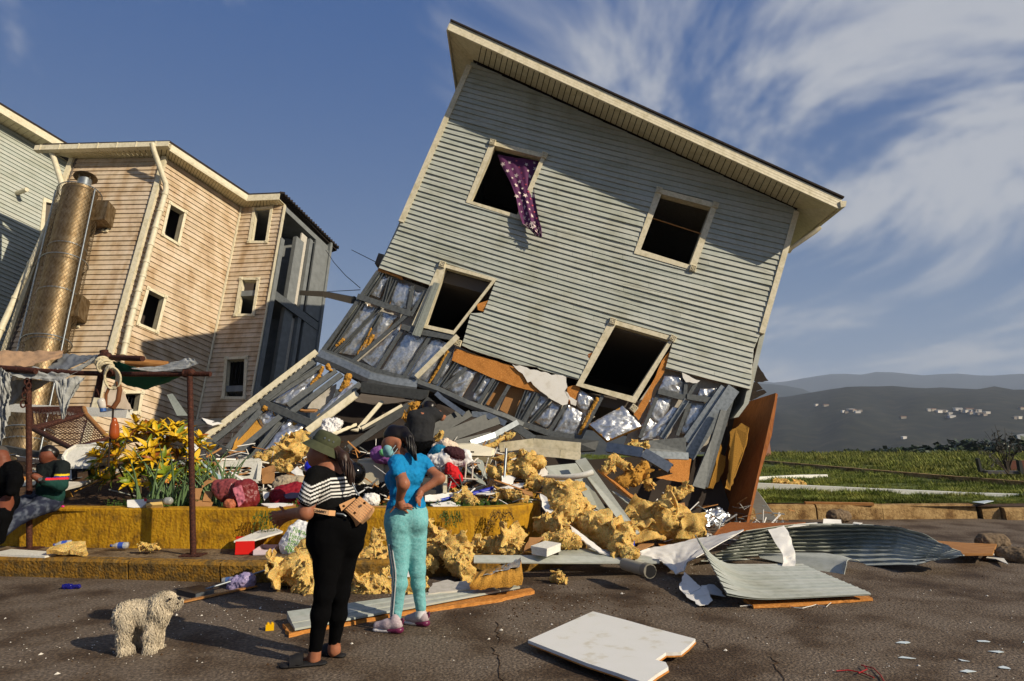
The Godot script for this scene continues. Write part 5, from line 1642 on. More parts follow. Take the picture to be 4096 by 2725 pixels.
	var dz := Vector3(0.02, 0, -0.35)
	var rowsb := []
	for ring in [[lo[0], lo[1]], [lo[0].lerp(hi[0], 0.5) + Vector3(-0.02, 0, 0.04), lo[1].lerp(hi[1], 0.5) + Vector3(0.02, 0, 0.03)], [hi[0], hi[1]], [hi[0] + dz, hi[1] + dz], [lo[0] + dz, lo[1] + dz]]:
		var r := []
		for j in 25:
			var p: Vector3 = ring[0].lerp(ring[1], j / 24.0)
			r.append(p + Vector3(0, nz.get_noise_3d(p.x * 14, p.y * 30, p.z * 9) * 0.025, nz.get_noise_3d(p.x * 9, p.y * 60, 3) * 0.03))
		rowsb.append(r)
	mbp.grid(rowsb)
	mbp.tri(lo[1], hi[1] + dz, hi[1]); mbp.tri(lo[1], lo[1] + dz, hi[1] + dz)
	mbp.tri(lo[0], hi[0], hi[0] + dz)
	put(mbp, "wool_block", M.wool_dark, o)
	mbp = MB.new()
	mbp.thick(quad_rows([hi[0] + Vector3(0.1, 0.015, 0), hi[1] + Vector3(0, 0.015, 0), hi[1] + dz + Vector3(0, 0.02, 0), hi[0] + dz + Vector3(0.2, 0.02, 0)], 20, 6, 0.03, 6.0, true), 0.003)
	put(mbp, "foil_facing", M.foil, o)
	settle(o)
	# --- long siding strips
	board("siding_strip", "long pale siding strip lying level across the kerb end", "siding", [-0.43,0.252,-7.95,0.533,0.235,-8.05,1.709,0.165,-8.2,1.673,0.158,-8,0.519,0.185,-7.85,-0.422,0.201,-7.8], 0.012, M.siding[1])
	board("siding_strip", "second siding strip showing behind the shoebox", "siding", [0.553,0.239,-8.35,0.996,0.242,-8.5,1.666,0.155,-8.4,1.626,0.176,-8.2,0.536,0.226,-8.1], 0.012, M.siding[0])
	o = thing("siding_plank", "long siding plank on a splintered board along the road behind the women", "siding")
	var gp := pv([-1.93,0.05,-6.115,-1.736,0.05,-5.721,-0.958,0.05,-6.29,0.082,0.05,-7.237,0.023,0.05,-7.345,-0.448,0.05,-6.98,-1.128,0.05,-6.672])
	mbp = MB.new()
	for i in 3:
		var t0 := i / 3.0
		var t1 := (i + 0.96) / 3.0
		var le: Vector3 = gp[1].lerp(gp[0], t0); var lf: Vector3 = gp[1].lerp(gp[0], t1)
		var re: Vector3 = gp[3].lerp(gp[4], t0); var rf: Vector3 = gp[3].lerp(gp[4], t1)
		var u := Vector3(0, 0.012 + 0.01 * i, 0)
		mbp = MB.new()
		mbp.hexa([le - u * 0.4, re - u * 0.4, rf - u * 0.4, lf - u * 0.4, le + u, re + u, rf + u * 1.5, lf + u * 1.5])
		put(mbp, "siding_board", M.siding[i], o)
	mbp = MB.new()
	slab(mbp, pv([-1.917,0.03,-5.974,-1.771,0.03,-5.687,-1.638,0.03,-5.835,-0.967,0.03,-6.351,-0.147,0.03,-6.828,0.229,0.03,-7.197,0.191,0.03,-7.33,-0.376,0.03,-6.922,-1.167,0.03,-6.311]), 0.03, 0.012)
	put(mbp, "splintered_board", M.osb, o)
	settle(o)
	board("plaster_sheet", "torn plasterboard lying on the road beside the wool block", "plasterboard", [-0.8,0.1,-6.754,-0.809,0.1,-7.216,-0.67,0.1,-7.385,-0.588,0.1,-7.272,-0.472,0.1,-7.328,-0.403,0.1,-6.978], 0.02, M.gypsum, 0.01)
	board("paper_scrap", "white torn board leaning on the kerb between teal shins", "board", [-1.336,0.112,-7.5,-1.28,0.153,-7.6,-1.118,0.201,-7.6,-1.052,0.136,-7.5,-1.097,0.085,-7.4], 0.008, M.paper, 0.006)
	board("paper_scrap", "white torn board at the wall behind the teal leggings", "board", [-0.824,0.35,-8.4,-0.74,0.364,-8.4,-0.722,0.331,-8.35,-0.799,0.292,-8.3], 0.008, M.paper, 0.004)
	# --- white board in the foreground
	o = thing("white_board", "large white broken board lying flat on the road in front", "board")
	mbp = MB.new()
	var wb := pv([0.119,0.075,-5.364,0.704,0.075,-6.204,0.951,0.075,-5.917,1.118,0.075,-5.704,1.381,0.075,-5.396,1.282,0.075,-5.219,1.196,0.075,-5.083,1.134,0.075,-5.073,1.086,0.075,-5.073,1.024,0.075,-4.98,0.979,0.075,-4.917,1.039,0.075,-4.865,1.035,0.075,-4.771,0.935,0.075,-4.642,0.847,0.075,-4.512,0.83,0.075,-4.468,0.678,0.075,-4.658,0.504,0.075,-4.848,0.242,0.075,-5.199])
	mbp.prism(wb, Vector3(0, -0.022, 0))
	put(mbp, "panel", mat(C(222, 222, 218), 0.45, 0.0, ntex(97, 512, 0.02, 6, [[0.0, C(226, 218, 200)], [0.2, C(240, 237, 228)], [0.32, C(252, 252, 250)], [1.0, C(255, 255, 255)]], 0, 10.0), Vector3.ONE * 0.35), o)
	mbp = MB.new()
	mbp.prism(wb.map(func(p): return p * Vector3(1, 0, 1) + Vector3(0.004, 0.0525, 0.003)), Vector3(0, -0.01, 0))
	put(mbp, "core", M.osb, o)
	settle(o)
	for s in [[0.496,0.055,-5.198], [0.518,0.055,-5.111]]:
		one(blob([[pv(s)[0], pv(s)[0] + Vector3(0.02, 0, 0.0), 0.014, 0.01]], 0.005, 0.005), "pebble", M.stone, "dark pebble on the white board, " + ("farther one" if s[2] < -4.72 else "nearer one"), "pebble", "pebbles on the white board")
	board("added_shade_sheet", "dark sheet added as shade across the gap under the right half of the house", "slab", [0.013,1.352,-13.3,1.264,1.105,-13.3,2.517,1.187,-13.3,3.868,1.186,-13.35,4.188,0.06,-13.2,0.496,0.083,-13], 0.3, M.dark_room)  # added dark sheet closing the gap where only shade belongs
	board("added_shade_sheet", "dark brown sheet added as shade under the fan of studs", "slab", [-2.273,1.924,-12.9,-1.379,2.168,-12.9,0.5,1.52,-12.9,0.484,0.743,-12.6,-2.195,0.898,-12.6], 0.1, M.dark_room)  # another added sheet, its dark colour stands for shade
	# splinters, wires and torn laths tangled through the wreckage
	for s in [[M.wood, 420, "splintered laths"], [M.steel, 420, "thin steel strips and wires"], [M.paper, 380, "shreds of paper and plaster"]]:
		var sp := MB.new()
		for i in s[1]:
			var x := rng.randf_range(-5.6, 4.6)
			var z := -rng.randf_range(9.3, 12.4)
			var y := 0.7 + 0.5 * smoothstep(-9.8, -12.6, z) + pow(rng.randf(), 2.0) * 0.35
			if x > 0.4:
				z = -rng.randf_range(9.9, 12.6)
				y = 0.015 + pow(rng.randf(), 2.5) * 0.4 * smoothstep(-9.6, -11.8, z)
			elif x < -2.9 and z > -10.2: continue
			var l := rng.randf_range(0.06, 0.42)
			var d := Vector3(rng.randfn(), rng.randfn() * 0.45, rng.randfn() * 0.7).normalized() * l
			sp.bar(Vector3(x, y, z), Vector3(x, maxf(y + d.y, 0.01), z) + d * Vector3(1, 0, 1), rng.randf_range(0.004, 0.03), rng.randf_range(0.002, 0.008), Vector3(rng.randf(), rng.randf(), 0.3))
		var so := put(sp, "splinter_litter", s[0])
		so.set_meta("kind", "stuff")
		tag(so, s[2] + " tangled through the wreckage", "splinters")
	build_crumpled_sheet()

func build_crumpled_sheet():
	var o := thing("crumpled_cladding", "big buckled sheet of grey-green cladding torn off onto the road", "cladding")
	# flat ribbed part
	var a := pv([2.011,0.06,-6.574,2.154,0.06,-8.576,3.133,0.06,-8.746])
	var q := pv([2.063,-0.017,-6.9,3.663,-0.033,-7.25,3.557,0.019,-8.6,2.173,0.045,-8.7])
	q[0] = pv([1.973,0.07,-6.522])[0]; q[1] = pv([3.432,0.07,-6.793])[0]; q[2] = pv([3.329,0.1,-8.097])[0]; q[3] = pv([2.075,0.12,-7.969])[0]
	for i in 11:
		var t0 := i / 11.0
		var t1 := (i + 0.86) / 11.0
		var l0: Vector3 = q[0].lerp(q[3], t0); var l1: Vector3 = q[0].lerp(q[3], t1)
		var r0: Vector3 = q[1].lerp(q[2], t0); var r1: Vector3 = q[1].lerp(q[2], t1)
		var mb := MB.new()
		var rows := []
		for k in 5:
			var t := k / 4.0
			var h: float = [0.02, 0.026, 0.028, 0.026, 0.034][k]
			var row := []
			for j in 15:
				var s := j / 14.0
				var p := l0.lerp(l1, t).lerp(r0.lerp(r1, t), s)
				p.y += h + 0.28 * pow(maxf(0.0, 0.34 - s) / 0.34, 2.0) * (0.25 + i / 11.0)
				row.append(p)
			rows.append(row)
		mb.thick(rows, 0.004)
		put(mb, "ribbed_strip", M.siding[i % 3], o)
	var under := []
	for i in 12:
		var row := []
		for j in 15:
			var s := j / 14.0
			var p: Vector3 = q[0].lerp(q[3], i / 11.0).lerp(q[1].lerp(q[2], i / 11.0), s)
			p.y += 0.012 + 0.28 * pow(maxf(0.0, 0.34 - s) / 0.34, 2.0) * (0.25 + (i - 0.5) / 11.0)
			row.append(p)
		under.append(row)
	var mbu := MB.new()
	mbu.thick(under, 0.004)
	put(mbu, "added_sun_stop", M.grey_trim, o)  # added sheet, keeps sun from striping through the strip gaps
	var mb2 := MB.new()
	slab(mb2, pv([2.24,0.03,-6.647,2.233,0.03,-6.584,2.635,0.03,-6.647,3.037,0.03,-6.765,3.491,0.03,-6.88,3.504,0.03,-6.985,2.227,0.03,-6.845]), 0.025, 0.008)
	put(mb2, "backing_board", M.osb, o)
	mb2 = MB.new()
	slab(mb2, pv([2.121,0.02,-6.626,2.222,0.02,-6.69,2.247,0.02,-6.626,2.572,0.02,-6.69,2.605,0.02,-6.575,2.672,0.02,-6.551,2.858,0.02,-6.69,2.91,0.02,-6.594,3.07,0.02,-6.821,2.517,0.02,-6.755]), 0.006, 0.006)
	put(mb2, "torn_wrap", M.paper, o)
	# arching part: rows from back top edge over to the front lip
	var top := pv([2.912,0.378,-8.9,3.368,0.393,-9.2,3.824,0.394,-9.5,4.444,0.39,-9.6,4.855,0.385,-9.5,5.086,0.371,-9.3,5.24,0.316,-9,5.328,0.247,-8.7,5.311,0.172,-8.4])
	var mid := pv([2.953,0.094,-9.4,3.541,0.083,-9.9,4.09,0.037,-10.2,4.704,0.037,-10.2,4.974,0.091,-10,5.143,0.129,-9.6,5.174,0.121,-9.1,5.213,0.125,-8.7,5.222,0.161,-8.35])
	var bot := pv([2.314,0.027,-8.8,3.227,-0.041,-9.3,3.756,-0.08,-9.4,4.116,-0.066,-9.2,4.256,-0.043,-8.9,4.534,0.037,-8.5,4.666,0.078,-8.3,4.838,0.125,-8.25,5.079,0.163,-8.25])
	var rows2 := []
	for i in 82:
		var t := i / 81.0
		var row := []
		for j in 41:
			var f := j / 40.0 * 8.0
			var k := mini(int(f), 7)
			var s := f - k
			var p0: Vector3 = top[k].lerp(top[k + 1], s)
			var p1: Vector3 = mid[k].lerp(mid[k + 1], s)
			var p2_: Vector3 = bot[k].lerp(bot[k + 1], s)
			var p := p0.lerp(p1, t).lerp(p1.lerp(p2_, t), t)
			var rib := pow(absf(fmod(t * 9.0 + j * 0.035, 1.0) - 0.5) * 2.0, 3.0)
			p += Vector3(0, rib * 0.035, rib * 0.16 + nz.get_noise_2d(j * 0.12, t * 3.0) * 0.05)
			row.append(p)
		rows2.append(row)
	mb2 = MB.new()
	mb2.thick(rows2, 0.006)
	put(mb2, "arched_sheet", M.siding[0], o)
	# twisted lip in front
	top = pv([3.161,0.068,-9.1,3.602,0.1,-9,3.902,0.129,-8.8,4.018,0.132,-8.6,4.131,0.098,-8.4])
	bot = pv([3.167,0.033,-9,3.432,0.004,-8.7,3.591,-0.018,-8.4,3.822,-0.017,-8.15,3.888,0.106,-8.2])
	rows2 = []
	for i in 9:
		var t := i / 8.0
		var row := []
		for j in 21:
			var f := j / 20.0 * 4.0
			var k := mini(int(f), 3)
			var p: Vector3 = top[k].lerp(top[k + 1], f - k).lerp(bot[k].lerp(bot[k + 1], f - k), t)
			p += Vector3(0, 0.04 * sin(t * PI), 0.05 * sin(t * PI * 2.0))
			row.append(p)
		rows2.append(row)
	mb2 = MB.new()
	mb2.thick(rows2, 0.006)
	put(mb2, "twisted_lip", M.siding[1], o)
	# left flap in house wrap
	var fl := pv([1.551,0.149,-8.7,1.768,0.151,-9,2.097,0.162,-9.2,2.417,0.197,-9.4,2.707,0.266,-9.3,2.965,0.378,-9])
	var fm := pv([1.535,0.143,-8.5,1.698,0.123,-8.5,1.847,0.139,-8.3,1.943,0.156,-8.2,2.311,0.216,-8.6,2.943,0.374,-8.95])
	var fb2 := pv([1.666,0.093,-8.5,1.756,0.11,-8.3,1.828,0.044,-7.9,1.9,0.1,-7.8,1.956,0.172,-7.9,2.915,0.371,-8.9])
	rows2 = []
	for i in 13:
		var t := i / 12.0
		var row := []
		for j in 26:
			var f := j / 25.0 * 5.0
			var k := mini(int(f), 4)
			var s := f - k
			var p0: Vector3 = fl[k].lerp(fl[k + 1], s)
			var p1: Vector3 = fm[k].lerp(fm[k + 1], s)
			var p3: Vector3 = fb2[k].lerp(fb2[k + 1], s)
			var p := p0.lerp(p1, t).lerp(p1.lerp(p3, t), t)
			p += Vector3(0, 0.5, 0.8) * (0.5 - absf(nz.get_noise_2d(f * 2.2, t * 1.5 + f))) * 0.07
			row.append(p)
		rows2.append(row)
	mb2 = MB.new()
	mb2.thick(rows2, 0.008)
	put(mb2, "wrapped_flap", M.paper, o)
	for w in [[1.697,0.066,-7.2,1.888,0.11,-7.75,1.888,0.1,-7.4,1.894,0.087,-7.1,1.735,0.055,-6.95,1.698,0.044,-7], [1.699,0.047,-6.97,1.882,0.083,-7.12,1.946,0.104,-7.1,1.921,0.067,-6.9,1.905,0.042,-6.75,1.831,0.027,-6.65,1.744,0.024,-6.62,1.712,0.034,-6.8]]:
		mb2 = MB.new()
		slab(mb2, pv(w), 0.004, 0.012)
		put(mb2, "torn_wrap", M.paper, o)
	mb2 = MB.new()
	slab(mb2, pv([1.921,0.083,-7.2,2.079,0.07,-7.3,2.087,0.028,-6.95,1.934,0.055,-6.95]), 0.004, 0.02)
	put(mb2, "torn_wrap", M.paper, o)
	# tape strip hanging over the arch
	var l := pv([3.173,0.43,-8.7,3.137,0.333,-8.4,3.114,0.227,-8.1,3.015,0.087,-7.9])
	var r2 := pv([3.404,0.468,-8.75,3.361,0.365,-8.45,3.256,0.227,-8.1,3.142,0.082,-7.88])
	rows2 = []
	for i in 16:
		var f := i / 15.0 * 3.0
		var k := mini(int(f), 2)
		var row := []
		for j in 6:
			var p: Vector3 = l[k].lerp(l[k + 1], f - k).lerp(r2[k].lerp(r2[k + 1], f - k), j / 5.0)
			row.append(p + Vector3(0, 0, nz.get_noise_2d(i * 0.3, j * 0.4) * 0.05))
		rows2.append(row)
	rows2.reverse()
	mb2 = MB.new()
	mb2.thick(rows2, 0.003)
	put(mb2, "torn_wrap", M.paper, o)
	settle(o)
	board("plywood_scrap", "curled orange plywood leaning on the buckled cladding", "plywood", [2.633,0.23,-9.4,2.88,0.287,-9.8,3.231,0.31,-10.4,3.816,0.298,-10.4,4.315,0.319,-10.3,3.969,0.301,-10,3.46,0.319,-9.6,3.07,0.348,-9.3,2.843,0.299,-9.3], 0.03, M.ply, 0.01)
	board("wood_plank", "light wooden plank sticking out right of the buckled cladding", "plank", [5.86,0.14,-9.782,6.19,0.14,-9.549,6.546,0.14,-9.504,5.953,0.14,-8.736,5.534,0.14,-8.736], 0.03, M.wood)
	for t in [["white paper tab standing on the back of the buckled cladding", [4.259,0.392,-9.6,4.314,0.443,-9.7,4.555,0.429,-9.7,4.515,0.392,-9.6]], ["small white scrap behind the buckled cladding", [4.664,0.392,-9.6,4.735,0.4,-9.7,4.801,0.399,-9.6,4.707,0.395,-9.5]], ["pale slat on the back edge of the buckled cladding", [3.653,0.382,-9.3,3.904,0.385,-9.6,4.267,0.381,-9.8,4.23,0.379,-9.7,3.849,0.382,-9.4]]]:
		board("paper_tab", t[0], "scrap", t[1], 0.006, M.paper)
	board("bracket", "bent pale bracket under the plank by the two stones", "bracket", [6.012,0.05,-8.948,6.707,0.05,-9.766,6.814,0.05,-9.59,6.507,0.05,-9.421,5.986,0.05,-8.522,6.081,0.05,-8.874], 0.01, M.white)

# ---------------------------------------------------------------- people and the dog
func bones(a: Array) -> Array:
	var o := []
	for i in range(0, a.size(), 8):
		o.append([Vector3(a[i], a[i + 1], a[i + 2]), Vector3(a[i + 3], a[i + 4], a[i + 5]), a[i + 6], a[i + 7]])
	return o

func paint_at(kind: String, p: Vector3) -> Color:
	match kind:
		"stripes":
			# knitted white stripes round chest and sleeves, dipping towards the armpit
			var dip := 0.05 * clampf(1.0 - absf(p.x - STRIPE_X) / 0.10, 0.0, 1.0)
			var y := p.y + dip
			if y < STRIPE_TOP and y > STRIPE_LOW and fposmod((STRIPE_TOP - y) / 0.0268, 1.0) < 0.45: return Color(0.75, 0.74, 0.7)
			return Color(0.004, 0.004, 0.0045)
		"teal":
			var n := nz.get_noise_3d(p.x * 60.0, p.y * 160.0, p.z * 60.0) * 0.1 + nz.get_noise_3d(p.x * 7.0, p.y * 7.0, p.z * 7.0) * 0.012
			return Color(0.17 + n, 0.42 + n, 0.43 + n)
		"jeans":
			var n := nz.get_noise_3d(p.x * 9.0, p.y * 9.0, p.z * 9.0)
			return Color(0.02, 0.026, 0.045).lerp(Color(0.1, 0.115, 0.15), clampf(n * 1.8, 0.0, 1.0))  # denim darkened in place of shade on the seated man
		"sleeve":
			if p.y > BAND_Y + 0.045 or p.x < BAND_X: return Color(0.014, 0.016, 0.016) if p.y > BAND_Y - 0.06 else Color(0.01, 0.034, 0.027)  # shirt tones darkened in place of shade on the seated man
			if p.y > BAND_Y + 0.02: return Color(0.7, 0.5, 0.02)
			if p.y > BAND_Y + 0.002: return Color(0.02, 0.03, 0.2)
			if p.y > BAND_Y - 0.022: return Color(0.6, 0.03, 0.04)
			return Color(0.014, 0.05, 0.04)
		"fur":
			var n := nz.get_noise_3d(p.x * 22.0, p.y * 22.0, p.z * 22.0) * 0.1
			return Color(0.52 + n, 0.44 + n, 0.31 + n)
		"shoe":
			var n := nz.get_noise_3d(p.x * 30.0, p.y * 30.0, p.z * 30.0)
			return Color(0.42, 0.34, 0.36) if n < 0.25 else Color(0.5, 0.44, 0.45)
	return Color.WHITE

var STRIPE_TOP := 1.295
var STRIPE_LOW := 1.157
var STRIPE_X := -1.379
var BAND_X := -5.660
var BAND_Y := 1.071

func painted(rough: float) -> StandardMaterial3D:
	var m := mat(Color.WHITE, rough)
	m.vertex_color_use_as_albedo = true
	m.metallic_specular = 0.2
	if not M.has("folds"): M.folds = bump(131, 256, 0.018, 4, 10.0, 2)
	m.normal_enabled = true
	m.normal_texture = M.folds
	m.normal_scale = 0.28
	m.uv1_triplanar = true
	m.uv1_world_triplanar = true
	m.uv1_scale = Vector3(1.6, 2.2, 1.6)
	return m

func fingers(hand: Array, knuckles: Array, tips: Array, r: float) -> Array:
	# each finger in two bones with a bend
	var o := hand.duplicate()
	for i in tips.size():
		var k: Vector3 = knuckles[i]
		var t: Vector3 = tips[i]
		var m := k.lerp(t, 0.5) + Vector3(0, 0.006, 0.006)
		o.append([k, m, r, r * 0.92]); o.append([m, t, r * 0.92, r * 0.72])
	return o

func build_people():
	M.skin = mat(C(158, 104, 76), 0.55, 0.0, ntex(101, 128, 0.06, 3, [[0.0, C(225, 215, 210)], [1.0, C(255, 255, 255)]]), Vector3.ONE * 3.0)
	M.skin.subsurf_scatter_enabled = true
	M.skin.subsurf_scatter_strength = 0.12
	M.black_cloth = mat(C(9, 9, 10), 0.95)
	M.black_cloth.metallic_specular = 0.15
	M.hair = mat(C(20, 15, 13), 0.35)
	M.hair_brown = mat(C(52, 34, 24), 0.45)
	woman_in_hat()
	woman_in_blue()
	man_in_ruins()
	seated_men()
	build_dog()

func strands(mb: MB, path: Array, r: Array, n: int, spread: float):
	for s in n:
		var a := rng.randf() * TAU
		var q := rng.randf_range(0.3, 1.0)
		var pts := []
		var rr := []
		for i in path.size():
			var w: float = r[i] * q + spread * rng.randf_range(-0.3, 0.3) * i / path.size()
			pts.append(path[i] + Vector3(cos(a + i * 0.5), 0.1 * sin(a * 3.0), sin(a + i * 0.5)) * w)
			rr.append(lerpf(0.009, 0.002, float(i) / (path.size() - 1)))
		mb.tube(pts, rr, 4)

func woman_in_hat():
	var o := thing("person", "woman in olive bucket hat, striped black top and black leggings on the road", "person")
	var d := 5.05
	var body := bones([-1.391,1.48,-5.05,-1.399,1.45,-5.04,0.088,0.082,-1.43,1.434,-5.05,-1.436,1.406,-5.05,0.06,0.045,-1.353,1.418,-5.06,-1.329,1.332,-5.05,0.056,0.06,-1.329,1.332,-5.05,-1.307,1.071,-5.05,0.1,0.11,-1.384,1.293,-4.9,-1.427,1.064,-4.84,0.062,0.05,-1.427,1.064,-4.84,-1.592,1.042,-4.98,0.047,0.033,-1.247,1.288,-5.18,-1.234,1.155,-5.2,0.05,0.045,-1.473,1.055,-5.2,-1.642,1,-5.14,0.04,0.03,-1.307,1.071,-5.05,-1.271,0.926,-5.05,0.12,0.15,-1.305,0.865,-4.98,-1.321,0.499,-5,0.1,0.062,-1.321,0.499,-5,-1.351,0.344,-5.02,0.06,0.055,-1.351,0.344,-5.02,-1.384,0.083,-5.05,0.055,0.034,-1.23,0.844,-5.12,-1.247,0.468,-5.14,0.1,0.06,-1.247,0.468,-5.14,-1.261,0.307,-5.17,0.06,0.052,-1.261,0.307,-5.17,-1.294,0.074,-5.22,0.05,0.034,-1.387,0.083,-5.05,-1.39,0.037,-5.05,0.036,0.037,-1.393,0.034,-5.06,-1.488,0.005,-5.1,0.036,0.026,-1.294,0.074,-5.22,-1.29,0.042,-5.22,0.035,0.036,-1.29,0.042,-5.22,-1.366,0.01,-5.3,0.035,0.026])
	body.append([pv([-1.46,1.452,-5.05])[0], pv([-1.466,1.434,-5.05])[0], 0.018, 0.016])   # nose
	body.append([pv([-1.453,1.41,-5.05])[0], pv([-1.449,1.404,-5.05])[0], 0.014, 0.014])   # lips
	body.append([pv([-1.346,1.466,-4.965])[0], pv([-1.349,1.437,-4.965])[0], 0.018, 0.014])   # ear
	put(blob(body, 0.011, 0.035), "body", M.skin, o)
	# near hand, palm and five fingers stretched out
	var hb := bones([-1.592,1.042,-4.98,-1.653,1.031,-5,0.03,0.032])
	var kn := pv([-1.663,1.048,-4.98,-1.666,1.035,-4.975,-1.665,1.021,-4.98,-1.66,1.01,-4.99,-1.62,1.061,-4.97])
	var tp := pv([-1.731,1.04,-5,-1.729,1.015,-4.99,-1.718,0.991,-4.99,-1.698,0.971,-5,-1.652,1.089,-4.97])
	put(blob(fingers(hb, kn, tp, 0.0095), 0.0045, 0.008), "hand", M.skin, o)
	hb = bones([-1.642,1,-5.14,-1.683,0.98,-5.12,0.028,0.03])
	kn = pv([-1.691,0.99,-5.1,-1.693,0.975,-5.1,-1.688,0.962,-5.11,-1.681,0.953,-5.12,-1.651,1.004,-5.08])
	tp = pv([-1.736,0.971,-5.08,-1.73,0.951,-5.08,-1.719,0.934,-5.1,-1.702,0.922,-5.12,-1.671,1.02,-5.05])
	put(blob(fingers(hb, kn, tp, 0.0095), 0.0045, 0.008), "hand", M.skin, o)
	# knitted top
	var top := bones([-1.381,1.307,-4.92,-1.255,1.298,-5.16,0.07,0.07,-1.332,1.327,-5.04,-1.321,1.266,-5.04,0.07,0.1,-1.342,1.231,-5.02,-1.301,1.225,-5.1,0.13,0.125,-1.322,1.121,-5.03,-1.298,1.116,-5.08,0.12,0.12,-1.308,1.061,-5.03,-1.277,1.049,-5.08,0.13,0.13,-1.394,1.194,-5.1,-1.387,1.176,-5.1,0.12,0.11,-1.384,1.302,-4.89,-1.409,1.169,-4.83,0.072,0.07,-1.249,1.292,-5.18,-1.231,1.166,-5.21,0.065,0.06])
	put(blob(top, 0.0065, 0.03, 0.003, 14.0, "stripes"), "knit_top", painted(0.85), o)
	var leg := bones([-1.316,1.026,-5.02,-1.263,1.019,-5.08,0.128,0.13,-1.29,0.957,-5,-1.242,0.952,-5.08,0.15,0.15,-1.204,0.957,-5,-1.148,0.936,-5.05,0.135,0.105,-1.177,0.878,-5.05,-1.17,0.826,-5.08,0.1,0.1,-1.362,0.921,-5,-1.347,0.853,-4.98,0.1,0.11,-1.297,0.866,-4.97,-1.316,0.501,-4.99,0.125,0.068,-1.316,0.501,-4.99,-1.345,0.347,-5.01,0.066,0.063,-1.345,0.347,-5.01,-1.384,0.1,-5.05,0.062,0.044,-1.217,0.844,-5.12,-1.243,0.468,-5.14,0.125,0.066,-1.243,0.468,-5.14,-1.26,0.307,-5.17,0.066,0.06,-1.26,0.307,-5.17,-1.294,0.091,-5.22,0.058,0.042])
	put(blob(leg, 0.011, 0.04, 0.004, 9.0), "leggings", M.black_cloth, o)
	# sandals
	for f in [[[-1.569,0.012,-4.994,-1.335,0.012,-5.051], 0.05], [[-1.373,0.012,-5.279,-1.244,0.012,-5.216], 0.05]]:
		var q := pv(f[0])
		var mb := blob([[q[0], q[1], 0.048, 0.042, Vector3.UP, 2.6]], 0.009, 0.02)
		var s := put(mb, "sandal", mat(C(24, 23, 24), 0.7), o)
		var dir: Vector3 = (q[1] - q[0]).normalized()
		var side := dir.cross(Vector3.UP)
		var bnd := []
		for i in 9:
			var a := PI * i / 8.0
			bnd.append(q[0].lerp(q[1], 0.34) + side * cos(a) * 0.052 + Vector3(0, sin(a) * 0.065, 0))
		var m2 := MB.new()
		var rows := []
		for k in 5:
			var row := []
			for p in bnd: row.append(p + dir * (k - 2.5) * 0.022 + Vector3(0, (0.006 if k == 2 else 0.0) + k * 0.004, 0))
			rows.append(row)
		m2.thick(rows, -0.007)
		put(m2, "strap", mat(C(24, 23, 24), 0.7), s)
	# hair
	var hm := MB.new()
	var tail := pv([-1.259,1.481,-5,-1.215,1.437,-4.98,-1.184,1.379,-4.96,-1.161,1.32,-4.95,-1.147,1.266,-4.95,-1.141,1.242,-4.95])
	strands(hm, tail, [0.02, 0.04, 0.045, 0.04, 0.025, 0.01], 60, 0.03)
	var hair := put(blob(bones([-1.359,1.492,-5.07,-1.332,1.449,-5.07,0.09,0.08,-1.294,1.474,-5.04,-1.218,1.436,-4.99,0.05,0.04,-1.215,1.437,-4.98,-1.181,1.355,-4.96,0.034,0.034,-1.181,1.355,-4.96,-1.148,1.272,-4.95,0.03,0.012]), 0.009, 0.03), "hair", M.hair_brown, o)
	put(hm, "hair_strand", M.hair_brown, hair).set_meta("kind", "stuff")
	# bucket hat
	var hatm := mat(C(74, 78, 56), 0.9, 0.0, ntex(103, 128, 0.05, 4, [[0.0, C(190, 190, 180)], [1.0, C(255, 255, 250)]]), Vector3.ONE * 3.0)
	var t := Transform3D(Basis(Vector3(0, 0, 1), -0.42) * Basis(Vector3(1, 0, 0), -0.08), pv([-1.371,1.516,-5.05])[0])
	var mb3 := MB.new()
	mb3.lathe([[0.155, -0.045], [0.15, -0.038], [0.122, -0.004], [0.1, 0.014]], t, 32)
	mb3.lathe([[0.1, 0.01], [0.122, -0.008], [0.15, -0.043], [0.155, -0.045]], t, 32)
	var hat := put(mb3, "bucket_hat", hatm, o)
	mb3 = MB.new()
	mb3.lathe([[0.101, 0.012], [0.103, 0.03], [0.099, 0.035], [0.096, 0.06], [0.088, 0.088], [0.07, 0.102], [0.002, 0.108]], t, 32)
	put(mb3, "hat_crown", hatm, hat)
	for a in [-0.9, -0.55, -0.2]:
		mb3 = MB.new()
		mb3.tube([t * Vector3(sin(a + 0.9) * 0.095, 0.055, cos(a + 0.9) * 0.095), t * Vector3(sin(a + 0.9) * 0.101, 0.055, cos(a + 0.9) * 0.101)], 0.007, 8)
		put(mb3, "eyelet", M.steel_light, hat)
	settle(o)
	# shoulder bag on its lettered strap
	var b := thing("handbag", "tan quilted handbag on a lettered strap at the striped woman's hip", "handbag")
	var tan := mat(C(206, 156, 106), 0.5)
	var fz := 4.86
	var face := pv([-1.07,1.169,-4.9,-0.974,1.097,-4.9,-0.975,1.076,-4.88,-0.999,1.036,-4.86,-1.048,0.994,-4.86,-1.056,0.995,-4.86,-1.162,1.081,-4.88])
	var n := newell(face)
	mb3 = MB.new()
	mb3.prism(face, -n * 0.07)
	var body2 := put(mb3, "bag_body", tan, b)
	mb3 = MB.new()
	mb3.prism(pv([-1.167,1.079,-4.9,-1.061,0.992,-4.88,-1.052,0.99,-4.88,-1.113,0.943,-4.95,-1.12,0.943,-4.95,-1.18,1.019,-4.95,-1.197,1.062,-4.93]), Vector3(0.01, 0.02, -0.05))
	put(mb3, "bag_side", tan, b)
	mb3 = MB.new()
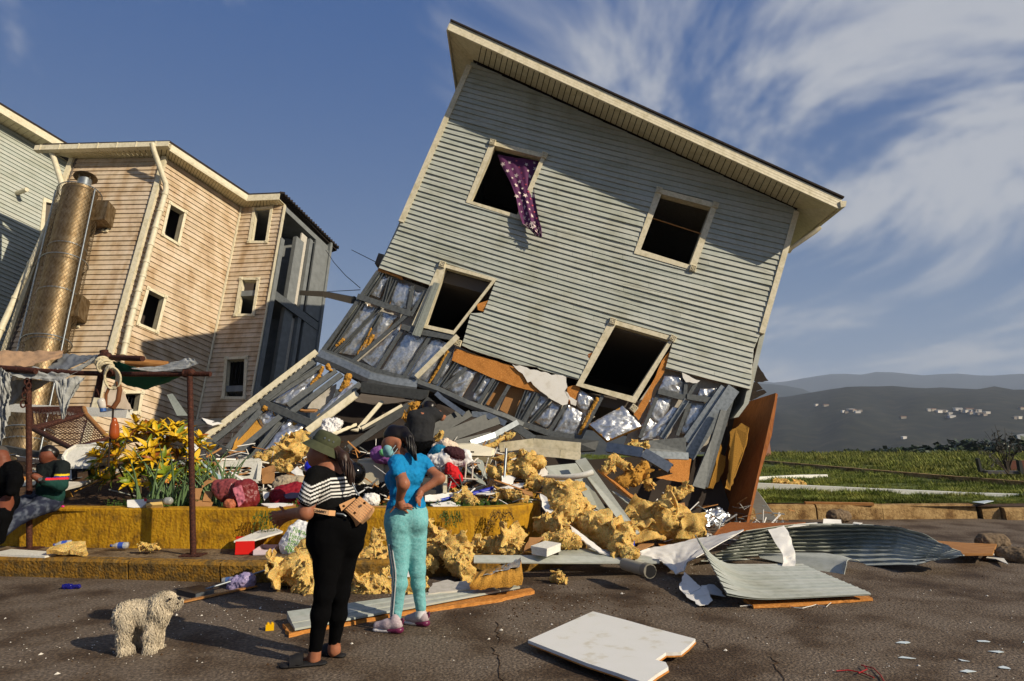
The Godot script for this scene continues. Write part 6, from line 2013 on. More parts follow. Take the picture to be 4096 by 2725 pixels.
	mb3.prism(pv([-1.213,1.111,-4.9,-1.112,1.158,-4.93,-1.107,1.145,-4.93,-1.195,1.067,-4.9]), Vector3(0, 0, -0.012))
	put(mb3, "bag_flap", tan, b)
	for i in 7:   # quilting ribs
		for dirn in [0, 1]:
			var s := (i + 1) / 8.0
			mb3 = MB.new()
			var p0: Vector3 = face[0].lerp(face[6], s) if dirn == 0 else face[0].lerp(face[1], s)
			var p1: Vector3 = face[1].lerp(face[4], s) if dirn == 0 else face[6].lerp(face[5], s)
			mb3.bar(p0 + n * 0.002, p1 + n * 0.002, 0.0025, 0.004, n)
			put(mb3, "quilt_seam", mat(C(222, 176, 128), 0.5), body2)
	for s in [[-1.028,1.126,-4.87], [-1.087,1.062,-4.84], [-1.174,1.104,-4.88]]:
		mb3 = MB.new()
		mb3.tube([pv(s)[0], pv(s)[0] + Vector3(0, 0, 0.012)], 0.009, 10)
		put(mb3, "clasp", mat(C(120, 84, 50), 0.3, 0.9), b)
	mb3 = MB.new()
	var st0 := pv([-1.391,1.085,-4.84,-1.268,1.063,-4.83,-1.229,1.057,-4.86])
	mb3.bar(st0[0], st0[1], 0.032, 0.005, Vector3(0, 0.1, 1)); 
	var strap := put(mb3, "strap", mat(C(216, 172, 128), 0.7), b)
	mb3 = MB.new()
	mb3.bar(st0[1], st0[2], 0.036, 0.008, Vector3(0, 0.1, 1))
	put(mb3, "strap_end", tan, b)
	var tm := TextMesh.new()
	var fn := SystemFont.new()
	fn.font_names = PackedStringArray(["Droid Sans"])
	fn.font_weight = 700
	tm.font = fn
	tm.text = "CHANEL"
	tm.font_size = 32
	tm.pixel_size = 0.00078
	tm.depth = 0.001
	var tx := put(tm, "lettering", mat(C(20, 18, 18), 0.7), strap)
	tx.position = st0[0].lerp(st0[1], 0.54) + Vector3(0, 0, 0.006)
	tx.rotation.z = -0.165
	mb3 = MB.new()
	mb3.tube(pv([-1.219,1.055,-4.86,-1.173,1.05,-4.86,-1.155,1.035,-4.87]), 0.006, 6)
	mb3.tube(pv([-1.078,1.17,-4.92,-1.107,1.206,-4.93,-1.127,1.242,-4.94,-1.151,1.284,-4.95]), 0.006, 6)
	put(mb3, "chain", M.steel_light, b).set_meta("kind", "stuff")
	settle(b)

func shoe(parent: Node, toe: Vector3, heel: Vector3):
	var dir := (heel - toe).normalized()
	var s := put(blob([[toe + Vector3(0, 0.045, 0), toe.lerp(heel, 0.5) + Vector3(0, 0.06, 0), 0.032, 0.04], [toe.lerp(heel, 0.5) + Vector3(0, 0.06, 0), heel + Vector3(0, 0.07, 0), 0.042, 0.04], [heel + Vector3(0, 0.07, 0) - dir * 0.02, heel + Vector3(0, 0.11, 0) - dir * 0.03, 0.036, 0.034]], 0.008, 0.03, 0.0, 8.0, "shoe"), "shoe", painted(0.7), parent)
	put(blob([[toe + Vector3(0, 0.014, 0), heel + Vector3(0, 0.02, 0), 0.036, 0.04, Vector3.UP, 1.9]], 0.008, 0.02), "sole", mat(C(214, 208, 204), 0.6), s)
	put(blob([[toe.lerp(heel, 0.62) + Vector3(0, 0.022, 0), heel + Vector3(0, 0.026, 0) + dir * 0.006, 0.039, 0.043, Vector3.UP, 1.4]], 0.008, 0.02), "heel_cushion", mat(C(98, 34, 66), 0.35), s)
	var mb := MB.new()
	mb.tube(bez(heel + Vector3(0, 0.1, 0) + dir * 0.02, heel + Vector3(0, 0.135, 0) + dir * 0.06, heel + Vector3(0, 0.07, 0) + dir * 0.035), 0.008, 6)
	put(mb, "pull_tab", mat(C(98, 34, 66), 0.5), s)

func woman_in_blue():
	var o := thing("person", "woman in bright blue t-shirt and teal leggings, hands on her back", "person")
	var body := bones([-1.001,1.554,-5.92,-1.005,1.532,-5.9,0.09,0.085,-1.045,1.511,-5.9,-1.04,1.464,-5.9,0.068,0.05,-0.967,1.474,-5.9,-0.936,1.388,-5.9,0.05,0.052,-0.936,1.381,-5.9,-0.905,0.982,-5.9,0.08,0.09,-0.958,1.34,-5.78,-0.874,1.204,-5.6,0.052,0.046,-0.874,1.204,-5.6,-0.918,1.078,-5.7,0.046,0.032,-0.755,1.331,-5.98,-0.612,1.23,-5.9,0.05,0.042,-0.612,1.23,-5.9,-0.762,1.131,-5.84,0.042,0.03,-0.905,0.982,-5.9,-0.881,0.869,-5.9,0.1,0.11,-0.952,0.847,-5.85,-0.941,0.483,-5.88,0.085,0.055,-0.941,0.483,-5.88,-0.963,0.078,-5.92,0.055,0.034,-0.822,0.834,-5.95,-0.799,0.466,-5.97,0.085,0.055,-0.799,0.466,-5.97,-0.768,0.115,-6.02,0.055,0.034])
	body.append([pv([-1.082,1.511,-5.9])[0], pv([-1.09,1.487,-5.9])[0], 0.016, 0.015])
	body.append([pv([-0.955,1.526,-5.82])[0], pv([-0.961,1.49,-5.82])[0], 0.02, 0.014])
	put(blob(body, 0.011, 0.035), "body", M.skin, o)
	var hb := bones([-0.918,1.078,-5.7,-0.903,1.021,-5.72,0.031,0.037,-0.919,1.049,-5.71,-0.927,1.028,-5.72,0.03,0.03])
	var kn := pv([-0.878,1.033,-5.7,-0.872,1.016,-5.7,-0.876,1.002,-5.71,-0.891,0.992,-5.72,-0.926,1.043,-5.71])
	var tp := pv([-0.826,1.02,-5.73,-0.816,1.005,-5.73,-0.824,0.987,-5.74,-0.854,0.96,-5.74,-0.996,0.97,-5.72])
	put(blob(fingers(hb, kn, tp, 0.0095), 0.0045, 0.008), "hand", M.skin, o)
	hb = bones([-0.762,1.131,-5.84,-0.778,1.088,-5.82,0.029,0.032])
	kn = pv([-0.785,1.088,-5.79,-0.779,1.076,-5.79,-0.772,1.069,-5.8,-0.769,1.063,-5.82,-0.764,1.103,-5.8])
	tp = pv([-0.793,1.057,-5.77,-0.783,1.039,-5.77,-0.774,1.019,-5.78,-0.765,1.009,-5.8,-0.791,1.078,-5.77])
	put(blob(fingers(hb, kn, tp, 0.0095), 0.0045, 0.008), "hand", M.skin, o)
	var shirt := bones([-0.97,1.369,-5.82,-0.785,1.37,-5.98,0.062,0.062,-0.943,1.407,-5.9,-0.914,1.395,-5.9,0.055,0.055,-0.93,1.253,-5.88,-0.857,1.257,-5.93,0.115,0.11,-1.013,1.22,-5.95,-1.005,1.191,-5.95,0.08,0.075,-0.928,1.11,-5.89,-0.869,1.107,-5.93,0.105,0.1,-0.94,0.983,-5.89,-0.837,1,-5.93,0.115,0.105,-0.977,0.946,-5.9,-0.948,0.939,-5.9,0.085,0.085,-0.969,1.36,-5.78,-0.934,1.295,-5.68,0.066,0.062,-0.775,1.363,-5.98,-0.727,1.318,-5.96,0.06,0.056])
	put(blob(shirt, 0.009, 0.03, 0.011, 9.0), "t_shirt", mat(C(0, 132, 190), 0.85, 0.0, ntex(132, 128, 0.1, 3, [[0.0, C(215, 215, 215)], [1.0, C(255, 255, 255)]]), Vector3(1.6, 1.2, 1.6), bump(131, 256, 0.018, 4, 10.0, 2), 0.6), o)
	var leg := bones([-0.944,0.927,-5.88,-0.83,0.928,-5.94,0.115,0.115,-0.94,0.888,-5.86,-0.874,0.89,-5.9,0.125,0.12,-0.818,0.902,-5.86,-0.799,0.878,-5.88,0.095,0.095,-0.951,0.833,-5.85,-0.938,0.483,-5.88,0.108,0.066,-0.938,0.483,-5.88,-0.932,0.373,-5.88,0.064,0.06,-0.932,0.373,-5.88,-0.963,0.105,-5.92,0.058,0.046,-0.824,0.822,-5.94,-0.799,0.466,-5.97,0.108,0.066,-0.799,0.466,-5.97,-0.793,0.351,-5.99,0.063,0.058,-0.793,0.351,-5.99,-0.77,0.149,-6.02,0.056,0.045])
	put(blob(leg, 0.0085, 0.035, 0.004, 14.0, "teal"), "leggings", painted(0.85), o)
	for k in 3:   # side stripes
		var mb := MB.new()
		var path := pv([-0.998,0.704,-5.79,-0.982,0.595,-5.79,-0.965,0.499,-5.795,-0.962,0.417,-5.8,-0.973,0.278,-5.82,-0.988,0.123,-5.85])
		for i in path.size() - 1:
			mb.bar(path[i] + Vector3(0.012 * (k - 1), 0, -0.012 * absi(k - 1) + 0.012), path[i + 1] + Vector3(0.012 * (k - 1), 0, -0.012 * absi(k - 1) + 0.012), 0.006, 0.012, Vector3(0, 0, 1))
		put(mb, "side_stripe", mat(C(206, 206, 206), 0.7) if k != 1 else mat(C(38, 46, 62), 0.7), o)
	for a in [[-0.972,0.092,-5.92,-0.976,0.058,-5.92], [-0.768,0.135,-6.02,-0.777,0.087,-6.02]]:
		var q := pv(a)
		put(blob([[q[0], q[1], 0.04, 0.04]], 0.01, 0.02), "sock", mat(C(206, 206, 208), 0.9), o)
	var f1 := pv([-1.107,0,-5.869,-0.927,0,-5.82])
	shoe(o, f1[0], f1[1])
	f1 = pv([-0.884,0,-6.088,-0.737,0,-6.02])
	shoe(o, f1[0], f1[1])
	# hair, ponytail
	var hair := put(blob(bones([-0.987,1.583,-5.92,-0.964,1.532,-5.92,0.092,0.08,-1.039,1.59,-5.92,-1.025,1.612,-5.92,0.07,0.07,-0.926,1.627,-5.9,-0.882,1.569,-5.86,0.045,0.04,-0.882,1.569,-5.86,-0.849,1.483,-5.84,0.04,0.038,-0.849,1.483,-5.84,-0.812,1.391,-5.82,0.034,0.012]), 0.009, 0.03), "hair", M.hair, o)
	var hm := MB.new()
	strands(hm, pv([-0.913,1.624,-5.88,-0.876,1.569,-5.84,-0.849,1.483,-5.82,-0.821,1.427,-5.81,-0.805,1.381,-5.81]), [0.02, 0.035, 0.035, 0.025, 0.008], 50, 0.02)
	put(hm, "hair_strand", M.hair, hair).set_meta("kind", "stuff")
	# face mask with loops
	var mm := mat(C(120, 168, 172), 0.85)
	var mk := put(blob(bones([-1.073,1.467,-5.9,-1.062,1.439,-5.89,0.034,0.036,-1.046,1.476,-5.85,-1.03,1.44,-5.85,0.045,0.035]), 0.007, 0.02), "face_mask", mm, o)
	for q in [[-1.015,1.462,-5.815,-0.982,1.505,-5.81,-0.961,1.523,-5.815], [-1.006,1.429,-5.82,-0.98,1.455,-5.81,-0.96,1.486,-5.815]]:
		var mb := MB.new()
		mb.tube(pv(q), 0.003, 5)
		put(mb, "ear_loop", mat(C(200, 210, 212), 0.8), mk)
	settle(o)

func man_in_ruins():
	var o := thing("person", "man in black bending into the wreckage behind the blue-shirted woman", "person")
	put(blob(bones([-1.319,2.033,-10.9,-1.295,2.007,-10.85,0.09,0.085,-1.312,1.982,-10.8,-1.297,1.881,-10.5,0.05,0.06,-1.183,1.904,-10.5,-1.127,1.904,-10.5,0.06,0.055,-1.127,1.904,-10.5,-1.085,1.855,-10.6,0.05,0.042,-1.085,1.855,-10.6,-1.06,1.876,-10.75,0.038,0.03,-1.385,1.834,-10.4,-1.4,1.567,-10.3,0.12,0.12,-1.387,1.479,-10.3,-1.349,1.184,-10.3,0.1,0.07,-1.31,1.479,-10.3,-1.26,1.184,-10.3,0.1,0.07,-1.349,1.184,-10.3,-1.355,0.957,-10.3,0.07,0.05,-1.26,1.184,-10.3,-1.245,0.957,-10.3,0.07,0.05]), 0.016, 0.05), "body", M.skin, o)
	put(blob(bones([-1.475,1.856,-10.4,-1.194,1.881,-10.5,0.11,0.1,-1.342,1.904,-10.5,-1.269,1.916,-10.55,0.1,0.1,-1.406,1.767,-10.4,-1.327,1.755,-10.4,0.17,0.16,-1.396,1.622,-10.35,-1.341,1.611,-10.35,0.16,0.16,-1.399,1.523,-10.3,-1.332,1.512,-10.3,0.15,0.15,-1.206,1.904,-10.5,-1.121,1.89,-10.5,0.085,0.07,-1.486,1.856,-10.4,-1.532,1.723,-10.5,0.085,0.07]), 0.016, 0.06, 0.012, 6.0), "t_shirt", mat(C(30, 31, 33), 0.9), o)
	put(blob(bones([-1.398,1.468,-10.3,-1.326,1.468,-10.3,0.15,0.15,-1.391,1.402,-10.3,-1.36,1.184,-10.3,0.13,0.1,-1.297,1.402,-10.3,-1.26,1.184,-10.3,0.13,0.1,-1.36,1.184,-10.3,-1.361,0.957,-10.3,0.1,0.08,-1.26,1.184,-10.3,-1.245,0.957,-10.3,0.1,0.08]), 0.016, 0.05, 0.008, 6.0), "trousers", M.black_cloth, o)
	put(blob(bones([-1.32,2.031,-10.86,-1.296,2.031,-10.86,0.105,0.1,-1.306,1.969,-10.75,-1.311,1.932,-10.7,0.07,0.08]), 0.014, 0.03), "hair", M.hair, o)
	settle(o)

func seated_men():
	var o := thing("person", "man in dark shirt and jeans sitting on the yellow wall by the pole", "person")
	put(blob(bones([-5.864,1.336,-8.75,-5.872,1.318,-8.75,0.095,0.085,-5.888,1.309,-8.72,-5.895,1.282,-8.72,0.06,0.045,-5.849,1.266,-8.78,-5.834,1.201,-8.78,0.058,0.06,-5.818,1.127,-8.78,-5.795,0.89,-8.75,0.12,0.13,-5.617,1.187,-8.68,-5.593,0.983,-8.6,0.06,0.052,-5.593,0.983,-8.6,-5.717,1.047,-8.45,0.05,0.036,-5.717,1.047,-8.45,-5.763,1.084,-8.42,0.032,0.03,-5.772,1.093,-8.42,-5.786,1.103,-8.4,0.035,0.03,-5.788,0.817,-8.75,-5.785,0.749,-8.7,0.13,0.12,-5.785,0.749,-8.7,-5.839,0.633,-8.3,0.09,0.07,-5.839,0.633,-8.3,-5.919,0.457,-8.1,0.07,0.05,-5.934,0.813,-8.8,-6.117,0.716,-8.5,0.09,0.07,-6.117,0.716,-8.5,-6.188,0.552,-8.4,0.06,0.05]), 0.014, 0.045), "body", mat(C(112, 62, 42), 0.6), o)
	put(blob(bones([-5.937,1.191,-8.78,-5.672,1.199,-8.72,0.075,0.08,-5.849,1.1,-8.76,-5.765,1.1,-8.76,0.13,0.13,-5.833,0.973,-8.74,-5.758,0.964,-8.74,0.125,0.125,-5.809,0.856,-8.72,-5.742,0.838,-8.72,0.13,0.13,-5.622,1.192,-8.68,-5.579,0.983,-8.6,0.085,0.075,-5.579,0.983,-8.6,-5.704,1.037,-8.46,0.07,0.055]), 0.011, 0.05, 0.008, 8.0, "sleeve"), "t_shirt", painted(0.85), o)
	put(blob(bones([-5.838,0.774,-8.72,-5.755,0.774,-8.72,0.14,0.13,-5.785,0.749,-8.7,-5.839,0.633,-8.3,0.115,0.085,-5.839,0.633,-8.3,-5.919,0.457,-8.1,0.085,0.07,-5.934,0.813,-8.8,-6.117,0.716,-8.5,0.11,0.085,-6.117,0.716,-8.5,-6.188,0.552,-8.4,0.08,0.07]), 0.013, 0.05, 0.008, 7.0, "jeans"), "jeans", painted(0.85), o)
	put(blob(bones([-5.87,1.378,-8.76,-5.833,1.359,-8.77,0.092,0.08,-5.907,1.364,-8.74,-5.896,1.378,-8.75,0.05,0.07]), 0.012, 0.03), "hair", M.hair, o)
	var mb := MB.new()
	mb.tube(pv([-5.698,1.066,-8.4,-5.686,1.063,-8.37]), 0.02, 12)
	put(mb, "wrist_watch", M.steel_light, o)
	settle(o)
	var p := thing("person", "man in black at the left edge beside the seated man", "person")
	put(blob(bones([-6.149,1.336,-8.3,-6.138,1.319,-8.3,0.1,0.09,-6.087,1.311,-8.28,-6.08,1.285,-8.28,0.06,0.05,-6.113,1.249,-8.3,-6.098,1.188,-8.3,0.06,0.07,-6.086,1.153,-8.3,-6.077,0.892,-8.3,0.14,0.14,-6.072,0.849,-8.3,-6.038,0.56,-8.2,0.1,0.07,-5.983,0.853,-8.25,-5.815,0.668,-8,0.1,0.07]), 0.016, 0.05), "body", mat(C(112, 62, 42), 0.6), p)
	put(blob(bones([-6.215,1.185,-8.35,-5.947,1.19,-8.25,0.1,0.09,-6.095,1.065,-8.3,-5.993,1.067,-8.27,0.18,0.15,-6.095,0.892,-8.3,-6.02,0.894,-8.27,0.17,0.15,-5.935,1.186,-8.24,-5.786,1.061,-8.1,0.09,0.075,-5.786,1.061,-8.1,-5.786,0.947,-8.05,0.07,0.06]), 0.014, 0.05, 0.01, 7.0), "t_shirt", M.black_cloth, p)
	put(blob(bones([-6.087,0.823,-8.3,-6.012,0.817,-8.27,0.16,0.15,-6.011,0.808,-8.27,-5.83,0.652,-8,0.13,0.09,-5.83,0.652,-8,-5.84,0.421,-8,0.09,0.07,-6.103,0.805,-8.3,-6.056,0.56,-8.2,0.12,0.09]), 0.014, 0.05, 0.008, 7.0), "trousers", M.black_cloth, p)
	put(blob(bones([-6.171,1.367,-8.32,-6.183,1.353,-8.32,0.1,0.09]), 0.014, 0.03), "hair", mat(C(70, 66, 62), 0.8), p)
	settle(p)

var DOG_FACE := -2.599

func build_dog():
	var o := thing("dog", "small curly cream dog standing on the road and looking up right", "dog")
	var bn := bones([-2.867,0.303,-5.3,-2.813,0.299,-5.33,0.062,0.064,-2.813,0.299,-5.33,-2.736,0.288,-5.36,0.064,0.07,-2.728,0.288,-5.36,-2.696,0.237,-5.37,0.07,0.065,-2.721,0.308,-5.36,-2.656,0.344,-5.36,0.06,0.058,-2.646,0.32,-5.36,-2.623,0.288,-5.36,0.055,0.06,-2.616,0.372,-5.36,-2.587,0.372,-5.36,0.053,0.05,-2.577,0.356,-5.36,-2.544,0.346,-5.37,0.042,0.03,-2.552,0.35,-5.37,-2.513,0.355,-5.38,0.031,0.02,-2.546,0.326,-5.37,-2.521,0.324,-5.37,0.024,0.016,-2.644,0.364,-5.31,-2.649,0.305,-5.29,0.028,0.02,-2.674,0.223,-5.33,-2.682,0.138,-5.31,0.034,0.022,-2.682,0.138,-5.31,-2.677,0.027,-5.3,0.021,0.019,-2.671,0.205,-5.4,-2.674,0.11,-5.41,0.032,0.021,-2.674,0.11,-5.41,-2.68,0.011,-5.42,0.02,0.018,-2.677,0.025,-5.3,-2.661,0.018,-5.31,0.03,0.022,-2.68,0.009,-5.42,-2.67,0.008,-5.43,0.026,0.02,-2.865,0.278,-5.27,-2.841,0.221,-5.25,0.052,0.034,-2.841,0.221,-5.25,-2.856,0.15,-5.25,0.03,0.022,-2.856,0.15,-5.25,-2.842,0.054,-5.26,0.021,0.019,-2.842,0.05,-5.26,-2.816,0.044,-5.28,0.028,0.022,-2.868,0.227,-5.38,-2.862,0.161,-5.4,0.05,0.038,-2.862,0.161,-5.4,-2.87,0.109,-5.4,0.034,0.028,-2.87,0.109,-5.4,-2.863,0.054,-5.41,0.026,0.024,-2.863,0.05,-5.41,-2.839,0.051,-5.42,0.024,0.018,-2.901,0.3,-5.28,-2.911,0.249,-5.26,0.022,0.012])
	var skin := blob(bn, 0.008, 0.02, 0.008, 40.0, "fur")
	var body := put(skin, "body", painted(0.95), o)
	# curly coat
	var mb := MB.new()
	mb.tint = true
	var step := maxi(1, skin.v.size() / 17000)
	for i in range(0, skin.v.size(), step):
		var p := skin.v[i]
		var q := skin.n[i]
		var k := rng.randf_range(0.8, 1.2) * (1.0 + 0.45 * nz.get_noise_3d(p.x * 9.0, p.y * 9.0, p.z * 9.0))
		mb.col = Color(0.6 * k, 0.52 * k, 0.39 * k)
		var side := q.cross(Vector3(rng.randf() - 0.5, rng.randf() - 0.5, rng.randf() - 0.5)).normalized()
		var l := 0.012 + 0.034 * pow(rng.randf(), 1.6)
		if p.x > DOG_FACE: l *= 0.42
		var a := p + q * l * 0.45 + side * l * 0.35 + Vector3(0, -l * 0.2, 0)
		var b := p + q * l * 0.55 - side * l * 0.1 + Vector3(0, -l * 0.75, 0)
		var c := b + Vector3(0, -l * 0.25, 0) - side * l * 0.3
		mb.tube([p, a, b, c], [0.0026, 0.0024, 0.0018, 0.0006], 3, false)
	put(mb, "curly_coat", painted(0.95), body).set_meta("kind", "stuff")
	put(blob(bones([-2.516,0.37,-5.37,-2.509,0.368,-5.37,0.016,0.014]), 0.004, 0.01), "nose", mat(C(14, 12, 12), 0.25), o)
	put(blob(bones([-2.55,0.384,-5.295,-2.548,0.383,-5.295,0.009,0.009]), 0.003, 0.005), "eye", mat(C(24, 12, 8), 0.1), o)
	var mb2 := MB.new()
	mb2.tube(pv([-2.518,0.339,-5.34,-2.506,0.344,-5.34,-2.5,0.346,-5.35]), 0.004, 5)
	put(mb2, "mouth", mat(C(40, 24, 22), 0.6), o)
	settle(o)

# ---------------------------------------------------------------- tarpaulin stand, gate, things at the left
func pipe(root: Node, a: Array, r := 0.032, m: Material = null, called := "pipe"):
	var mb := MB.new()
	mb.tube(pv(a), r, 12)
	return put(mb, called, m if m else M.rust, root)

func sheet2(a: Array, b: Array, nu: int, nv: int, amp: float, freq: float, sag := 0.0, sd := 0.0) -> Array:
	# rows between two edge lines, with folds
	var rows := []
	for i in nv + 1:
		var t := float(i) / nv
		var r := []
		for j in nu + 1:
			var s := float(j) / nu
			var fa := s * (a.size() - 1); var ka := mini(int(fa), a.size() - 2)
			var fb := s * (b.size() - 1); var kb := mini(int(fb), b.size() - 2)
			var p: Vector3 = a[ka].lerp(a[ka + 1], fa - ka).lerp(b[kb].lerp(b[kb + 1], fb - kb), t)
			var e := nz.get_noise_2d(s * freq * 2.0 + sd, t * freq * 0.7) + 0.5 * (0.5 - absf(nz.get_noise_2d(s * freq * 3.0 - sd, t * freq)))
			p += Vector3(0.2, 0.5, 0.8) * e * amp - Vector3(0, sag * sin(PI * s) * sin(PI * t), 0)
			r.append(p)
		rows.append(r)
	return rows

func tarp(called: String, label: String, a: Array, b: Array, m: Material, amp := 0.05, freq := 2.5, sag := 0.0):
	var mb := MB.new()
	mb.thick(sheet2(pv(a), pv(b), 28, 16, amp, freq, sag, a[0] * 2.0), 0.003)
	return one(mb, called, m, label, "tarpaulin", "tarpaulins on the pipe stand")

func build_stand():
	var weave := bump(111, 256, 0.1, 2, 4.0)
	var grey := mat(C(168, 170, 168), 0.75, 0.0, ntex(112, 256, 0.02, 5, [[0.0, C(170, 168, 160)], [0.5, C(240, 240, 238)], [1.0, C(255, 255, 255)]]), Vector3.ONE * 1.2, weave, 0.3)
	var o := thing("pipe_stand", "rusty scaffold-pipe stand with two thin posts beside the yellow wall", "stand")
	var base := pv([-3.698,0.21,-8.182,-5.921,0.21,-8.642])
	for i in 2:
		var top: Vector3 = pv([-3.956,2.372,-8.35])[0] if i == 0 else pv([-6.18,2.374,-8.7])[0]
		var mb := MB.new()
		mb.tube([base[i], top], 0.034, 12)
		put(mb, "post", M.rust, o)
		mb = MB.new()
		mb.box(Transform3D(Basis(), base[i] + Vector3(0, 0.006, 0)), Vector3(0.24, 0.012, 0.22))
		put(mb, "foot_plate", M.rust, o)
	pipe(o, [-6.541,2.437,-8.75,-5.502,2.368,-8.6,-4.75,2.344,-8.5,-3.685,2.331,-8.32])
	pipe(o, [-5.125,2.566,-8.6,-4.518,2.517,-8.3], 0.036)
	pipe(o, [-5.181,2.657,-8.6,-5.151,2.517,-8.6], 0.05)
	pipe(o, [-5.204,2.367,-8.62,-5.234,2.057,-8.62], 0.036)
	pipe(o, [-6.611,2.443,-8.7,-6.018,2.395,-8.6], 0.04)
	for c in [[-5.143,2.568,-8.58], [-5.075,2.35,-8.52], [-3.975,2.344,-8.36]]:
		put(blob([[pv(c)[0] + Vector3(-0.03, 0, 0.01), pv(c)[0] + Vector3(0.04, 0.01, 0.02), 0.055, 0.05]], 0.012, 0.02, 0.012, 20.0), "clamp", M.rust, o)
	settle(o)
	tarp("tan_tarp", "tan canvas sheet over the stand at the left edge", [-7.354,2.773,-9.6,-6.913,2.763,-9.6,-6.223,2.749,-9.4], [-6.645,2.474,-8.7,-6.266,2.456,-8.75,-5.966,2.615,-9], mat(C(172, 138, 104), 0.85, 0.0, null, Vector3.ONE, weave, 0.3), 0.04)
	tarp("grey_tarp", "grey tarpaulin stretched between the tan sheet and the rope", [-6.236,2.71,-9.4,-5.809,2.662,-9.2,-5.347,2.616,-8.8], [-6.074,2.451,-8.9,-5.724,2.425,-8.75,-5.308,2.589,-8.7], mat(C(104, 108, 112), 0.7), 0.03)
	tarp("pale_tarp", "pale grey tarpaulin draped along the front pipe", [-6.421,2.374,-8.7,-6.107,2.451,-8.7,-5.656,2.385,-8.65,-5.263,2.591,-8.65], [-6.327,2.32,-8.6,-6.007,2.282,-8.6,-5.67,2.255,-8.55,-5.27,2.494,-8.6], grey, 0.05)
	tarp("hanging_flap", "pointed grey flap hanging down from the front pipe", [-5.704,2.252,-8.5,-5.581,2.289,-8.5,-5.345,2.315,-8.55], [-5.532,1.777,-8.45,-5.502,1.777,-8.45,-5.472,2.073,-8.5], grey, 0.05)
	tarp("side_flap", "wide grey flap slanting down behind the left post", [-6.501,2.29,-8.8,-6.189,2.301,-8.75,-5.896,2.286,-8.75], [-6.661,1.96,-9,-6.518,1.989,-8.95,-6.263,2.142,-8.9], grey, 0.02)
	tarp("torn_curtain", "crumpled pale tarpaulin hanging at the left edge", [-6.598,2.456,-8.6,-6.439,2.444,-8.55,-6.291,2.315,-8.55], [-6.415,1.427,-8.5,-6.271,1.456,-8.5,-6.223,1.851,-8.5], grey, 0.12, 3.0)
	tarp("green_tarp", "dark green tarpaulin sagging behind the right post", [-5.172,2.533,-8.75,-5.027,2.52,-8.7,-4.596,2.377,-8.6,-4.016,2.347,-8.4], [-5.346,2.345,-8.9,-5.013,2.24,-8.85,-4.701,2.159,-8.8,-4.151,2.311,-8.5], mat(C(14, 92, 70), 0.7), 0.04, 2.0, 0.03)
	tarp("white_tarp", "dusty white tarpaulin rolled over the right post", [-4.882,2.432,-8.7,-4.42,2.456,-8.6,-4.074,2.534,-8.45,-3.939,2.525,-8.4], [-4.752,2.409,-8.55,-4.397,2.359,-8.45,-3.972,2.394,-8.3,-3.829,2.448,-8.3], grey, 0.03)
	pipe(self, [-5.275,2.583,-9.3,-4.723,2.534,-9.3], 0.06, M.wood, "bamboo_pole")
	tag(get_child(-1), "pale round pole lying behind the white tarpaulin", "pole")
	# rope, strap, hanging bottles
	o = thing("rope_coil", "off-white rope coiled round the pipe clamp of the stand", "rope")
	var rope := mat(C(196, 184, 152), 0.95, 0.0, null, Vector3.ONE, weave, 0.8)
	for c in [[[-5.119,2.484,-8.5], 0.07, 0.0], [[-5.074,2.444,-8.48], 0.08, 0.6]]:
		var at: Vector3 = pv(c[0])[0]
		for k in 3:
			var ring := []
			for i in 21:
				var a := TAU * i / 20.0
				ring.append(at + Vector3(cos(a) * c[1], sin(a) * c[1] * 0.55 + k * 0.025 - 0.03, sin(a) * 0.06).rotated(Vector3(0, 0, 1), c[2] + k * 0.4))
			var mb := MB.new()
			mb.tube(ring, 0.017, 7)
			put(mb, "rope_turn", rope, o)
	for k in 4:
		var at: Vector3 = pv([-4.979,2.315,-8.45])[0] + Vector3(0.014 * k, -0.01 * k, 0.01 * k)
		var ring := []
		for i in 21:
			var a := TAU * i / 20.0
			ring.append(at + Vector3(cos(a) * (0.075 + 0.008 * k), sin(a) * 0.13, sin(a) * 0.03))
		var mb := MB.new()
		mb.tube(ring, 0.014, 7)
		put(mb, "rope_turn", rope, o)
	settle(o)
	o = thing("strap_bundle", "brown strap looped from the rope with bottles tied to it", "strap")
	var leather := mat(C(110, 66, 34), 0.7)
	pipe(o, [-4.891,2.248,-8.46,-4.861,2.145,-8.46,-4.872,2.012,-8.46,-4.924,1.924,-8.46], 0.03, leather, "strap_loop")
	pipe(o, [-4.984,2.204,-8.46,-5.026,2.086,-8.46,-5.015,1.953,-8.46,-4.924,1.924,-8.46], 0.018, leather, "strap_loop")
	pipe(o, [-4.924,1.924,-8.46,-4.919,1.762,-8.46,-4.932,1.471,-8.46,-4.926,1.205,-8.46], 0.012, mat(C(40, 30, 24), 0.9), "cord")
	put(blob(bones([-4.892,1.777,-8.45,-4.877,1.587,-8.45,0.03,0.055,-4.884,1.704,-8.45,-4.882,1.616,-8.45,0.05,0.055]), 0.01, 0.02), "brown_bottle", mat(C(150, 70, 24), 0.25), o)
	put(blob(bones([-5.065,1.997,-8.45,-5.049,1.945,-8.45,0.05,0.045]), 0.01, 0.02), "clear_jar", mat(C(196, 190, 180), 0.1), o)
	pipe(o, [-5.05,1.938,-8.45,-5.037,1.876,-8.45], 0.036, mat(C(48, 88, 150), 0.4), "jar_lid")
	settle(o)
	o = thing("chain", "short rusty chain hanging on the left post", "chain")
	for k in 6:
		var c: Vector3 = pv([-5.994,2.245,-8.42])[0] + Vector3(0.03 * sin(k * 2.0), -0.055 * k, 0)
		var ring := []
		for i in 13:
			var a := TAU * i / 12.0
			ring.append(c + Vector3(cos(a) * 0.028, sin(a) * 0.042, 0).rotated(Vector3.UP, k * 1.3))
		var mb := MB.new()
		mb.tube(ring, 0.01, 6)
		put(mb, "chain_link", M.rust, o)
	settle(o)
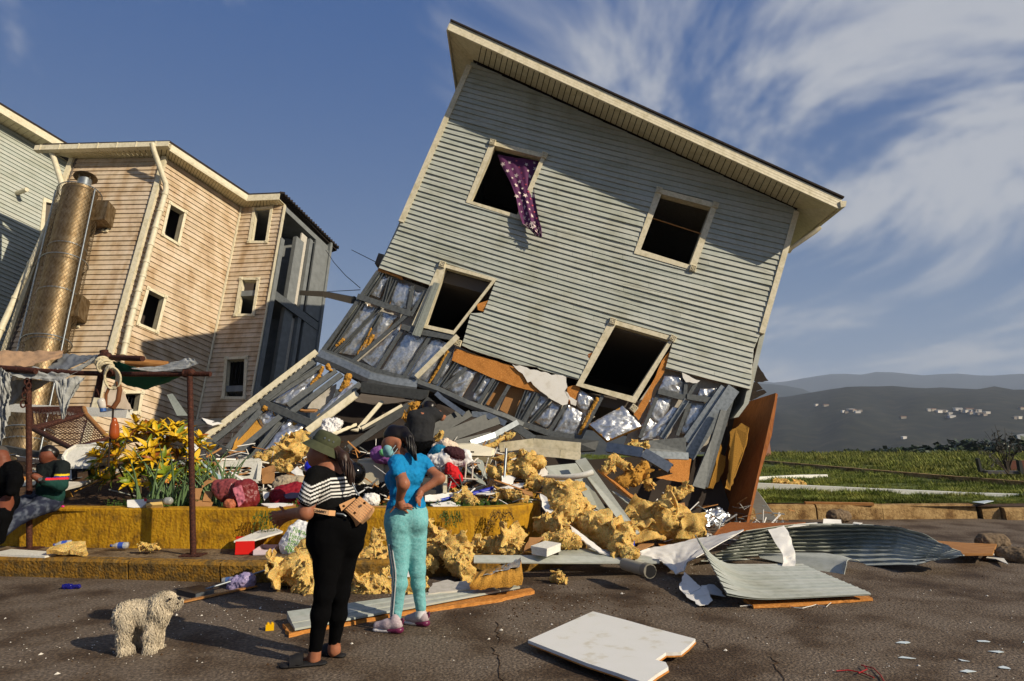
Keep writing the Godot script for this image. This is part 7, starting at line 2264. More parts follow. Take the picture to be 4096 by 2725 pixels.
	# wire gate lying in the rubble
	for g in [["rusty framed wire-mesh gate tipped over behind the croton bush", [-8.053,1.682,-11.6,-7.582,1.961,-12.2,-6.557,1.526,-11.2,-6.734,1.375,-10.6]], ["sagging wire-mesh panel behind the left post", [-8.881,2.06,-12.6,-7.873,2.082,-12.6,-7.582,1.961,-12.2,-8.245,1.704,-11.8]]]:
		o = thing("mesh_gate", g[0], "gate", "wire mesh gates in the rubble")
		var q := pv(g[1])
		for e in [[0, 1], [1, 2], [2, 3], [3, 0]]:
			var mb := MB.new()
			mb.tube([q[e[0]], q[e[1]]], 0.04, 10)
			put(mb, "frame_pipe", M.rust if e[0] != 1 else M.wood, o)
		var mb := MB.new()
		for k in 15:
			for dirn in 2:
				var pts := []
				for i in 9:
					var s := (k + 1) / 16.0
					var t := i / 8.0
					var p: Vector3 = q[0].lerp(q[1], s).lerp(q[3].lerp(q[2], s), t) if dirn == 0 else q[0].lerp(q[1], t).lerp(q[3].lerp(q[2], t), s)
					var bulge := sin(PI * s) * sin(PI * t) * 0.12
					pts.append(p + Vector3(0.05, 0.5, 0.6) * bulge)
				mb.tube(pts, 0.007, 4)
		put(mb, "wire_mesh", M.rust, o).set_meta("kind", "stuff")
		settle(o)
	# white roof edge and clapboard scraps in front of the beige house
	board("white_fascia", "long white gutter board fallen in front of the beige house", "gutter", [-10.025,2.21,-13.6,-7.399,2.082,-13.2,-7.427,1.908,-13.2,-9.984,2.045,-13.6], 0.15, M.white)
	board("siding_scrap", "cream clapboard scrap hanging behind the strap", "siding", [-7.95,2.526,-13.3,-7.597,2.48,-13.3,-7.325,2.077,-13.2,-7.787,2.105,-13.2], 0.03, M.beige[2], 0.01)
	board("steel_profile", "bent grey steel profile leaning on the beige wall base", "profile", [-7.069,2.404,-14,-6.96,2.428,-14,-6.518,1.972,-13.8,-6.735,1.972,-13.8], 0.03, M.grey_trim)
	board("dark_beam", "dark grey beam lying behind the seated man", "beam", [-7.822,1.43,-10.6,-7.359,1.359,-10.5,-6.133,1.236,-10.2,-6.129,1.193,-10.2,-7.332,1.261,-10.5,-7.813,1.348,-10.6], 0.08, M.steel_dark)
	# white plastic tub and crate
	o = thing("plastic_tub", "white plastic tub tipped on its side behind the seated man", "tub")
	var tub := pv([-6.485,1.277,-10,-6.469,1.361,-10.05,-6.369,1.438,-10.1,-5.95,1.446,-10.1,-5.882,1.345,-10,-5.955,1.179,-9.9,-5.994,1.137,-9.9,-6.352,1.129,-9.9])
	var mbt := MB.new()
	mbt.prism(tub, Vector3(0.1, 0.05, -0.35))
	put(mbt, "tub_wall", M.white, o)
	mbt = MB.new()
	for i in tub.size(): mbt.bar(tub[i], tub[(i + 1) % tub.size()], 0.035, 0.035, Vector3(0, 0, 1))
	put(mbt, "tub_rim", M.white, o)
	settle(o)
	board("white_crate", "white crate side with dark slots below the tub", "crate", [-6.36,1.129,-9.9,-6.282,1.112,-9.9,-6.206,0.968,-9.8,-6.273,0.968,-9.8], 0.03, M.white)
	board("black_crate", "black plastic crate frame beside the white tub", "crate", [-6.227,1.117,-9.8,-5.929,1.123,-9.85,-5.971,0.984,-9.8,-5.997,1.092,-9.8,-6.149,1.092,-9.8,-6.14,0.984,-9.8,-6.206,0.968,-9.8], 0.03, M.black)
	# torn board with a patterned cloth and tilted slab
	board("bark_strip", "rough dark strip lying on the rubble above the croton bush", "strip", [-6.931,1.367,-11,-6.64,1.478,-11.2,-6.072,1.622,-11.5,-5.498,1.794,-11.7,-5.429,1.752,-11.6,-5.975,1.563,-11.4,-6.539,1.431,-11.1,-6.847,1.341,-10.9], 0.05, M.shingle, 0.015)
	board("white_sheet", "torn white sheet in the rubble above the croton bush", "sheet", [-6.035,1.563,-11.4,-5.526,1.702,-11.6,-5.393,1.622,-11.5,-5.646,1.525,-11.3,-5.938,1.506,-11.3], 0.01, M.paper, 0.02)
	board("patterned_cloth", "maroon patterned cloth behind the top of the croton bush", "cloth", [-6.675,1.33,-10.6,-6.339,1.419,-10.7,-6.254,1.33,-10.6,-6.532,1.243,-10.5], 0.01, mat(C(120, 70, 78), 0.9, 0.0, ntex(117, 128, 0.15, 2, [[0.0, C(120, 90, 100)], [0.5, C(250, 240, 240)], [1.0, C(255, 255, 255)]]), Vector3.ONE * 3.0), 0.01)
	board("pale_slab", "pale slab lying in the bed right of the seated man", "slab", [-6.047,0.975,-9.4,-5.918,0.958,-9.5,-5.848,0.975,-9.7,-5.832,0.926,-9.4,-5.9,0.887,-9.2], 0.03, M.gypsum, 0.01)
	board("shelf_board", "narrow white panel lying on the walkway at the left edge", "panel", [-6.032,0.235,-8.237,-6.021,0.235,-8.471,-5.263,0.235,-8.247,-5.293,0.235,-7.991,-5.939,0.235,-8.112], 0.022, M.white)
	# far scrap heap between the stand and the beige house
	board("rubble_sheet", "long torn roof sheet among the rubble right of the pole", "sheet", [-5.838,1.738,-11.8,-5.441,1.858,-12,-4.981,1.897,-12.1,-4.966,1.843,-12,-5.302,1.782,-11.8,-5.678,1.679,-11.6], 0.02, M.steel_dark, 0.012)
	board("white_sheet", "bright white sheet lying on the rubble right of the pole", "sheet", [-5.428,1.888,-12,-5.01,1.79,-11.9,-5.141,1.753,-11.8,-5.23,1.782,-11.8], 0.01, M.paper, 0.006)
	board("white_sheet", "wide crumpled white sheet below the fallen cream trim", "sheet", [-5.624,1.706,-11.4,-5.406,1.735,-11.5,-5.242,1.581,-11.2,-5.476,1.581,-11.2], 0.012, M.paper, 0.015)
	board("white_strip", "white peeling strip at the foot of the fallen cream trim", "strip", [-5.429,1.303,-11.4,-5.303,1.58,-11.7,-5.211,1.523,-11.6,-5.222,1.345,-11.4,-5.324,1.278,-11.3], 0.01, M.paper, 0.02)
	board("pale_rail", "pale blue metal rail slanting behind the aloe", "rail", [-4.778,1.281,-10.4,-4.682,1.246,-10.3,-3.977,0.993,-9.6,-4.073,0.984,-9.6,-4.335,1.09,-9.9], 0.02, mat(C(176, 200, 206), 0.4))

# ---------------------------------------------------------------- plants
func leaf_mesh(l: float, w: float, bend: float, fold := 0.25) -> ArrayMesh:
	# a pointed leaf along +z with a midrib fold and a droop
	var mb := MB.new()
	var prev := []
	for i in 6:
		var t := i / 5.0
		var hw: float = w * pow(sin(PI * pow(t, 0.75)), 0.8) * 0.5 if i > 0 and i < 5 else 0.002
		var c := Vector3(0, l * (0.35 * t - bend * t * t), l * t)
		var cur := [c + Vector3(-hw, hw * fold, 0), c, c + Vector3(hw, hw * fold, 0)]
		if i > 0:
			for k in 2: mb.quad(prev[k], cur[k], cur[k + 1], prev[k + 1])
		prev = cur
	return mb.mesh()

func leafmat(c: Color, c2: Color, sd: int) -> StandardMaterial3D:
	var m := mat(Color.WHITE, 0.45, 0.0, ntex(sd, 128, 0.06, 3, [[0.0, c2], [0.45, c], [1.0, c.lightened(0.12)]]), Vector3.ONE * 9.0)
	m.backlight_enabled = true
	m.backlight = c * 0.35
	return m

func build_plants():
	# croton bush
	var o := thing("croton_bush", "dense yellow-leaved croton bush in the bed between the two posts", "shrub")
	var meshes := [leaf_mesh(0.17, 0.055, 0.5), leaf_mesh(0.14, 0.05, 0.8), leaf_mesh(0.2, 0.06, 0.35)]
	var mats := [leafmat(C(214, 172, 18), C(150, 134, 22), 121), leafmat(C(196, 150, 14), C(96, 110, 26), 122), leafmat(C(110, 126, 26), C(58, 82, 24), 123), leafmat(C(150, 84, 22), C(96, 60, 24), 124)]
	var centre := Vector3(-5.26,1.15,-9.90)
	var rest := [MB.new(), MB.new(), MB.new(), MB.new()]
	var near := []
	for r in 130:
		var a := rng.randf() * TAU
		var v := pow(rng.randf(), 0.6)
		var e := rng.randf_range(-0.5, 1.45)
		var dir := Vector3(cos(a) * cos(e), sin(e), sin(a) * cos(e))
		var lump := 1.0 + 0.22 * nz.get_noise_3d(dir.x * 2.0, dir.y * 2.0, dir.z * 2.0)
		var p := centre + dir * Vector3(0.8, 0.6, 0.6) * (0.62 + 0.38 * v) * lump + Vector3(0.12, 0, 0)
		if p.y < 0.7: continue
		var up := (dir + Vector3(0, 0.9, 0.25)).normalized()
		var bs := Basis(Quaternion(Vector3.UP, up))
		for k in 9:
			var out := bs * Vector3(cos(k * 2.4 + r), 0, sin(k * 2.4 + r))
			var z := (out + up * (0.35 + 0.1 * k)).normalized()
			var x := up.cross(z).normalized()
			var b := Basis(x, z.cross(x), z) * rng.randf_range(0.75, 1.2)
			var mi := rng.randi() % 3
			var g := rng.randf()
			var ci := 0 if g < 0.42 else 1 if g < 0.72 else 2 if g < 0.93 else 3
			if dir.y < 0.05 and g > 0.3: ci = 2
			near.append([p.z + 0.4 * dir.z, Transform3D(b, p), mi, ci])
	near.sort_custom(func(p, q): return p[0] > q[0])
	for i in near.size():
		var f: Array = near[i]
		if i < 290:
			var l := put(meshes[f[2]], "leaf", mats[f[3]], o)
			l.transform = f[1]
		else:
			var src: Array = meshes[f[2]].surface_get_arrays(0)
			var vs: PackedVector3Array = src[Mesh.ARRAY_VERTEX]
			var ns: PackedVector3Array = src[Mesh.ARRAY_NORMAL]
			for k in vs.size():
				rest[f[3]].v.append(f[1] * vs[k]); rest[f[3]].n.append((f[1].basis * ns[k]).normalized())
	for i in 4:
		put(rest[i], "inner_foliage", mats[i], o).set_meta("kind", "stuff")
	for k in 11:
		var mb := MB.new()
		var a := k * 2.1
		mb.tube(bez(Vector3(centre.x + 0.08 * cos(a), 0.62, centre.z + 0.08 * sin(a)), centre + Vector3(cos(a) * 0.2, -0.3, sin(a) * 0.15), centre + Vector3(cos(a) * 0.55, 0.2, sin(a) * 0.4), 5), [0.016, 0.014, 0.012, 0.01, 0.008, 0.006], 5)
		put(mb, "stem", mat(C(70, 58, 40), 0.9), o)
	# aloe clump
	o = thing("aloe_clump", "spiky grey-green aloe clump between croton bush and right post", "plant")
	var am := leafmat(C(92, 116, 74), C(66, 92, 58), 125)
	for k in 90:
		var mb := MB.new()
		var at := Vector3(-4.38,0.85,-9.50) * Vector3(1, 0, 1) + Vector3(rng.randf_range(-0.6, 0.55), 0.64, rng.randf_range(-0.35, 0.35))
		var a := rng.randf() * TAU
		var h := rng.randf_range(0.28, 0.75) * (1.0 if k % 4 else 1.25)
		var lean := rng.randf_range(0.1, 0.5)
		var tip := at + Vector3(cos(a) * lean * h, h, sin(a) * lean * h)
		mb.tube(bez(at, at + Vector3(0, h * 0.6, 0), tip + Vector3(cos(a), -0.3, sin(a)) * 0.08, 5), [0.016, 0.016, 0.014, 0.011, 0.007, 0.001], 4)
		put(mb, "spike", am, o)
	# low ferny ground plants: what grows along the bed's front
	var mbf := MB.new()
	for k in 2600:
		var x := rng.randf_range(-5.2, 0.25)
		var z := -8.95 - pow(rng.randf(), 1.6) * 1.6 - maxf(0.0, x + 0.6) * 0.4
		if x > -4.0 and x < -1.05 and rng.randf() < 0.82: continue
		if nz.get_noise_2d(x * 1.3, z * 2.0) < -0.05: continue
		var h := rng.randf_range(0.04, 0.16)
		var a := rng.randf() * TAU
		var p := Vector3(x, 0.63, z)
		var t := p + Vector3(cos(a) * h * 0.6, h, sin(a) * h * 0.6)
		var w := Vector3(-sin(a), 0, cos(a)) * 0.006
		mbf.tri(p - w, p + w, t)
		for q in 4:
			var c := p.lerp(t, 0.3 + q * 0.2)
			var side := Vector3(-sin(a), 0.2, cos(a)) * 0.03 * (1.0 - q * 0.18)
			mbf.tri(c, c + side + Vector3(0, 0.012, 0), c + side * 0.5 + Vector3(0, -0.012, 0)); mbf.tri(c, c - side * 0.5 + Vector3(0, -0.012, 0), c - side + Vector3(0, 0.012, 0))
	var ferns := put(mbf, "ground_cover", leafmat(C(58, 88, 26), C(36, 62, 20), 126))
	ferns.set_meta("kind", "stuff")
	tag(ferns, "small ferny weeds along the top of the yellow wall", "weeds")
	# trailing weeds down the wall
	for c in [[[-0.756,0.69,-8.6], "ferny weed hanging over the wall top right of the blue shirt", 0.22], [[-0.139,0.69,-8.75], "withered brown weed clinging to the wall near its end", 0.28], [[-2.994,0.627,-8.6], "ivy sprig trailing down the wall behind the outstretched hands", 0.3]]:
		var mb := MB.new()
		var at: Vector3 = pv(c[0])[0]
		at.y = 0.68
		at.z += 0.09
		for k in 26:
			var p := at + Vector3(rng.randf_range(-0.13, 0.13), 0, 0)
			var e := p + Vector3(rng.randf_range(-0.08, 0.08), -rng.randf_range(0.05, c[2]), 0.03)
			mb.bar(p, e, 0.004, 0.003, Vector3(0, 0, 1))
			for q in 4:
				var s := p.lerp(e, 0.3 + q * 0.22)
				var w := Vector3(rng.randf_range(-0.03, 0.03), rng.randf_range(-0.02, 0.02), 0.012)
				mb.tri(s, s + w, s + w * 0.6 + Vector3(0, -0.022, 0.0))
		one(mb, "trailing_weed", leafmat(C(60, 84, 26), C(44, 60, 22), 127) if c[2] != 0.28 else mat(C(96, 74, 40), 0.9), c[1], "weed").set_meta("kind", "stuff")
	# lawn: blades in tufts
	var tuft := MB.new()
	for k in 9:
		var a := k * 2.4
		var h := 0.07 + 0.07 * fposmod(k * 0.37, 1.0)
		var p := Vector3(cos(a) * 0.06, 0, sin(a) * 0.06)
		var w := Vector3(-sin(a), 0, cos(a)) * 0.009
		var m := p + Vector3(cos(a) * 0.02, h * 0.6, sin(a) * 0.02)
		tuft.tri(p - w, p + w, m + w * 0.7); tuft.tri(p - w, m + w * 0.7, m - w * 0.7)
		tuft.tri(m - w * 0.7, m + w * 0.7, p + Vector3(cos(a) * 0.07, h, sin(a) * 0.07))
	var mm := MultiMesh.new()
	mm.transform_format = MultiMesh.TRANSFORM_3D
	mm.use_colors = true
	mm.mesh = tuft.mesh()
	var n := 26000
	mm.instance_count = n
	for i in n:
		var d := pow(rng.randf(), 1.7)
		var z := -13.9 - d * 30.0
		var x := 4.4 + rng.randf() * (7.0 + d * 26.0)
		var tall := smoothstep(12.6, 14.0, x - (z + 22.0) * -0.06)
		var s := rng.randf_range(0.6, 1.3) * (1.0 + tall * 0.7) * (1.0 + d * 0.3)
		s *= 0.75 + 0.7 * nz.get_noise_2d(x * 0.8, z * 0.8)
		if nz.get_noise_2d(x * 0.35, z * 0.35) > 0.25: s *= 0.45
		mm.set_instance_transform(i, Transform3D(Basis(Vector3.UP, rng.randf() * TAU).scaled(Vector3(s, s, s)), Vector3(x, lawn_y(x, z) - 0.01, z)))
		var pn := nz.get_noise_2d(x * 0.5 + 9.0, z * 0.5) + 0.6 * nz.get_noise_2d(x * 1.9, z * 1.9)
		var g := rng.randf_range(0.7, 1.25) * (1.0 + 0.5 * pn)
		var dry := rng.randf() * 0.25 + tall * 0.15 + maxf(0.0, pn) * 0.7
		mm.set_instance_color(i, Color(0.12 * g + dry * 0.14, 0.165 * g + dry * 0.05, 0.02 * g + dry * 0.03))
	var mi := MultiMeshInstance3D.new()
	mi.name = numbered("lawn_grass")
	mi.multimesh = mm
	var gm := mat(Color.WHITE, 0.8)
	gm.vertex_color_use_as_albedo = true
	gm.backlight_enabled = true
	gm.backlight = Color(0.16, 0.24, 0.05)
	mi.material_override = gm
	add_child(mi)
	mi.set_meta("kind", "stuff")
	tag(mi, "green grass covering the lawn on the right", "grass")
	# far trees below the crest
	var tl := leafmat(C(44, 58, 30), C(26, 38, 20), 128)
	var far := [[[62.759,-1.373,-95], 9.0, 5.5, "broad flat-crowned dark tree beyond the lawn"], [[47.497,-1.666,-80], 7.0, 3.5, "low dark tree left of the flat-crowned tree"], [[53.438,-1.533,-85], 5.0, 4.0, "rounded dark tree beside the flat-crowned tree"], [[60.049,-2.072,-110], 9.0, 3.5, "middle dark tree in the row beyond the lawn"], [[58.911,-2.406,-120], 8.0, 3.0, "small dark tree left in the row beyond the lawn"], [[53.227,-1.73,-90], 7.0, 4.0, "wide dark tree right in the row beyond the lawn"], [[61.531,-3.327,-140], 9.0, 3.0, "faint dark tree beyond the lawn near the plywood"], [[49.919,-1.091,-70], 8.0, 4.0, "dark tree behind the leafless shrub"], [[54.672,-1.039,-75], 7.0, 5.0, "dark tree at the right edge beyond the benches"]]
	for f in far:
		var c: Vector3 = pv(f[0])[0]
		var t := thing("far_tree", f[3], "tree", "trees beyond the lawn")
		var mb := MB.new()
		mb.tube([Vector3(c.x, c.y - 9.0, c.z), c + Vector3(0, -1.0, 0), c + Vector3(0.4, 0.6, 0)], [0.4, 0.25, 0.1], 7)
		for k in 6:
			var a := k * 1.05
			mb.tube([c + Vector3(0, -1.6, 0), c + Vector3(cos(a) * f[1] * 0.25, 0.1, sin(a) * f[1] * 0.25)], [0.16, 0.05], 5)
		put(mb, "trunk", mat(C(60, 48, 38), 0.9), t)
		mb = MB.new()
		for k in 1500:
			var a := rng.randf() * TAU
			var rr := pow(rng.randf(), 0.45)
			var e := rng.randf_range(-0.35, 1.0)
			var dir := Vector3(cos(a) * sqrt(maxf(0.0, 1.0 - e * e)), e, sin(a) * sqrt(maxf(0.0, 1.0 - e * e)))
			var lump := 0.75 + 0.5 * nz.get_noise_3d(dir.x * 2.2 + c.x, dir.y * 2.2, dir.z * 2.2)
			var p := c + dir * Vector3(f[1] * 0.5, f[2] * 0.5, f[1] * 0.5) * rr * lump
			var s := rng.randf_range(0.22, 0.5)
			var u := Vector3(rng.randf() - 0.5, rng.randf() - 0.5, rng.randf() - 0.5).normalized() * s
			var v := u.cross(Vector3(rng.randf() - 0.5, 0.6, rng.randf() - 0.5)).normalized() * s
			mb.tri(p - u, p + v, p + u); mb.tri(p - u, p + u, p - v)
		put(mb, "crown", tl, t)
	# palms
	for f in [[[67.699,-1.799,-130], "first small palm on the skyline beyond the lawn"], [[69.7,-2.152,-130], "second small palm on the skyline beyond the lawn"]]:
		var c: Vector3 = pv(f[0])[0]
		var t := thing("palm_tree", f[1], "palm", "palms beyond the lawn")
		var mb := MB.new()
		mb.tube([c + Vector3(0, -9, 0), c], [0.3, 0.18], 7)
		put(mb, "trunk", mat(C(60, 48, 38), 0.9), t)
		for k in 13:
			var a := TAU * k / 13.0
			mb = MB.new()
			var arc := bez(c, c + Vector3(cos(a) * 1.2, 1.0, sin(a) * 1.2), c + Vector3(cos(a) * 2.4, -0.5, sin(a) * 2.4), 6)
			for i in 6:
				var sd := Vector3(-sin(a), -0.5, cos(a)) * 0.35
				mb.tri(arc[i], arc[i + 1], arc[i] + sd); mb.tri(arc[i], arc[i] + Vector3(sin(a), -0.5, -cos(a)) * 0.35, arc[i + 1])
			put(mb, "frond", tl, t)
	# thin dark shrub by the benches
	o = thing("bare_shrub", "thin dark shrub with sparse leaves by the benches", "shrub")
	var sb: Vector3 = pv([13.576,0.523,-19])[0]
	var tips := pv([13.34,1.872,-19,13.375,1.751,-19.2,13.045,1.689,-19,12.985,1.475,-19.1,12.695,1.295,-18.9,13.608,1.78,-19,13.745,1.551,-19.2,13.8,1.689,-19,13.863,1.444,-19.1,13.418,1.551,-19.2,13.351,1.446,-18.9,14.027,1.354,-19,14.131,1.49,-19.1,12.887,1.146,-18.8,12.898,0.937,-18.8,13.521,1.202,-19,13.904,1.23,-19.1])
	var lm := leaf_mesh(0.13, 0.035, 0.9)
	var lt := mat(C(30, 30, 24), 0.7)
	for i in tips.size():
		var mb := MB.new()
		var t: Vector3 = tips[i]
		var path := bez(sb, sb.lerp(t, 0.5) + Vector3((t.x - sb.x) * -0.12, 0.1, 0), t, 7)
		mb.tube(path, [0.018, 0.016, 0.014, 0.011, 0.009, 0.007, 0.005, 0.003], 5)
		put(mb, "branch", mat(C(66, 58, 48), 0.9), o)
		for k in 11:
			var l := put(lm, "leaf", lt, o)
			var q := rng.randf_range(4.5, 7.0)
			var p: Vector3 = path[int(q)]
			var z := Vector3(rng.randf() - 0.5, rng.randf_range(-1.2, 0.1), rng.randf() - 0.5).normalized()
			var x := z.cross(Vector3(0.3, 0.7, 0.5)).normalized()
			l.transform = Transform3D(Basis(x, z.cross(x), z) * rng.randf_range(0.8, 1.4), p + Vector3(rng.randf() - 0.5, rng.randf() - 0.5, rng.randf() - 0.5) * 0.12)

# ---------------------------------------------------------------- belongings and small debris
func box_at(mb: MB, c: Vector3, s: Vector3, yaw := 0.0, tilt := 0.0, roll := 0.0):
	mb.box(Transform3D(Basis(Vector3.UP, yaw) * Basis(Vector3(1, 0, 0), tilt) * Basis(Vector3(0, 0, 1), roll), c), s)

func words(parent: Node, text: String, at: Vector3, size: float, col: Color, bold := true, yaw := 0.0, tilt := 0.0, roll := 0.0):
	var tm := TextMesh.new()
	var fn := SystemFont.new()
	fn.font_names = PackedStringArray(["Droid Sans"])
	fn.font_weight = 700 if bold else 400
	tm.font = fn
	tm.text = text
	tm.font_size = 32
	tm.pixel_size = size / 32.0
	tm.depth = 0.001
	var o := put(tm, "lettering", mat(col, 0.7), parent)
	o.transform = Transform3D(Basis(Vector3.UP, yaw) * Basis(Vector3(1, 0, 0), tilt) * Basis(Vector3(0, 0, 1), roll), at)
	return o

func cloth(called: String, label: String, cat: String, a: Array, m: Material, amp := 0.17, k := 0.08, group := ""):
	var b := bones(a)
	var big := 0.0
	for q in b: big = maxf(big, maxf(q[2], q[3]))
	return one(blob(b, clampf(big * 0.1, 0.009, 0.02), k, big * amp, 1.2 / big + 3.0), called, m, label, cat, group)

func bottle(label: String, a: Vector3, b: Vector3, r: float, lab: Color):
	var o := thing("plastic_bottle", label, "bottle")
	var clear := mat(C(205, 212, 214), 0.12)
	clear.transparency = BaseMaterial3D.TRANSPARENCY_ALPHA
	clear.albedo_color.a = 0.45
	var f := MB.new().frame(a, b, Vector3.UP)
	var t := Transform3D(Basis(f.x, f.z, f.y * -1.0), a)
	var l := a.distance_to(b)
	var mb := MB.new()
	mb.lathe([[0.001, 0.0], [r, 0.004], [r, l * 0.62], [r * 0.9, l * 0.72], [r * 0.4, l * 0.9], [r * 0.38, l]], t, 14)
	put(mb, "shell", clear, o)
	mb = MB.new()
	mb.lathe([[r * 1.02, l * 0.25], [r * 1.02, l * 0.55]], t, 14)
	put(mb, "wrap_label", mat(lab, 0.5), o)
	mb = MB.new()
	mb.lathe([[r * 0.44, l * 0.96], [r * 0.44, l * 1.06], [0.001, l * 1.06]], t, 10)
	put(mb, "cap", mat(lab, 0.5), o)
	settle(o)

func build_small():
	var o: Node3D
	var mb: MB
	# window air conditioner
	o = thing("air_conditioner", "boxy beige window air conditioner standing in the rubble between the women", "air conditioner")
	var f := pv([-2.367,1.209,-10.6,-1.849,1.218,-10.6,-1.84,0.816,-10.6,-2.355,0.824,-10.6])
	mb = MB.new()
	mb.prism(f, Vector3(0.03, 0.02, -0.45))
	put(mb, "casing", mat(C(176, 170, 150), 0.6), o)
	mb = MB.new()
	var g := pv([-2.339,1.173,-10.58,-1.955,1.173,-10.58,-1.947,0.839,-10.58,-2.329,0.839,-10.58])
	mb.prism(g, Vector3(0, 0, 0.012))
	put(mb, "dark_grille", M.black, o)
	for i in 22:
		mb = MB.new()
		var t := (i + 0.5) / 22.0
		mb.bar(g[0].lerp(g[3], t) + Vector3(0, 0, 0.02), g[1].lerp(g[2], t) + Vector3(0, 0, 0.02), 0.016, 0.006, Vector3(0, 0.5, 1))
		put(mb, "grille_slat", mat(C(196, 188, 164), 0.5), o)
	words(o, "Panasonic", pv([-1.859,1.153,-10.57])[0], 0.045, C(40, 50, 90))
	settle(o)
	# split unit
	o = thing("split_unit", "long cream wall air conditioner lying tilted above the clothes pile", "air conditioner")
	f = pv([-0.93,1.434,-10.9,-0.679,1.447,-10.9,-0.312,1.354,-10.7,-0.317,1.27,-10.6,-0.629,1.28,-10.6,-0.922,1.325,-10.7])
	mb = MB.new()
	mb.prism(f, Vector3(0.05, 0.02, -0.25))
	put(mb, "cover", mat(C(226, 218, 192), 0.4), o)
	mb = MB.new()
	mb.prism(pv([-0.63,1.269,-10.62,-0.321,1.256,-10.6,-0.345,1.164,-10.6,-0.62,1.202,-10.62]), Vector3(0.02, 0, -0.2))
	put(mb, "underside", mat(C(140, 130, 100), 0.6), o)
	mb = MB.new()
	mb.prism(pv([-0.635,1.345,-10.6,-0.581,1.343,-10.6,-0.581,1.32,-10.6,-0.635,1.322,-10.6]), Vector3(0, 0, 0.02))
	put(mb, "display", M.black, o)
	settle(o)
	# clothes and soft things
	var white := mat(C(216, 214, 212), 0.9)
	cloth("laundry_bundle", "white bundle of clothes piled right of the blue shirt", "clothes", [-1.09,1.225,-10,-0.98,1.225,-10,0.15,0.17,-0.907,1.261,-10,-0.814,1.243,-10,0.16,0.12,-0.686,1.298,-10,-0.648,1.225,-10,0.1,0.09], white)
	cloth("blue_cloth", "teal blue garment on top of the clothes pile", "clothes", [-1.151,1.326,-9.95,-1.069,1.381,-9.95,0.05,0.06,-1.069,1.381,-9.95,-0.986,1.399,-9.95,0.06,0.04], mat(C(12, 104, 140), 0.9))
	cloth("dark_garment", "dark red and navy garment across the clothes pile", "clothes", [-0.917,1.373,-9.9,-0.807,1.355,-9.9,0.06,0.07,-0.86,1.328,-9.88,-0.769,1.301,-9.88,0.06,0.05,-0.716,1.346,-9.9,-0.688,1.265,-9.9,0.03,0.02], mat(C(58, 28, 34), 0.9))
	cloth("cream_garment", "cream garment at the back of the clothes pile", "clothes", [-1.123,1.424,-10.1,-1.002,1.433,-10.1,0.05,0.06,-0.96,1.443,-10.05,-0.867,1.424,-10.05,0.1,0.08], mat(C(214, 194, 172), 0.9))
	cloth("red_cloth", "bright red cloth hanging from the wire rack", "cloth", [-0.896,1.162,-9.8,-0.859,1.091,-9.8,0.045,0.08,-0.85,1.082,-9.8,-0.758,0.995,-9.78,0.08,0.07,-0.802,0.968,-9.78,-0.862,0.882,-9.76,0.07,0.04,-0.862,0.882,-9.76,-0.887,0.83,-9.75,0.035,0.02], mat(C(190, 12, 22), 0.75), 0.14)
	o = thing("wire_rack", "rusty white wire rack under the clothes pile", "rack")
	for q in [[-1.009,1.141,-9.85,-1.002,0.964,-9.85,-0.994,0.804,-9.85], [-1.009,1.141,-9.85,-0.982,1.155,-9.85,-0.951,1.148,-9.9], [-0.653,1.206,-9.8,-0.652,1.108,-9.8,-0.662,0.993,-9.8], [-0.549,1.206,-9.8,-0.558,1.091,-9.8,-0.561,0.976,-9.8], [-0.581,1.206,-9.8,-0.445,1.201,-9.75], [-0.545,1.206,-9.8,-0.512,1.249,-9.85,-0.487,1.26,-9.9], [-0.723,0.986,-9.8,-0.48,0.967,-9.8]]:
		pipe(o, q, 0.012, mat(C(206, 196, 180), 0.6), "rack_wire")
	settle(o)
	# glass-fronted appliance
	o = thing("oven_box", "small glass-fronted cabinet standing by the blue shirt's elbow", "cabinet")
	f = pv([-1.224,1.012,-9.5,-0.954,1.046,-9.5,-0.889,1.043,-9.55,-0.894,0.803,-9.5,-1.179,0.782,-9.45,-1.213,0.782,-9.45])
	mb = MB.new()
	mb.prism(f, Vector3(0, 0, -0.3))
	put(mb, "cabinet_body", mat(C(70, 68, 62), 0.25), o)
	mb = MB.new()
	mb.bar(pv([-0.91,1.048,-9.47])[0], pv([-0.907,0.814,-9.42])[0], 0.05, 0.03, Vector3(0, 0, 1))
	put(mb, "cabinet_frame", M.trim, o)
	settle(o)
	# umbrella / blue pole
	o = thing("blue_mop_pole", "blue plastic pole lying on the bed edge near the wall end", "pole")
	pipe(o, [-1.012,0.721,-9.2,-0.764,0.769,-9.35], 0.022, mat(C(40, 60, 170), 0.4), "pole_section")
	pipe(o, [-0.542,0.794,-9.5,-0.27,0.851,-9.7], 0.03, mat(C(36, 48, 160), 0.4), "pole_section")
	pipe(o, [-0.764,0.769,-9.35,-0.542,0.794,-9.5], 0.018, mat(C(36, 48, 160), 0.4), "pole_section")
	settle(o)
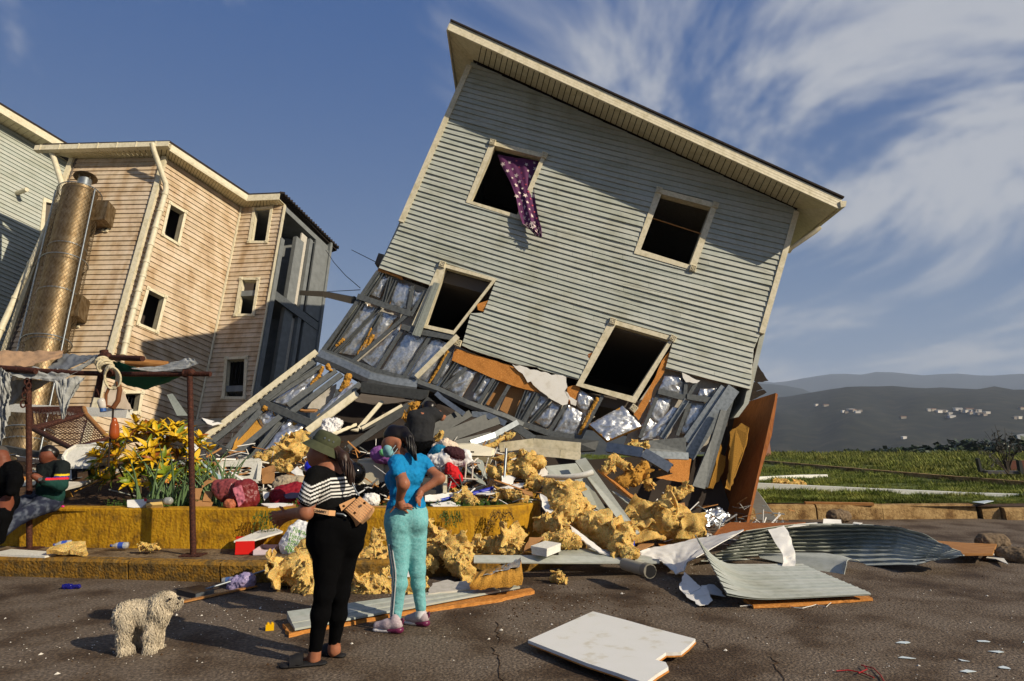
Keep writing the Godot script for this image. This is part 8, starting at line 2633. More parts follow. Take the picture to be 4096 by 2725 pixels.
	for p in [["cream torn plasterboard on the bed behind the blue pole", [-0.499,0.798,-9.5,-0.323,0.842,-9.7,0.023,0.889,-9.9,0.023,0.857,-9.8,-0.1,0.824,-9.6,-0.349,0.794,-9.45]], ["pale torn board on the bed left of the wool near the wall end", [-1.148,0.799,-9.2,-1.041,0.799,-9.3,-0.821,0.815,-9.5,-0.777,0.773,-9.4,-0.945,0.741,-9.2,-1.134,0.743,-9.1]], ["white torn sheet hanging over the wall top right of the blue shirt", [-1.049,0.717,-8.95,-0.806,0.738,-9.15,-0.656,0.683,-9.05,-0.759,0.682,-8.9,-0.983,0.685,-8.8]], ["pale board with torn end by the yellow sheet", [0.015,0.891,-10,0.255,0.916,-10.1,0.271,0.904,-10,0.104,0.857,-9.8,0.032,0.865,-9.8]], ["cardboard flap folded against the wall end wool", [0.111,0.859,-9.6,0.275,0.824,-9.5,0.289,0.777,-9.4,0.168,0.807,-9.4]], ["long torn white plank beside the big yellow roll", [0.38,0.809,-9.4,0.463,0.771,-9.3,0.563,0.539,-8.9,0.502,0.524,-8.9,0.39,0.667,-9.1]], ["white torn plank lying below the big yellow roll", [0.721,0.478,-8.8,0.816,0.419,-8.7,1.14,0.209,-8.2,1.016,0.243,-8.2,0.762,0.389,-8.6]], ["brown cardboard sheet propped beside the shoebox", [0.107,0.244,-8.05,0.205,0.397,-8.3,0.382,0.401,-8.3,0.307,0.364,-8.2]], ["flat brown board under the ragged foot of the roll", [1.603,0.06,-9.447,1.873,0.06,-10.11,2.034,0.06,-10.056,1.808,0.06,-9.592]], ["cream board scrap right of the wool heap", [2.844,0.03,-11.286,3.074,0.03,-11.353,3.18,0.03,-11.153,2.931,0.03,-10.835]], ["small brown board scrap below the wool heap", [2.691,0.03,-10.835,2.906,0.03,-11.088,2.83,0.03,-10.535,2.672,0.03,-10.477]], ["thin orange lath on the road behind the buckled cladding", [2.112,0.03,-10.237,2.353,0.03,-10.316,2.467,0.03,-10.277,2.112,0.03,-10.009]]]:
		board("torn_board", p[0], "board", p[1], 0.014, M.card if "brown" in p[0] or "cardboard" in p[0] else M.osb if "orange" in p[0] else M.paper, 0.012)
	# shoebox
	o = thing("shoe_box", "white shoebox lying on the long siding strip", "box")
	f = pv([0.217,0.347,-7.95,0.384,0.341,-7.8,0.384,0.258,-7.8,0.223,0.261,-7.95])
	var f2 := pv([0.384,0.341,-7.8,0.558,0.353,-8.1,0.553,0.253,-8.1,0.384,0.258,-7.8])
	mb = MB.new()
	var bk: Vector3 = f2[1] - f2[0]
	mb.hexa([f[3], f[2], f[2] + bk, f[3] + bk, f[0], f[1], f[1] + bk, f[0] + bk])
	put(mb, "box_body", M.white, o)
	mb = MB.new()
	mb.hexa([f[0] + Vector3(-0.005, -0.02, 0.005), f[1] + Vector3(0.003, -0.02, 0.006), f[1] + bk + Vector3(0.005, -0.02, 0), f[0] + bk + Vector3(0, -0.02, 0), f[0] + Vector3(-0.005, 0.006, 0.005), f[1] + Vector3(0.003, 0.006, 0.006), f[1] + bk + Vector3(0.005, 0.006, 0), f[0] + bk + Vector3(0, 0.006, 0)])
	put(mb, "box_lid", M.white, o)
	settle(o)
	board("blue_bin", "blue plastic bin corner beside the foot of the roll", "bin", [1.413,0.319,-8.5,1.49,0.323,-8.55,1.484,0.27,-8.5,1.391,0.258,-8.4], 0.08, mat(C(30, 52, 150), 0.4))
	o = thing("drain_pipe", "grey plastic drain pipe lying under the siding strip", "pipe")
	pipe(o, [1.225,0.2,-7.7,1.401,0.207,-7.3], 0.065, mat(C(150, 144, 128), 0.5), "pipe_barrel")
	pipe(o, [1.384,0.208,-7.34,1.415,0.211,-7.25], 0.075, mat(C(120, 116, 104), 0.5), "pipe_socket")
	pipe(o, [1.415,0.21,-7.26,1.418,0.211,-7.243], 0.062, M.black, "mouth_dark_disc")  # black disc painted as the dark of the hollow pipe
	settle(o)
	# items along the wall top, left
	o = thing("pink_bag", "pink netted bag of fruit lying on the wall top", "bag")
	cloth_part(o, "net", [-3.78,0.926,-9,-3.656,0.91,-9,0.1,0.13,-3.706,0.85,-8.95,-3.625,0.866,-8.95,0.1,0.1], mat(C(128, 62, 62), 0.35))
	settle(o)
	o = thing("red_net_bag", "red net bag with a pink band beside the pink bag", "bag")
	cloth_part(o, "net", [-3.46,0.902,-8.9,-3.42,0.758,-8.9,0.12,0.13,-3.371,0.916,-8.92,-3.331,0.772,-8.92,0.11,0.1,-3.518,0.776,-8.88,-3.58,0.723,-8.86,0.08,0.06], mat(C(110, 34, 36), 0.45))
	mb = MB.new()
	mb.thick(quad_rows(pv([-3.514,0.928,-8.76,-3.409,0.971,-8.76,-3.331,0.782,-8.73,-3.41,0.702,-8.72]), 10, 10, 0.02, 7.0, true), 0.004)
	put(mb, "pink_band", mat(C(196, 112, 126), 0.6), o)
	settle(o)
	cloth("small_sack", "small orange-brown sack at the foot of the red net bag", "sack", [-3.552,0.741,-8.75,-3.527,0.726,-8.75,0.06,0.07], mat(C(168, 96, 64), 0.6))
	o = thing("cardboard_box", "open cardboard box behind the right post on the wall", "box")
	for s in [[-4.154,0.902,-9.1,-4.046,0.902,-9.1,-4.011,0.77,-8.95,-4.077,0.774,-8.95], [-3.966,0.878,-9,-3.859,0.87,-9,-3.841,0.75,-8.9,-3.947,0.758,-8.9], [-4.063,0.772,-8.92,-3.817,0.749,-8.92,-3.815,0.684,-8.85,-4.025,0.68,-8.85], [-4.102,0.952,-9.2,-4.052,1.048,-9.4,-3.942,0.999,-9.3,-4.019,0.96,-9.2,-4.055,0.91,-9.1]]:
		mb = MB.new()
		slab(mb, pv(s), 0.008)
		put(mb, "box_panel", M.card, o)
	settle(o)
	o = thing("plastic_basket", "white plastic basket with oval holes lying in the rubble", "basket")
	var bq := pv([-4.294,1.187,-10.2,-3.745,1.224,-10.2,-3.715,1.204,-10.2,-3.693,0.925,-10.1,-4.246,0.916,-10.1])
	var holes: Array = []
	mb = MB.new()
	var outl := PackedVector2Array()
	for p in bq: outl.append(Vector2(p.x, p.y))
	if Geometry2D.is_polygon_clockwise(outl): outl.reverse()
	var bx := 0.0
	var cells: Array = [outl]
	for r in 3:
		for c in 3:
			var q: Vector3 = pv([-4.16,1.111,-10.2,-4.033,1.107,-10.2,-3.909,1.104,-10.2,-4.157,1.063,-10.2,-4.031,1.063,-10.2,-3.914,1.06,-10.2,-4.155,1.019,-10.2,-4.028,1.017,-10.2,-3.921,1.015,-10.2])[r * 3 + c]
			var e := PackedVector2Array()
			for i in 14: e.append(Vector2(q.x + cos(TAU * i / 14.0) * 0.085, q.y + sin(TAU * i / 14.0) * 0.022))
			holes.append(e)
	# cut into vertical strips so that every hole reaches an edge
	var xs := [-9.0]
	for c in 3: xs.append((holes[c][0].x + holes[c][7].x) / 2.0)
	xs.append(9.0)
	for i in 4:
		var band := PackedVector2Array([Vector2(xs[i], -5), Vector2(xs[i + 1], -5), Vector2(xs[i + 1], 9), Vector2(xs[i], 9)])
		var got: Array = Geometry2D.intersect_polygons(outl, band)
		for h in holes:
			var nx := []
			for p in got: nx.append_array(Geometry2D.clip_polygons(p, h))
			got = nx
		for p in got:
			var p3 := []
			for v in p: p3.append(Vector3(v.x, v.y, bq[0].z + (v.y - bq[0].y) * -0.1))
			mb.prism(p3, Vector3(0, 0, -0.02))
	put(mb, "pierced_side", M.white, o)
	mb = MB.new()
	for i in 5: mb.bar(bq[i] + Vector3(0, 0, -0.02), bq[(i + 1) % 5] + Vector3(0, 0, -0.02), 0.05, 0.03, Vector3(0, 0, 1))
	put(mb, "basket_rim", M.white, o)
	mb = MB.new()
	mb.prism([bq[0], bq[1], bq[1] + Vector3(0.03, -0.05, -0.4), bq[0] + Vector3(0.03, -0.05, -0.4)], Vector3(0, -0.02, 0))
	put(mb, "basket_side", M.white, o)
	settle(o)
	cloth("red_backpack", "dark red printed backpack lying flat left of the striped woman", "backpack", [-3.101,0.779,-9.3,-2.914,0.829,-9.4,0.13,0.14,-3.032,0.742,-9.25,-2.822,0.75,-9.25,0.12,0.13], mat(C(128, 16, 30), 0.7), 0.15, 0.1)
	board("printed_patch", "navy printed panel on the red backpack", "print", [-2.993,0.819,-9.12,-2.895,0.845,-9.15,-2.744,0.833,-9.15,-2.753,0.785,-9.05,-2.934,0.777,-9.05], 0.008, mat(C(30, 28, 52), 0.7), 0.006)
	cloth("pillow", "dirty beige pillow behind the red backpack", "pillow", [-3.222,0.901,-9.8,-2.989,0.901,-9.8,0.12,0.12,-3.258,0.87,-9.75,-3.187,0.878,-9.75,0.07,0.09], mat(C(160, 146, 122), 0.95), 0.18, 0.12)
	for p in [["brown cardboard box crushed under the yellow wool left of the hat", [-3.783,1.083,-10.4,-3.601,1.144,-10.5,-3.5,1.069,-10.3,-3.713,0.995,-10.3]], ["lower flap of the crushed cardboard box", [-3.709,1.004,-10.3,-3.527,1.051,-10.3,-3.451,0.898,-10.1,-3.626,0.889,-10.1]], ["clear plastic lid lying left of the striped sleeve", [-3.186,1.067,-10,-3.129,1.143,-10.1,-3.022,1.085,-10,-2.961,1.01,-9.9,-3.08,1.027,-9.9]], ["torn white card strip among the bags", [-3.913,1.101,-9.6,-3.868,1.084,-9.6,-3.621,0.974,-9.5,-3.406,0.879,-9.4,-3.485,0.913,-9.4,-3.699,0.965,-9.5]], ["ragged white card hanging by the red net bag", [-3.29,0.853,-9.2,-3.205,0.845,-9.2,-3.194,0.8,-9.15,-3.232,0.748,-9.1]], ["white card sheet on the wall top by the outstretched hands", [-3.199,0.727,-8.9,-2.997,0.73,-8.95,-2.801,0.722,-8.95,-2.777,0.72,-8.85,-2.951,0.687,-8.75,-3.122,0.717,-8.8]], ["white card corner hanging over the wall near the hands", [-3.045,0.706,-8.72,-2.95,0.709,-8.72,-2.925,0.661,-8.7,-3.027,0.638,-8.7]], ["long thin wooden board on the wall top near the hands", [-3.265,0.69,-8.8,-2.753,0.719,-8.9,-2.721,0.705,-8.8,-3.063,0.681,-8.75]], ["grey tile lying behind the red backpack", [-3.329,0.847,-9.6,-3.311,0.865,-9.7,-3.066,0.855,-9.6,-3.12,0.842,-9.5]], ["white papers beside the black bags between the women", [-2.008,0.877,-9.4,-1.972,0.892,-9.5,-1.814,0.866,-9.5,-1.665,0.775,-9.3,-1.755,0.819,-9.3,-1.885,0.858,-9.4]], ["thin wooden boards on the wall top between the women", [-1.785,0.701,-8.9,-1.59,0.701,-8.9,-1.572,0.669,-8.8,-1.752,0.672,-8.8]]]:
		board("scrap_sheet", p[0], "scrap", p[1], 0.01, M.card if "brown" in p[0] or "cardboard" in p[0] or "wooden" in p[0] else M.paper, 0.008)
	cloth("black_bag", "heap of black bags between the two women", "bag", [-2.132,0.809,-9.5,-2.024,0.826,-9.6,0.08,0.09,-1.947,0.779,-9.4,-1.755,0.804,-9.4,0.1,0.09,-1.793,0.883,-9.7,-1.779,0.844,-9.7,0.06,0.08], M.black_cloth, 0.3, 0.1)
	cloth("plastic_bundle", "small white plastic bundle between the two women", "bundle", [-1.844,0.754,-9,-1.795,0.76,-9,0.09,0.09], M.paper, 0.2)
	cloth("helmet", "shiny black helmet behind the brown ponytail", "helmet", [-2.242,1.055,-9.8,-2.228,1.055,-9.8,0.16,0.16], mat(C(12, 12, 13), 0.12), 0.0)
	cloth("purple_toy", "purple and green plush toy above the air conditioner", "toy", [-1.995,1.296,-10.5,-1.892,1.28,-10.5,0.13,0.13,-2.063,1.313,-10.5,-2.028,1.296,-10.5,0.08,0.09], mat(C(128, 78, 140), 0.95), 0.12)
	cloth("green_ball", "pale green ball on the purple toy", "ball", [-1.927,1.337,-10.36,-1.924,1.334,-10.36,0.06,0.06], mat(C(130, 220, 140), 0.6), 0.0)
	cloth("blue_balloon", "blue balloon in front of the hat wearer's chin", "balloon", [-2.552,1.198,-8.8,-2.54,1.194,-8.8,0.085,0.08,-2.516,1.202,-8.8,-2.468,1.21,-8.8,0.04,0.025], mat(C(36, 44, 200), 0.2), 0.0, 0.05)
	cloth("white_rag", "white rag caught under the cream trims left of centre", "rag", [-3.001,1.759,-11.2,-2.863,1.759,-11.2,0.1,0.1,-2.998,1.662,-11.1,-2.887,1.635,-11.1,0.08,0.06], white, 0.3)
	for p in [["cream lath with torn end right of the white rag", [-2.822,1.621,-10.8,-2.532,1.783,-11.2,-2.524,1.745,-11.2,-2.755,1.595,-10.8]], ["white torn lath under the long stud by the hat", [-2.625,1.676,-11.2,-2.51,1.705,-11.3,-2.5,1.656,-11.2]]]:
		board("lath", p[0], "lath", p[1], 0.02, M.trim, 0.008)
	o = thing("steel_rod", "thin steel rod standing in the rubble right of the rack", "rod")
	pipe(o, [-0.085,1.392,-10.3,-0.115,0.947,-10.1], 0.02, M.steel_light, "rod_bar")
	settle(o)
	for p in [["grey crumpled duct sheet beside the rack", [-0.535,1.251,-10.3,-0.44,1.214,-10.3,-0.388,1.07,-10.2,-0.356,0.947,-10.1,-0.43,1.02,-10.1]], ["lower grey crumpled sheet under the rod", [-0.731,1.135,-10.4,-0.654,1.125,-10.4,-0.472,0.996,-10.2,-0.37,0.873,-10,-0.481,0.918,-10]], ["pale crumpled sheet right of the rod", [-0.152,1.002,-10.1,-0.06,1.005,-10.2,0.052,0.975,-10.1,0.015,0.891,-10,-0.151,0.918,-10]], ["white paper standing by the yellow sheet", [0.446,1.135,-10.4,0.494,1.153,-10.4,0.526,0.999,-10.3,0.393,0.99,-10.3]]]:
		board("crumpled_sheet", p[0], "sheet", p[1], 0.01, M.grey_trim if "grey" in p[0] else M.paper, 0.02)
	# on the walkway and road, left
	o = thing("red_box", "open bright red shoebox with white lid on the walkway", "box")
	f = pv([-3.217,0.215,-8.188,-3.013,0.215,-8.232,-3.146,0.215,-8.63,-3.368,0.215,-8.582])
	mb = MB.new()
	var up := Vector3(0, 0.15, 0)
	mb.hexa([f[0], f[1], f[2], f[3], f[0] + up, f[1] + up, f[2] + up, f[3] + up])
	put(mb, "box_body", mat(C(206, 28, 20), 0.5), o)
	mb = MB.new()
	mb.prism([f[0] + up * 1.05 + Vector3(-0.02, 0, 0), f[1] + up * 1.1, f[1] + up * 1.6 + Vector3(0.28, 0, -0.15), f[2] + up * 1.5 + Vector3(0.1, 0.02, -0.2)], Vector3(0, -0.02, 0.0))
	put(mb, "box_lid", M.white, o)
	settle(o)
	o = thing("box_tray", "pale pink open box lid on the walkway by the red box", "box")
	f = pv([-3.003,0.22,-8.184,-2.797,0.22,-8.228,-2.858,0.22,-8.599,-3.061,0.22,-8.618])
	mb = MB.new()
	mb.prism(f, Vector3(0, -0.012, 0))
	put(mb, "tray_base", mat(C(206, 190, 196), 0.6), o)
	for i in 4:
		mb = MB.new()
		mb.bar(f[i] + Vector3(0, 0.02, 0), f[(i + 1) % 4] + Vector3(0, 0.02, 0), 0.01, 0.05, Vector3.UP)
		put(mb, "tray_side", mat(C(206, 190, 196), 0.6), o)
	settle(o)
	# printed white bag
	o = thing("shopping_bag", "knotted white plastic bag with green print against the wall", "bag")
	cloth_part(o, "sack", [-2.593,0.293,-8.4,-2.434,0.306,-8.4,0.17,0.18,-2.572,0.435,-8.4,-2.438,0.422,-8.4,0.12,0.14,-2.529,0.537,-8.42,-2.518,0.582,-8.42,0.06,0.03], mat(C(222, 222, 218), 0.35))
	for i in 5:
		words(o, "Tijerazo", pv([-2.476,0.48,-8.17,-2.51,0.418,-8.16,-2.517,0.363,-8.15,-2.528,0.307,-8.15,-2.552,0.267,-8.15])[i] + Vector3(0.03, 0, 0.02), 0.062, C(112, 176, 44), true, -0.2, -0.1, -0.25)
	settle(o)
	o = thing("dvd_player", "flat black and silver disc player lying on the road by the dog", "player")
	f = pv([-3.385,0,-7.168,-3.11,0,-6.974,-3.02,0,-7.196,-3.248,0,-7.392])
	up = Vector3(0, 0.05, 0)
	mb = MB.new()
	mb.hexa([f[0], f[1], f[2], f[3], f[0] + up, f[1] + up, f[2] + up, f[3] + up])
	put(mb, "case", mat(C(60, 64, 70), 0.35, 0.6), o)
	mb = MB.new()
	mb.bar(f[1] + up * 0.5 + Vector3(0.01, 0, 0.008), f[2] + up * 0.5 + Vector3(0, 0, 0.008), 0.012, 0.046, Vector3.UP)
	put(mb, "silver_side", M.steel_light, o)
	settle(o)
	mb = MB.new()
	mb.bar(pv([-3.147,0.02,-6.766])[0], pv([-2.695,0.02,-7.465])[0], 0.05, 0.015)
	one(mb, "wood_lath", M.wood, "thin wooden lath lying on the road by the dog", "lath")
	mb = MB.new()
	mb.tube(pv([-3.111,0.044,-7.2,-2.794,0.11,-7.55,-2.439,0.197,-7.9]), 0.012, 8)
	one(mb, "metal_rod", M.steel_light, "thin grey rod leaning from the road onto the kerb", "rod")
	cloth("purple_bag", "pale purple plastic bag at the kerb by the rod", "bag", [-2.904,0.036,-7.45,-2.795,0.067,-7.45,0.085,0.095], mat(C(150, 138, 172), 0.3), 0.2)
	bottle("crushed bottle with blue label behind the rod at the kerb", pv([-3.113,0.038,-7.62])[0], pv([-2.945,0.057,-7.62])[0], 0.035, C(70, 100, 150))
	bottle("empty bottle with blue label against the wall, middle of the walkway", pv([-4.634,0.274,-8.5])[0], pv([-4.835,0.268,-8.5])[0], 0.038, C(50, 80, 170))
	bottle("bottle with blue label behind the curled batt on the walkway", pv([-5.38,0.285,-8.6])[0], pv([-5.559,0.27,-8.55])[0], 0.038, C(50, 80, 170))
	cloth("deflated_balloon", "crumpled dark blue balloon lying on the road", "balloon", [-4.678,0.023,-7.42,-4.623,0.023,-7.42,0.03,0.03,-4.595,0.016,-7.42,-4.527,0.026,-7.42,0.022,0.02], mat(C(24, 24, 110), 0.3), 0.4, 0.02)
	o = thing("toy_brick", "yellow toy brick on the road behind the sandals", "toy")
	mb = MB.new()
	var tb: Vector3 = pv([-2,0,-5.907])[0]
	box_at(mb, tb + Vector3(0, 0.024, 0), Vector3(0.064, 0.048, 0.05), 0.3)
	put(mb, "brick_body", mat(C(226, 176, 8), 0.35), o)
	for i in 4:
		mb = MB.new()
		var s := tb + Vector3(0.016 * (1 - 2 * (i % 2)), 0.048, 0.012 * (1 - 2 * (i / 2))).rotated(Vector3.UP, 0.3)
		mb.tube([s, s + Vector3(0, 0.01, 0)], 0.009, 8)
		put(mb, "stud_knob", mat(C(226, 176, 8), 0.35), o)
	settle(o)
	# things on the wall top under the croton
	o = thing("paper_box", "crumpled white box with a red corner on the wall top", "box")
	mb = MB.new()
	slab(mb, pv([-4.854,0.78,-8.8,-4.742,0.785,-8.8,-4.621,0.794,-8.8,-4.577,0.744,-8.75,-4.627,0.697,-8.72,-4.799,0.702,-8.72]), 0.08, 0.01)
	put(mb, "box_body", M.paper, o)
	mb = MB.new()
	slab(mb, pv([-4.592,0.808,-8.7,-4.555,0.808,-8.7,-4.547,0.778,-8.68,-4.575,0.778,-8.68]), 0.01)
	put(mb, "red_corner", mat(C(170, 30, 50), 0.6), o)
	settle(o)
	o = thing("hinged_case", "dark case with yellow edges on the wall top", "case")
	mb = MB.new()
	slab(mb, pv([-4.583,0.762,-8.75,-4.403,0.773,-8.78,-4.356,0.736,-8.7,-4.558,0.72,-8.7]), 0.06)
	put(mb, "yellow_edge", mat(C(222, 186, 110), 0.6), o)
	mb = MB.new()
	mb.prism(pv([-4.676,0.776,-8.95,-4.487,0.778,-9,-4.388,0.771,-8.76,-4.572,0.763,-8.73]), Vector3(0, -0.015, 0))
	put(mb, "dark_lid", mat(C(52, 54, 58), 0.5), o)
	settle(o)
	cloth("clear_cup", "clear plastic bottle bottom on the wall top beside the case", "cup", [-4.348,0.767,-8.8,-4.324,0.767,-8.8,0.05,0.05], mat(C(140, 142, 138), 0.15), 0.05)
	cloth("bottle_top", "tiny pink bottle cap on the wall edge", "cap", [-5.612,0.708,-8.72,-5.6,0.708,-8.72,0.015,0.015], mat(C(220, 50, 130), 0.4), 0.0, 0.01)
	# right side
	for r in [["large rounded brown stone on the road behind the plank", [6.455,0.139,-9.6,6.641,0.132,-9.6,0.12,0.13]], ["flat brown stone at the right edge of the road", [6.28,0.08,-9,6.42,0.065,-8.9,0.1,0.12]], ["left of two rough stones against the far kerb", [5.796,0.134,-12.6,5.853,0.134,-12.6,0.13,0.12]], ["right of two rough stones against the far kerb", [5.953,0.129,-12.65,6.029,0.129,-12.65,0.13,0.1]]]:
		cloth("stone", r[0], "stone", r[1], M.stone, 0.12, 0.05)
	o = thing("red_wire", "thin red wire curled on the road at the bottom right", "wire")
	for q in [[2.198,0.012,-4.886,2.287,0.012,-4.902,2.354,0.012,-4.852,2.374,0.012,-4.804,2.383,0.012,-4.756], [2.425,0.012,-5.005,2.477,0.012,-4.936,2.453,0.012,-4.804,2.416,0.012,-4.693], [2.314,0.02,-4.818,2.41,0.02,-4.894,2.427,0.02,-4.973]]:
		pipe(o, q, 0.004, mat(C(150, 22, 26), 0.5), "wire_strand")
	settle(o)
	for b in [["long white metal post lying on the lawn near the kerb", [5.77,0.391,-16.5,8.211,0.305,-16,10.438,0.234,-15.6,11.302,0.224,-15.4], 0.14], ["thin white post lying farther back on the lawn", [7.041,0.338,-20,8.946,0.309,-21.5,9.958,0.291,-22], 0.1]]:
		mb = MB.new()
		var q := pv(b[1])
		for i in q.size() - 1: mb.bar(q[i], q[i + 1], b[2], b[2])
		one(mb, "metal_post", mat(C(226, 226, 218), 0.5), b[0], "post", "posts on the lawn")
	mb = MB.new()
	mb.bar(pv([5.678,0.28,-13.538])[0], pv([6.899,0.28,-13.344])[0], 0.12, 0.05)
	one(mb, "wood_lath", M.wood, "brown wooden lath lying on top of the far kerb", "lath")
	wool("left yellow wool scrap on the lawn behind the long post", [6.823,0.336,-18,7.086,0.352,-18], [0.12, 0.14])
	wool("right yellow wool scrap on the lawn behind the long post", [7.014,0.34,-17.5,7.302,0.349,-17.5], [0.1, 0.12])
	board("glass_sheet", "pale glass sheet lying on the lawn at the right", "sheet", [8.953,0.3,-13.58,9.481,0.3,-13.916,9.516,0.3,-13.785,8.973,0.3,-13.285], 0.008, M.glass_bits)
	# brick gate pier seen past the plywood
	board("brick_pier", "pink brick pier beyond the lawn beside the plywood", "pier", [14.543,1.047,-40,14.916,1.413,-40,15.008,0.333,-40,14.505,0.304,-40], 0.5, mat(C(170, 120, 96), 0.9))
	# bench
	o = thing("park_bench", "dark park bench on the crest of the lawn by the thin shrub", "bench")
	for b in [[13.785,0.893,-20.5,13.851,0.901,-20.5,13.904,0.584,-20.5,13.987,0.584,-20.5,13.984,0.471,-20.5,13.847,0.503,-20.5], [14.636,0.863,-20,14.715,0.847,-20,14.762,0.593,-20,14.741,0.435,-20,14.659,0.451,-20]]:
		mb = MB.new()
		slab(mb, pv(b), 0.12)
		put(mb, "bench_end", mat(C(34, 38, 34), 0.6), o)
	mb = MB.new()
	mb.bar(pv([13.91,0.501,-20.4])[0], pv([14.812,0.503,-20.2])[0], 0.35, 0.08)
	put(mb, "seat", mat(C(90, 86, 84), 0.6), o)
	settle(o)
	mb = MB.new()
	mb.bar(pv([15.403,0.441,-21.5])[0], pv([15.888,0.45,-21.5])[0], 0.2, 0.7)
	one(mb, "brick_wall", mat(C(96, 58, 46), 0.9), "low brown wall behind the bench at the right", "wall")
	# billboards and houses beyond
	for b in [["cream hoarding board beyond the crest of the lawn", [31.03,-0.15,-48,31.188,-0.112,-48,31.594,-0.112,-48,31.665,-0.607,-48,31.124,-0.607,-48], C(206, 186, 150)], ["white hoarding behind the thin dark shrub", [51.768,0.359,-75,53.982,0.377,-75,54.036,-0.299,-75,51.881,-0.359,-75], C(196, 198, 198)], ["grey-white roof at the right edge beyond the trees", [65.932,1.479,-90,66.934,1.659,-90,66.816,0.506,-90,66.165,0.542,-90], C(150, 154, 160)]]:
		board("hoarding", b[0], "hoarding", b[1], 0.4, mat(b[2], 0.7))
	# hillside houses
	for i in 34:
		var px: Vector2 = [Vector2(520, 200), Vector2(590, 195), Vector2(690, 225), Vector2(740, 215), Vector2(790, 225), Vector2(990, 185), Vector2(1040, 185), Vector2(1110, 215), Vector2(1180, 222), Vector2(1235, 190), Vector2(1300, 225), Vector2(1365, 210), Vector2(1430, 215), Vector2(1270, 255), Vector2(1360, 258), Vector2(1430, 265), Vector2(1560, 250), Vector2(860, 318), Vector2(930, 318), Vector2(2060, 340), Vector2(2130, 335), Vector2(55, 332), Vector2(75, 695), Vector2(1505, 285), Vector2(900, 262), Vector2(2180, 172), Vector2(-1020, 225), Vector2(-960, 240), Vector2(-880, 200), Vector2(-830, 210), Vector2(-760, 235), Vector2(-720, 215), Vector2(-1500, 110), Vector2(-1330, 115)][i]
		var r := Vector3((3600.0 + px.x * 0.22322 - 2048.0) / 2730.7, -(1600.0 + px.y * 0.22322 - 1362.5) / 2730.7, -1.0).rotated(Vector3(1, 0, 0), 0.13665)
		var lim := 620.0 + 3.0 * float(i % 5)
		var p := Vector3(0, 1.6, 0) + r * hill_hit(r)
		var h := thing("hillside_house", HOUSE_WORDS[i % 4] + " on the far hillside, " + HOUSE_PLACE[i], "house", "houses on the far hillside")
		var far_d := p.length()
		var w := far_d * rng.randf_range(0.004, 0.009)
		var hh := far_d * 0.003
		mb = MB.new()
		box_at(mb, p + Vector3(0, hh * 0.3, 0), Vector3(w, hh, w * 0.6), 0.2 * (i % 3))
		put(mb, "walls", mat([C(190, 184, 172), C(150, 142, 128), C(206, 202, 194), C(130, 122, 112)][i % 4], 0.8), h)
		mb = MB.new()
		box_at(mb, p + Vector3(0, hh * 0.88, 0), Vector3(w * 1.1, hh * 0.12, w * 0.7), 0.2 * (i % 3), 0.08)
		put(mb, "roof", mat([C(200, 198, 194), C(150, 110, 92), C(214, 212, 208), C(130, 120, 112)][i % 4], 0.8), h)
	# wires between the houses
	for w in [["slack black cable between beige and tilted house", [-5.052,6.555,-18,-4.405,5.813,-16.5,-3.736,5.133,-15,-2.996,4.463,-13.2]], ["upper straight cable between beige and tilted house", [-5.047,5.397,-18,-2.995,4.425,-13.2]], ["lower straight cable between beige and tilted house", [-5.041,5.24,-18,-3.09,4.29,-13.2]], ["long pale cable rising past the beige roof", [-3.868,6.005,-16,-2.67,4.97,-13.2]]]:
		mb = MB.new()
		mb.tube(pv(w[1]), 0.008, 5)
		one(mb, "cable", M.black, w[0], "cable")
	mb = MB.new()
	var bt := pv([-6.135,5.68,-19.5,-4.746,5.127,-17,-3.163,4.252,-13.4])
	mb.bar(bt[0], bt[1], 0.1, 0.14); mb.bar(bt[1], bt[2], 0.1, 0.14)
	one(mb, "torn_beam", M.steel_dark, "bent beam bridging from the beige house to the tilted house", "beam")
	build_litter()

var HOUSE_WORDS := ["pale house", "tan house", "white house", "grey house"]
var HOUSE_PLACE := ["first from the left of the upper row", "second from the left of the upper row", "third from the left of the upper row", "fourth in the upper row", "fifth in the upper row", "left end of the main cluster", "second of the main cluster", "third of the main cluster", "middle of the main cluster", "topmost of the main cluster", "right of the topmost one", "right part of the main cluster", "right end of the main cluster", "low in the main cluster", "lower middle of the main cluster", "lower right of the main cluster", "alone right of the cluster", "left of the pair below the cluster", "right of the pair below the cluster", "left of two at the right edge", "right of two at the right edge", "alone left of the cluster", "alone low on the slope", "just below the cluster's right end", "just left under the cluster", "highest at the right edge", "first of the left group", "second of the left group", "third of the left group", "fourth of the left group", "fifth of the left group", "last of the left group", "far left near the plywood", "second near the plywood"]

func hill_hit(r: Vector3) -> float:   # where a sight line meets the near ridge
	var best := 700.0
	for n in get_children():
		if n is MeshInstance3D and n.name == "hill_002":
			var v: PackedVector3Array = n.mesh.surface_get_arrays(0)[Mesh.ARRAY_VERTEX]
			for i in range(0, v.size(), 3):
				var h = Geometry3D.ray_intersects_triangle(Vector3(0, 1.6, 0), r, v[i], v[i + 1], v[i + 2])
				if h != null: return (h as Vector3).distance_to(Vector3(0, 1.6, 0)) / r.length() - 1.0
	return best

func cloth_part(o: Node, called: String, a: Array, m: Material):
	var b := bones(a)
	put(blob(b, 0.011, 0.06, 0.02, 8.0), called, m, o)

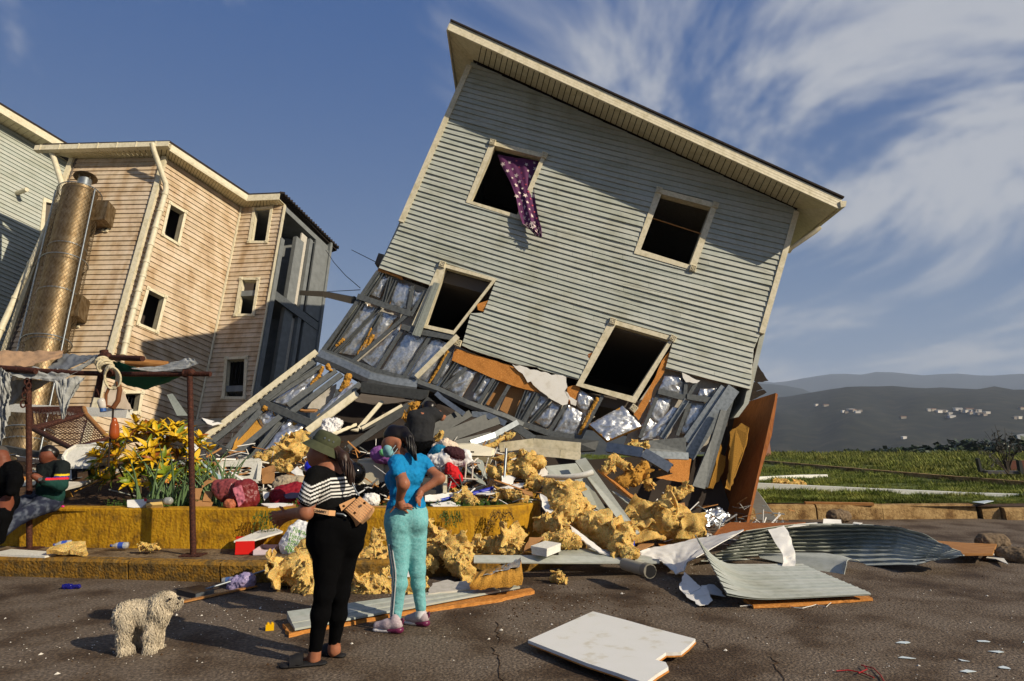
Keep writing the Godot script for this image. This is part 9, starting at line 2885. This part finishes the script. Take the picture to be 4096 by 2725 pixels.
func build_litter():
	# glass crumbs and plaster chips on the road
	var mb := MB.new()
	for i in 1150:
		var x := rng.randf_range(-4.5, 6.5)
		var z := -rng.randf_range(3.6, 11.5)
		if i < 500:
			var c: Vector2 = [Vector2(-2.3, -6.2), Vector2(3.2, -4.6), Vector2(0.4, -6.8), Vector2(2.0, -9.0), Vector2(-3.2, -5.5)][i % 5]
			x = c.x + rng.randfn() * 0.6; z = c.y + rng.randfn() * 0.55
		if z < -7.6 and x < 1.0: continue
		if z > -3.5: continue
		var s := rng.randf_range(0.003, 0.008) * (2.6 if rng.randf() < 0.04 else 1.0)
		var a := rng.randf() * TAU
		var p := Vector3(x, 0.003, z)
		var u := Vector3(cos(a), 0, sin(a)) * s
		var v := Vector3(-sin(a), 0, cos(a)) * s * rng.randf_range(0.4, 1.0)
		var top := p + Vector3(0, s * 0.7, 0)
		mb.tri(p - u, p + v, top); mb.tri(p + v, p + u, top); mb.tri(p + u, p - v, top); mb.tri(p - v, p - u, top)
	var o := put(mb, "plaster_crumbs", mat(C(206, 200, 188), 0.7))
	o.set_meta("kind", "stuff")
	tag(o, "white plaster and glass crumbs strewn over the road", "crumbs")
	mb = MB.new()
	for i in 900:
		var x := rng.randf_range(-4.5, 6.0)
		var z := -rng.randf_range(3.8, 9.5)
		if i < 500: x = 0.3 + rng.randfn() * 0.9; z = -6.9 + rng.randfn() * 0.45
		if z < -7.5 and x < 1.0: continue
		var s := rng.randf_range(0.004, 0.014)
		var p := Vector3(x, 0.0, z)
		var a := rng.randf() * TAU
		var u := Vector3(cos(a), 0, sin(a)) * s
		var v := Vector3(-sin(a), 0, cos(a)) * s * 0.7
		var top := p + Vector3(0, s, 0)
		mb.tri(p - u, p + v, top); mb.tri(p + v, p + u, top); mb.tri(p + u, p - v, top); mb.tri(p - v, p - u, top)
	o = put(mb, "soil_crumbs", M.soil)
	o.set_meta("kind", "stuff")
	tag(o, "dark soil crumbs scattered on the road", "crumbs")
	# flat glass shards at the right
	for i in 26:
		var mb2 := MB.new()
		var c := Vector3(3.55 + rng.randfn() * 0.4, 0.004, -4.75 + rng.randfn() * 0.4)
		var pts := []
		var n := 3 + i % 3
		for k in n:
			var a := TAU * k / n + rng.randf() * 0.8
			pts.append(c + Vector3(cos(a) * rng.randf_range(0.02, 0.07), 0.004, sin(a) * rng.randf_range(0.015, 0.04)))
		mb2.prism(pts, Vector3(0, -0.003, 0))
		one(mb2, "glass_shard", M.glass_bits, "pale flat glass shard on the road at the lower right", "shard", "glass shards on the road")
	# scraps in the rubble bed
	var kinds := [M.paper, M.card, M.osb, M.gypsum, M.steel, M.siding[0], M.trim, M.wool_dark]
	for i in 190:
		var x := rng.randf_range(-5.4, 0.2) if i < 110 else rng.randf_range(-9.5, -2.6)
		var z := -rng.randf_range(9.4, 12.4)
		if x < -2.9 and z > -10.2: continue
		var y := 0.66 + 0.5 * smoothstep(-9.8, -12.6, z) + rng.randf_range(0.0, 0.12)
		var mb2 := MB.new()
		var l := rng.randf_range(0.15, 0.7)
		var w := rng.randf_range(0.04, 0.22)
		var t := Transform3D(Basis(Vector3.UP, rng.randf() * TAU) * Basis(Vector3(1, 0, 0), rng.randf_range(-0.5, 0.9)) * Basis(Vector3(0, 0, 1), rng.randf_range(-0.4, 0.4)), Vector3(x, y, z))
		var pts := []
		for c in [Vector3(-l, 0, -w), Vector3(l, 0, -w * rng.randf_range(0.3, 1.0)), Vector3(l * rng.randf_range(0.7, 1.0), 0, w), Vector3(-l * rng.randf_range(0.6, 1.0), 0, w)]: pts.append(t * (c * 0.5))
		mb2.prism(ragged(pts, 0.012, 0.08), t.basis.y * -0.012)
		one(mb2, "rubble_scrap", kinds[i % 8], RUB[i % 8] + " in the rubble bed under the tilted house", "scrap", "scraps in the rubble bed")

var RUB := ["torn white scrap", "torn brown cardboard scrap", "splintered orange board scrap", "broken plasterboard scrap", "bent steel scrap", "snapped siding scrap", "cream trim scrap", "brown wool scrap"]
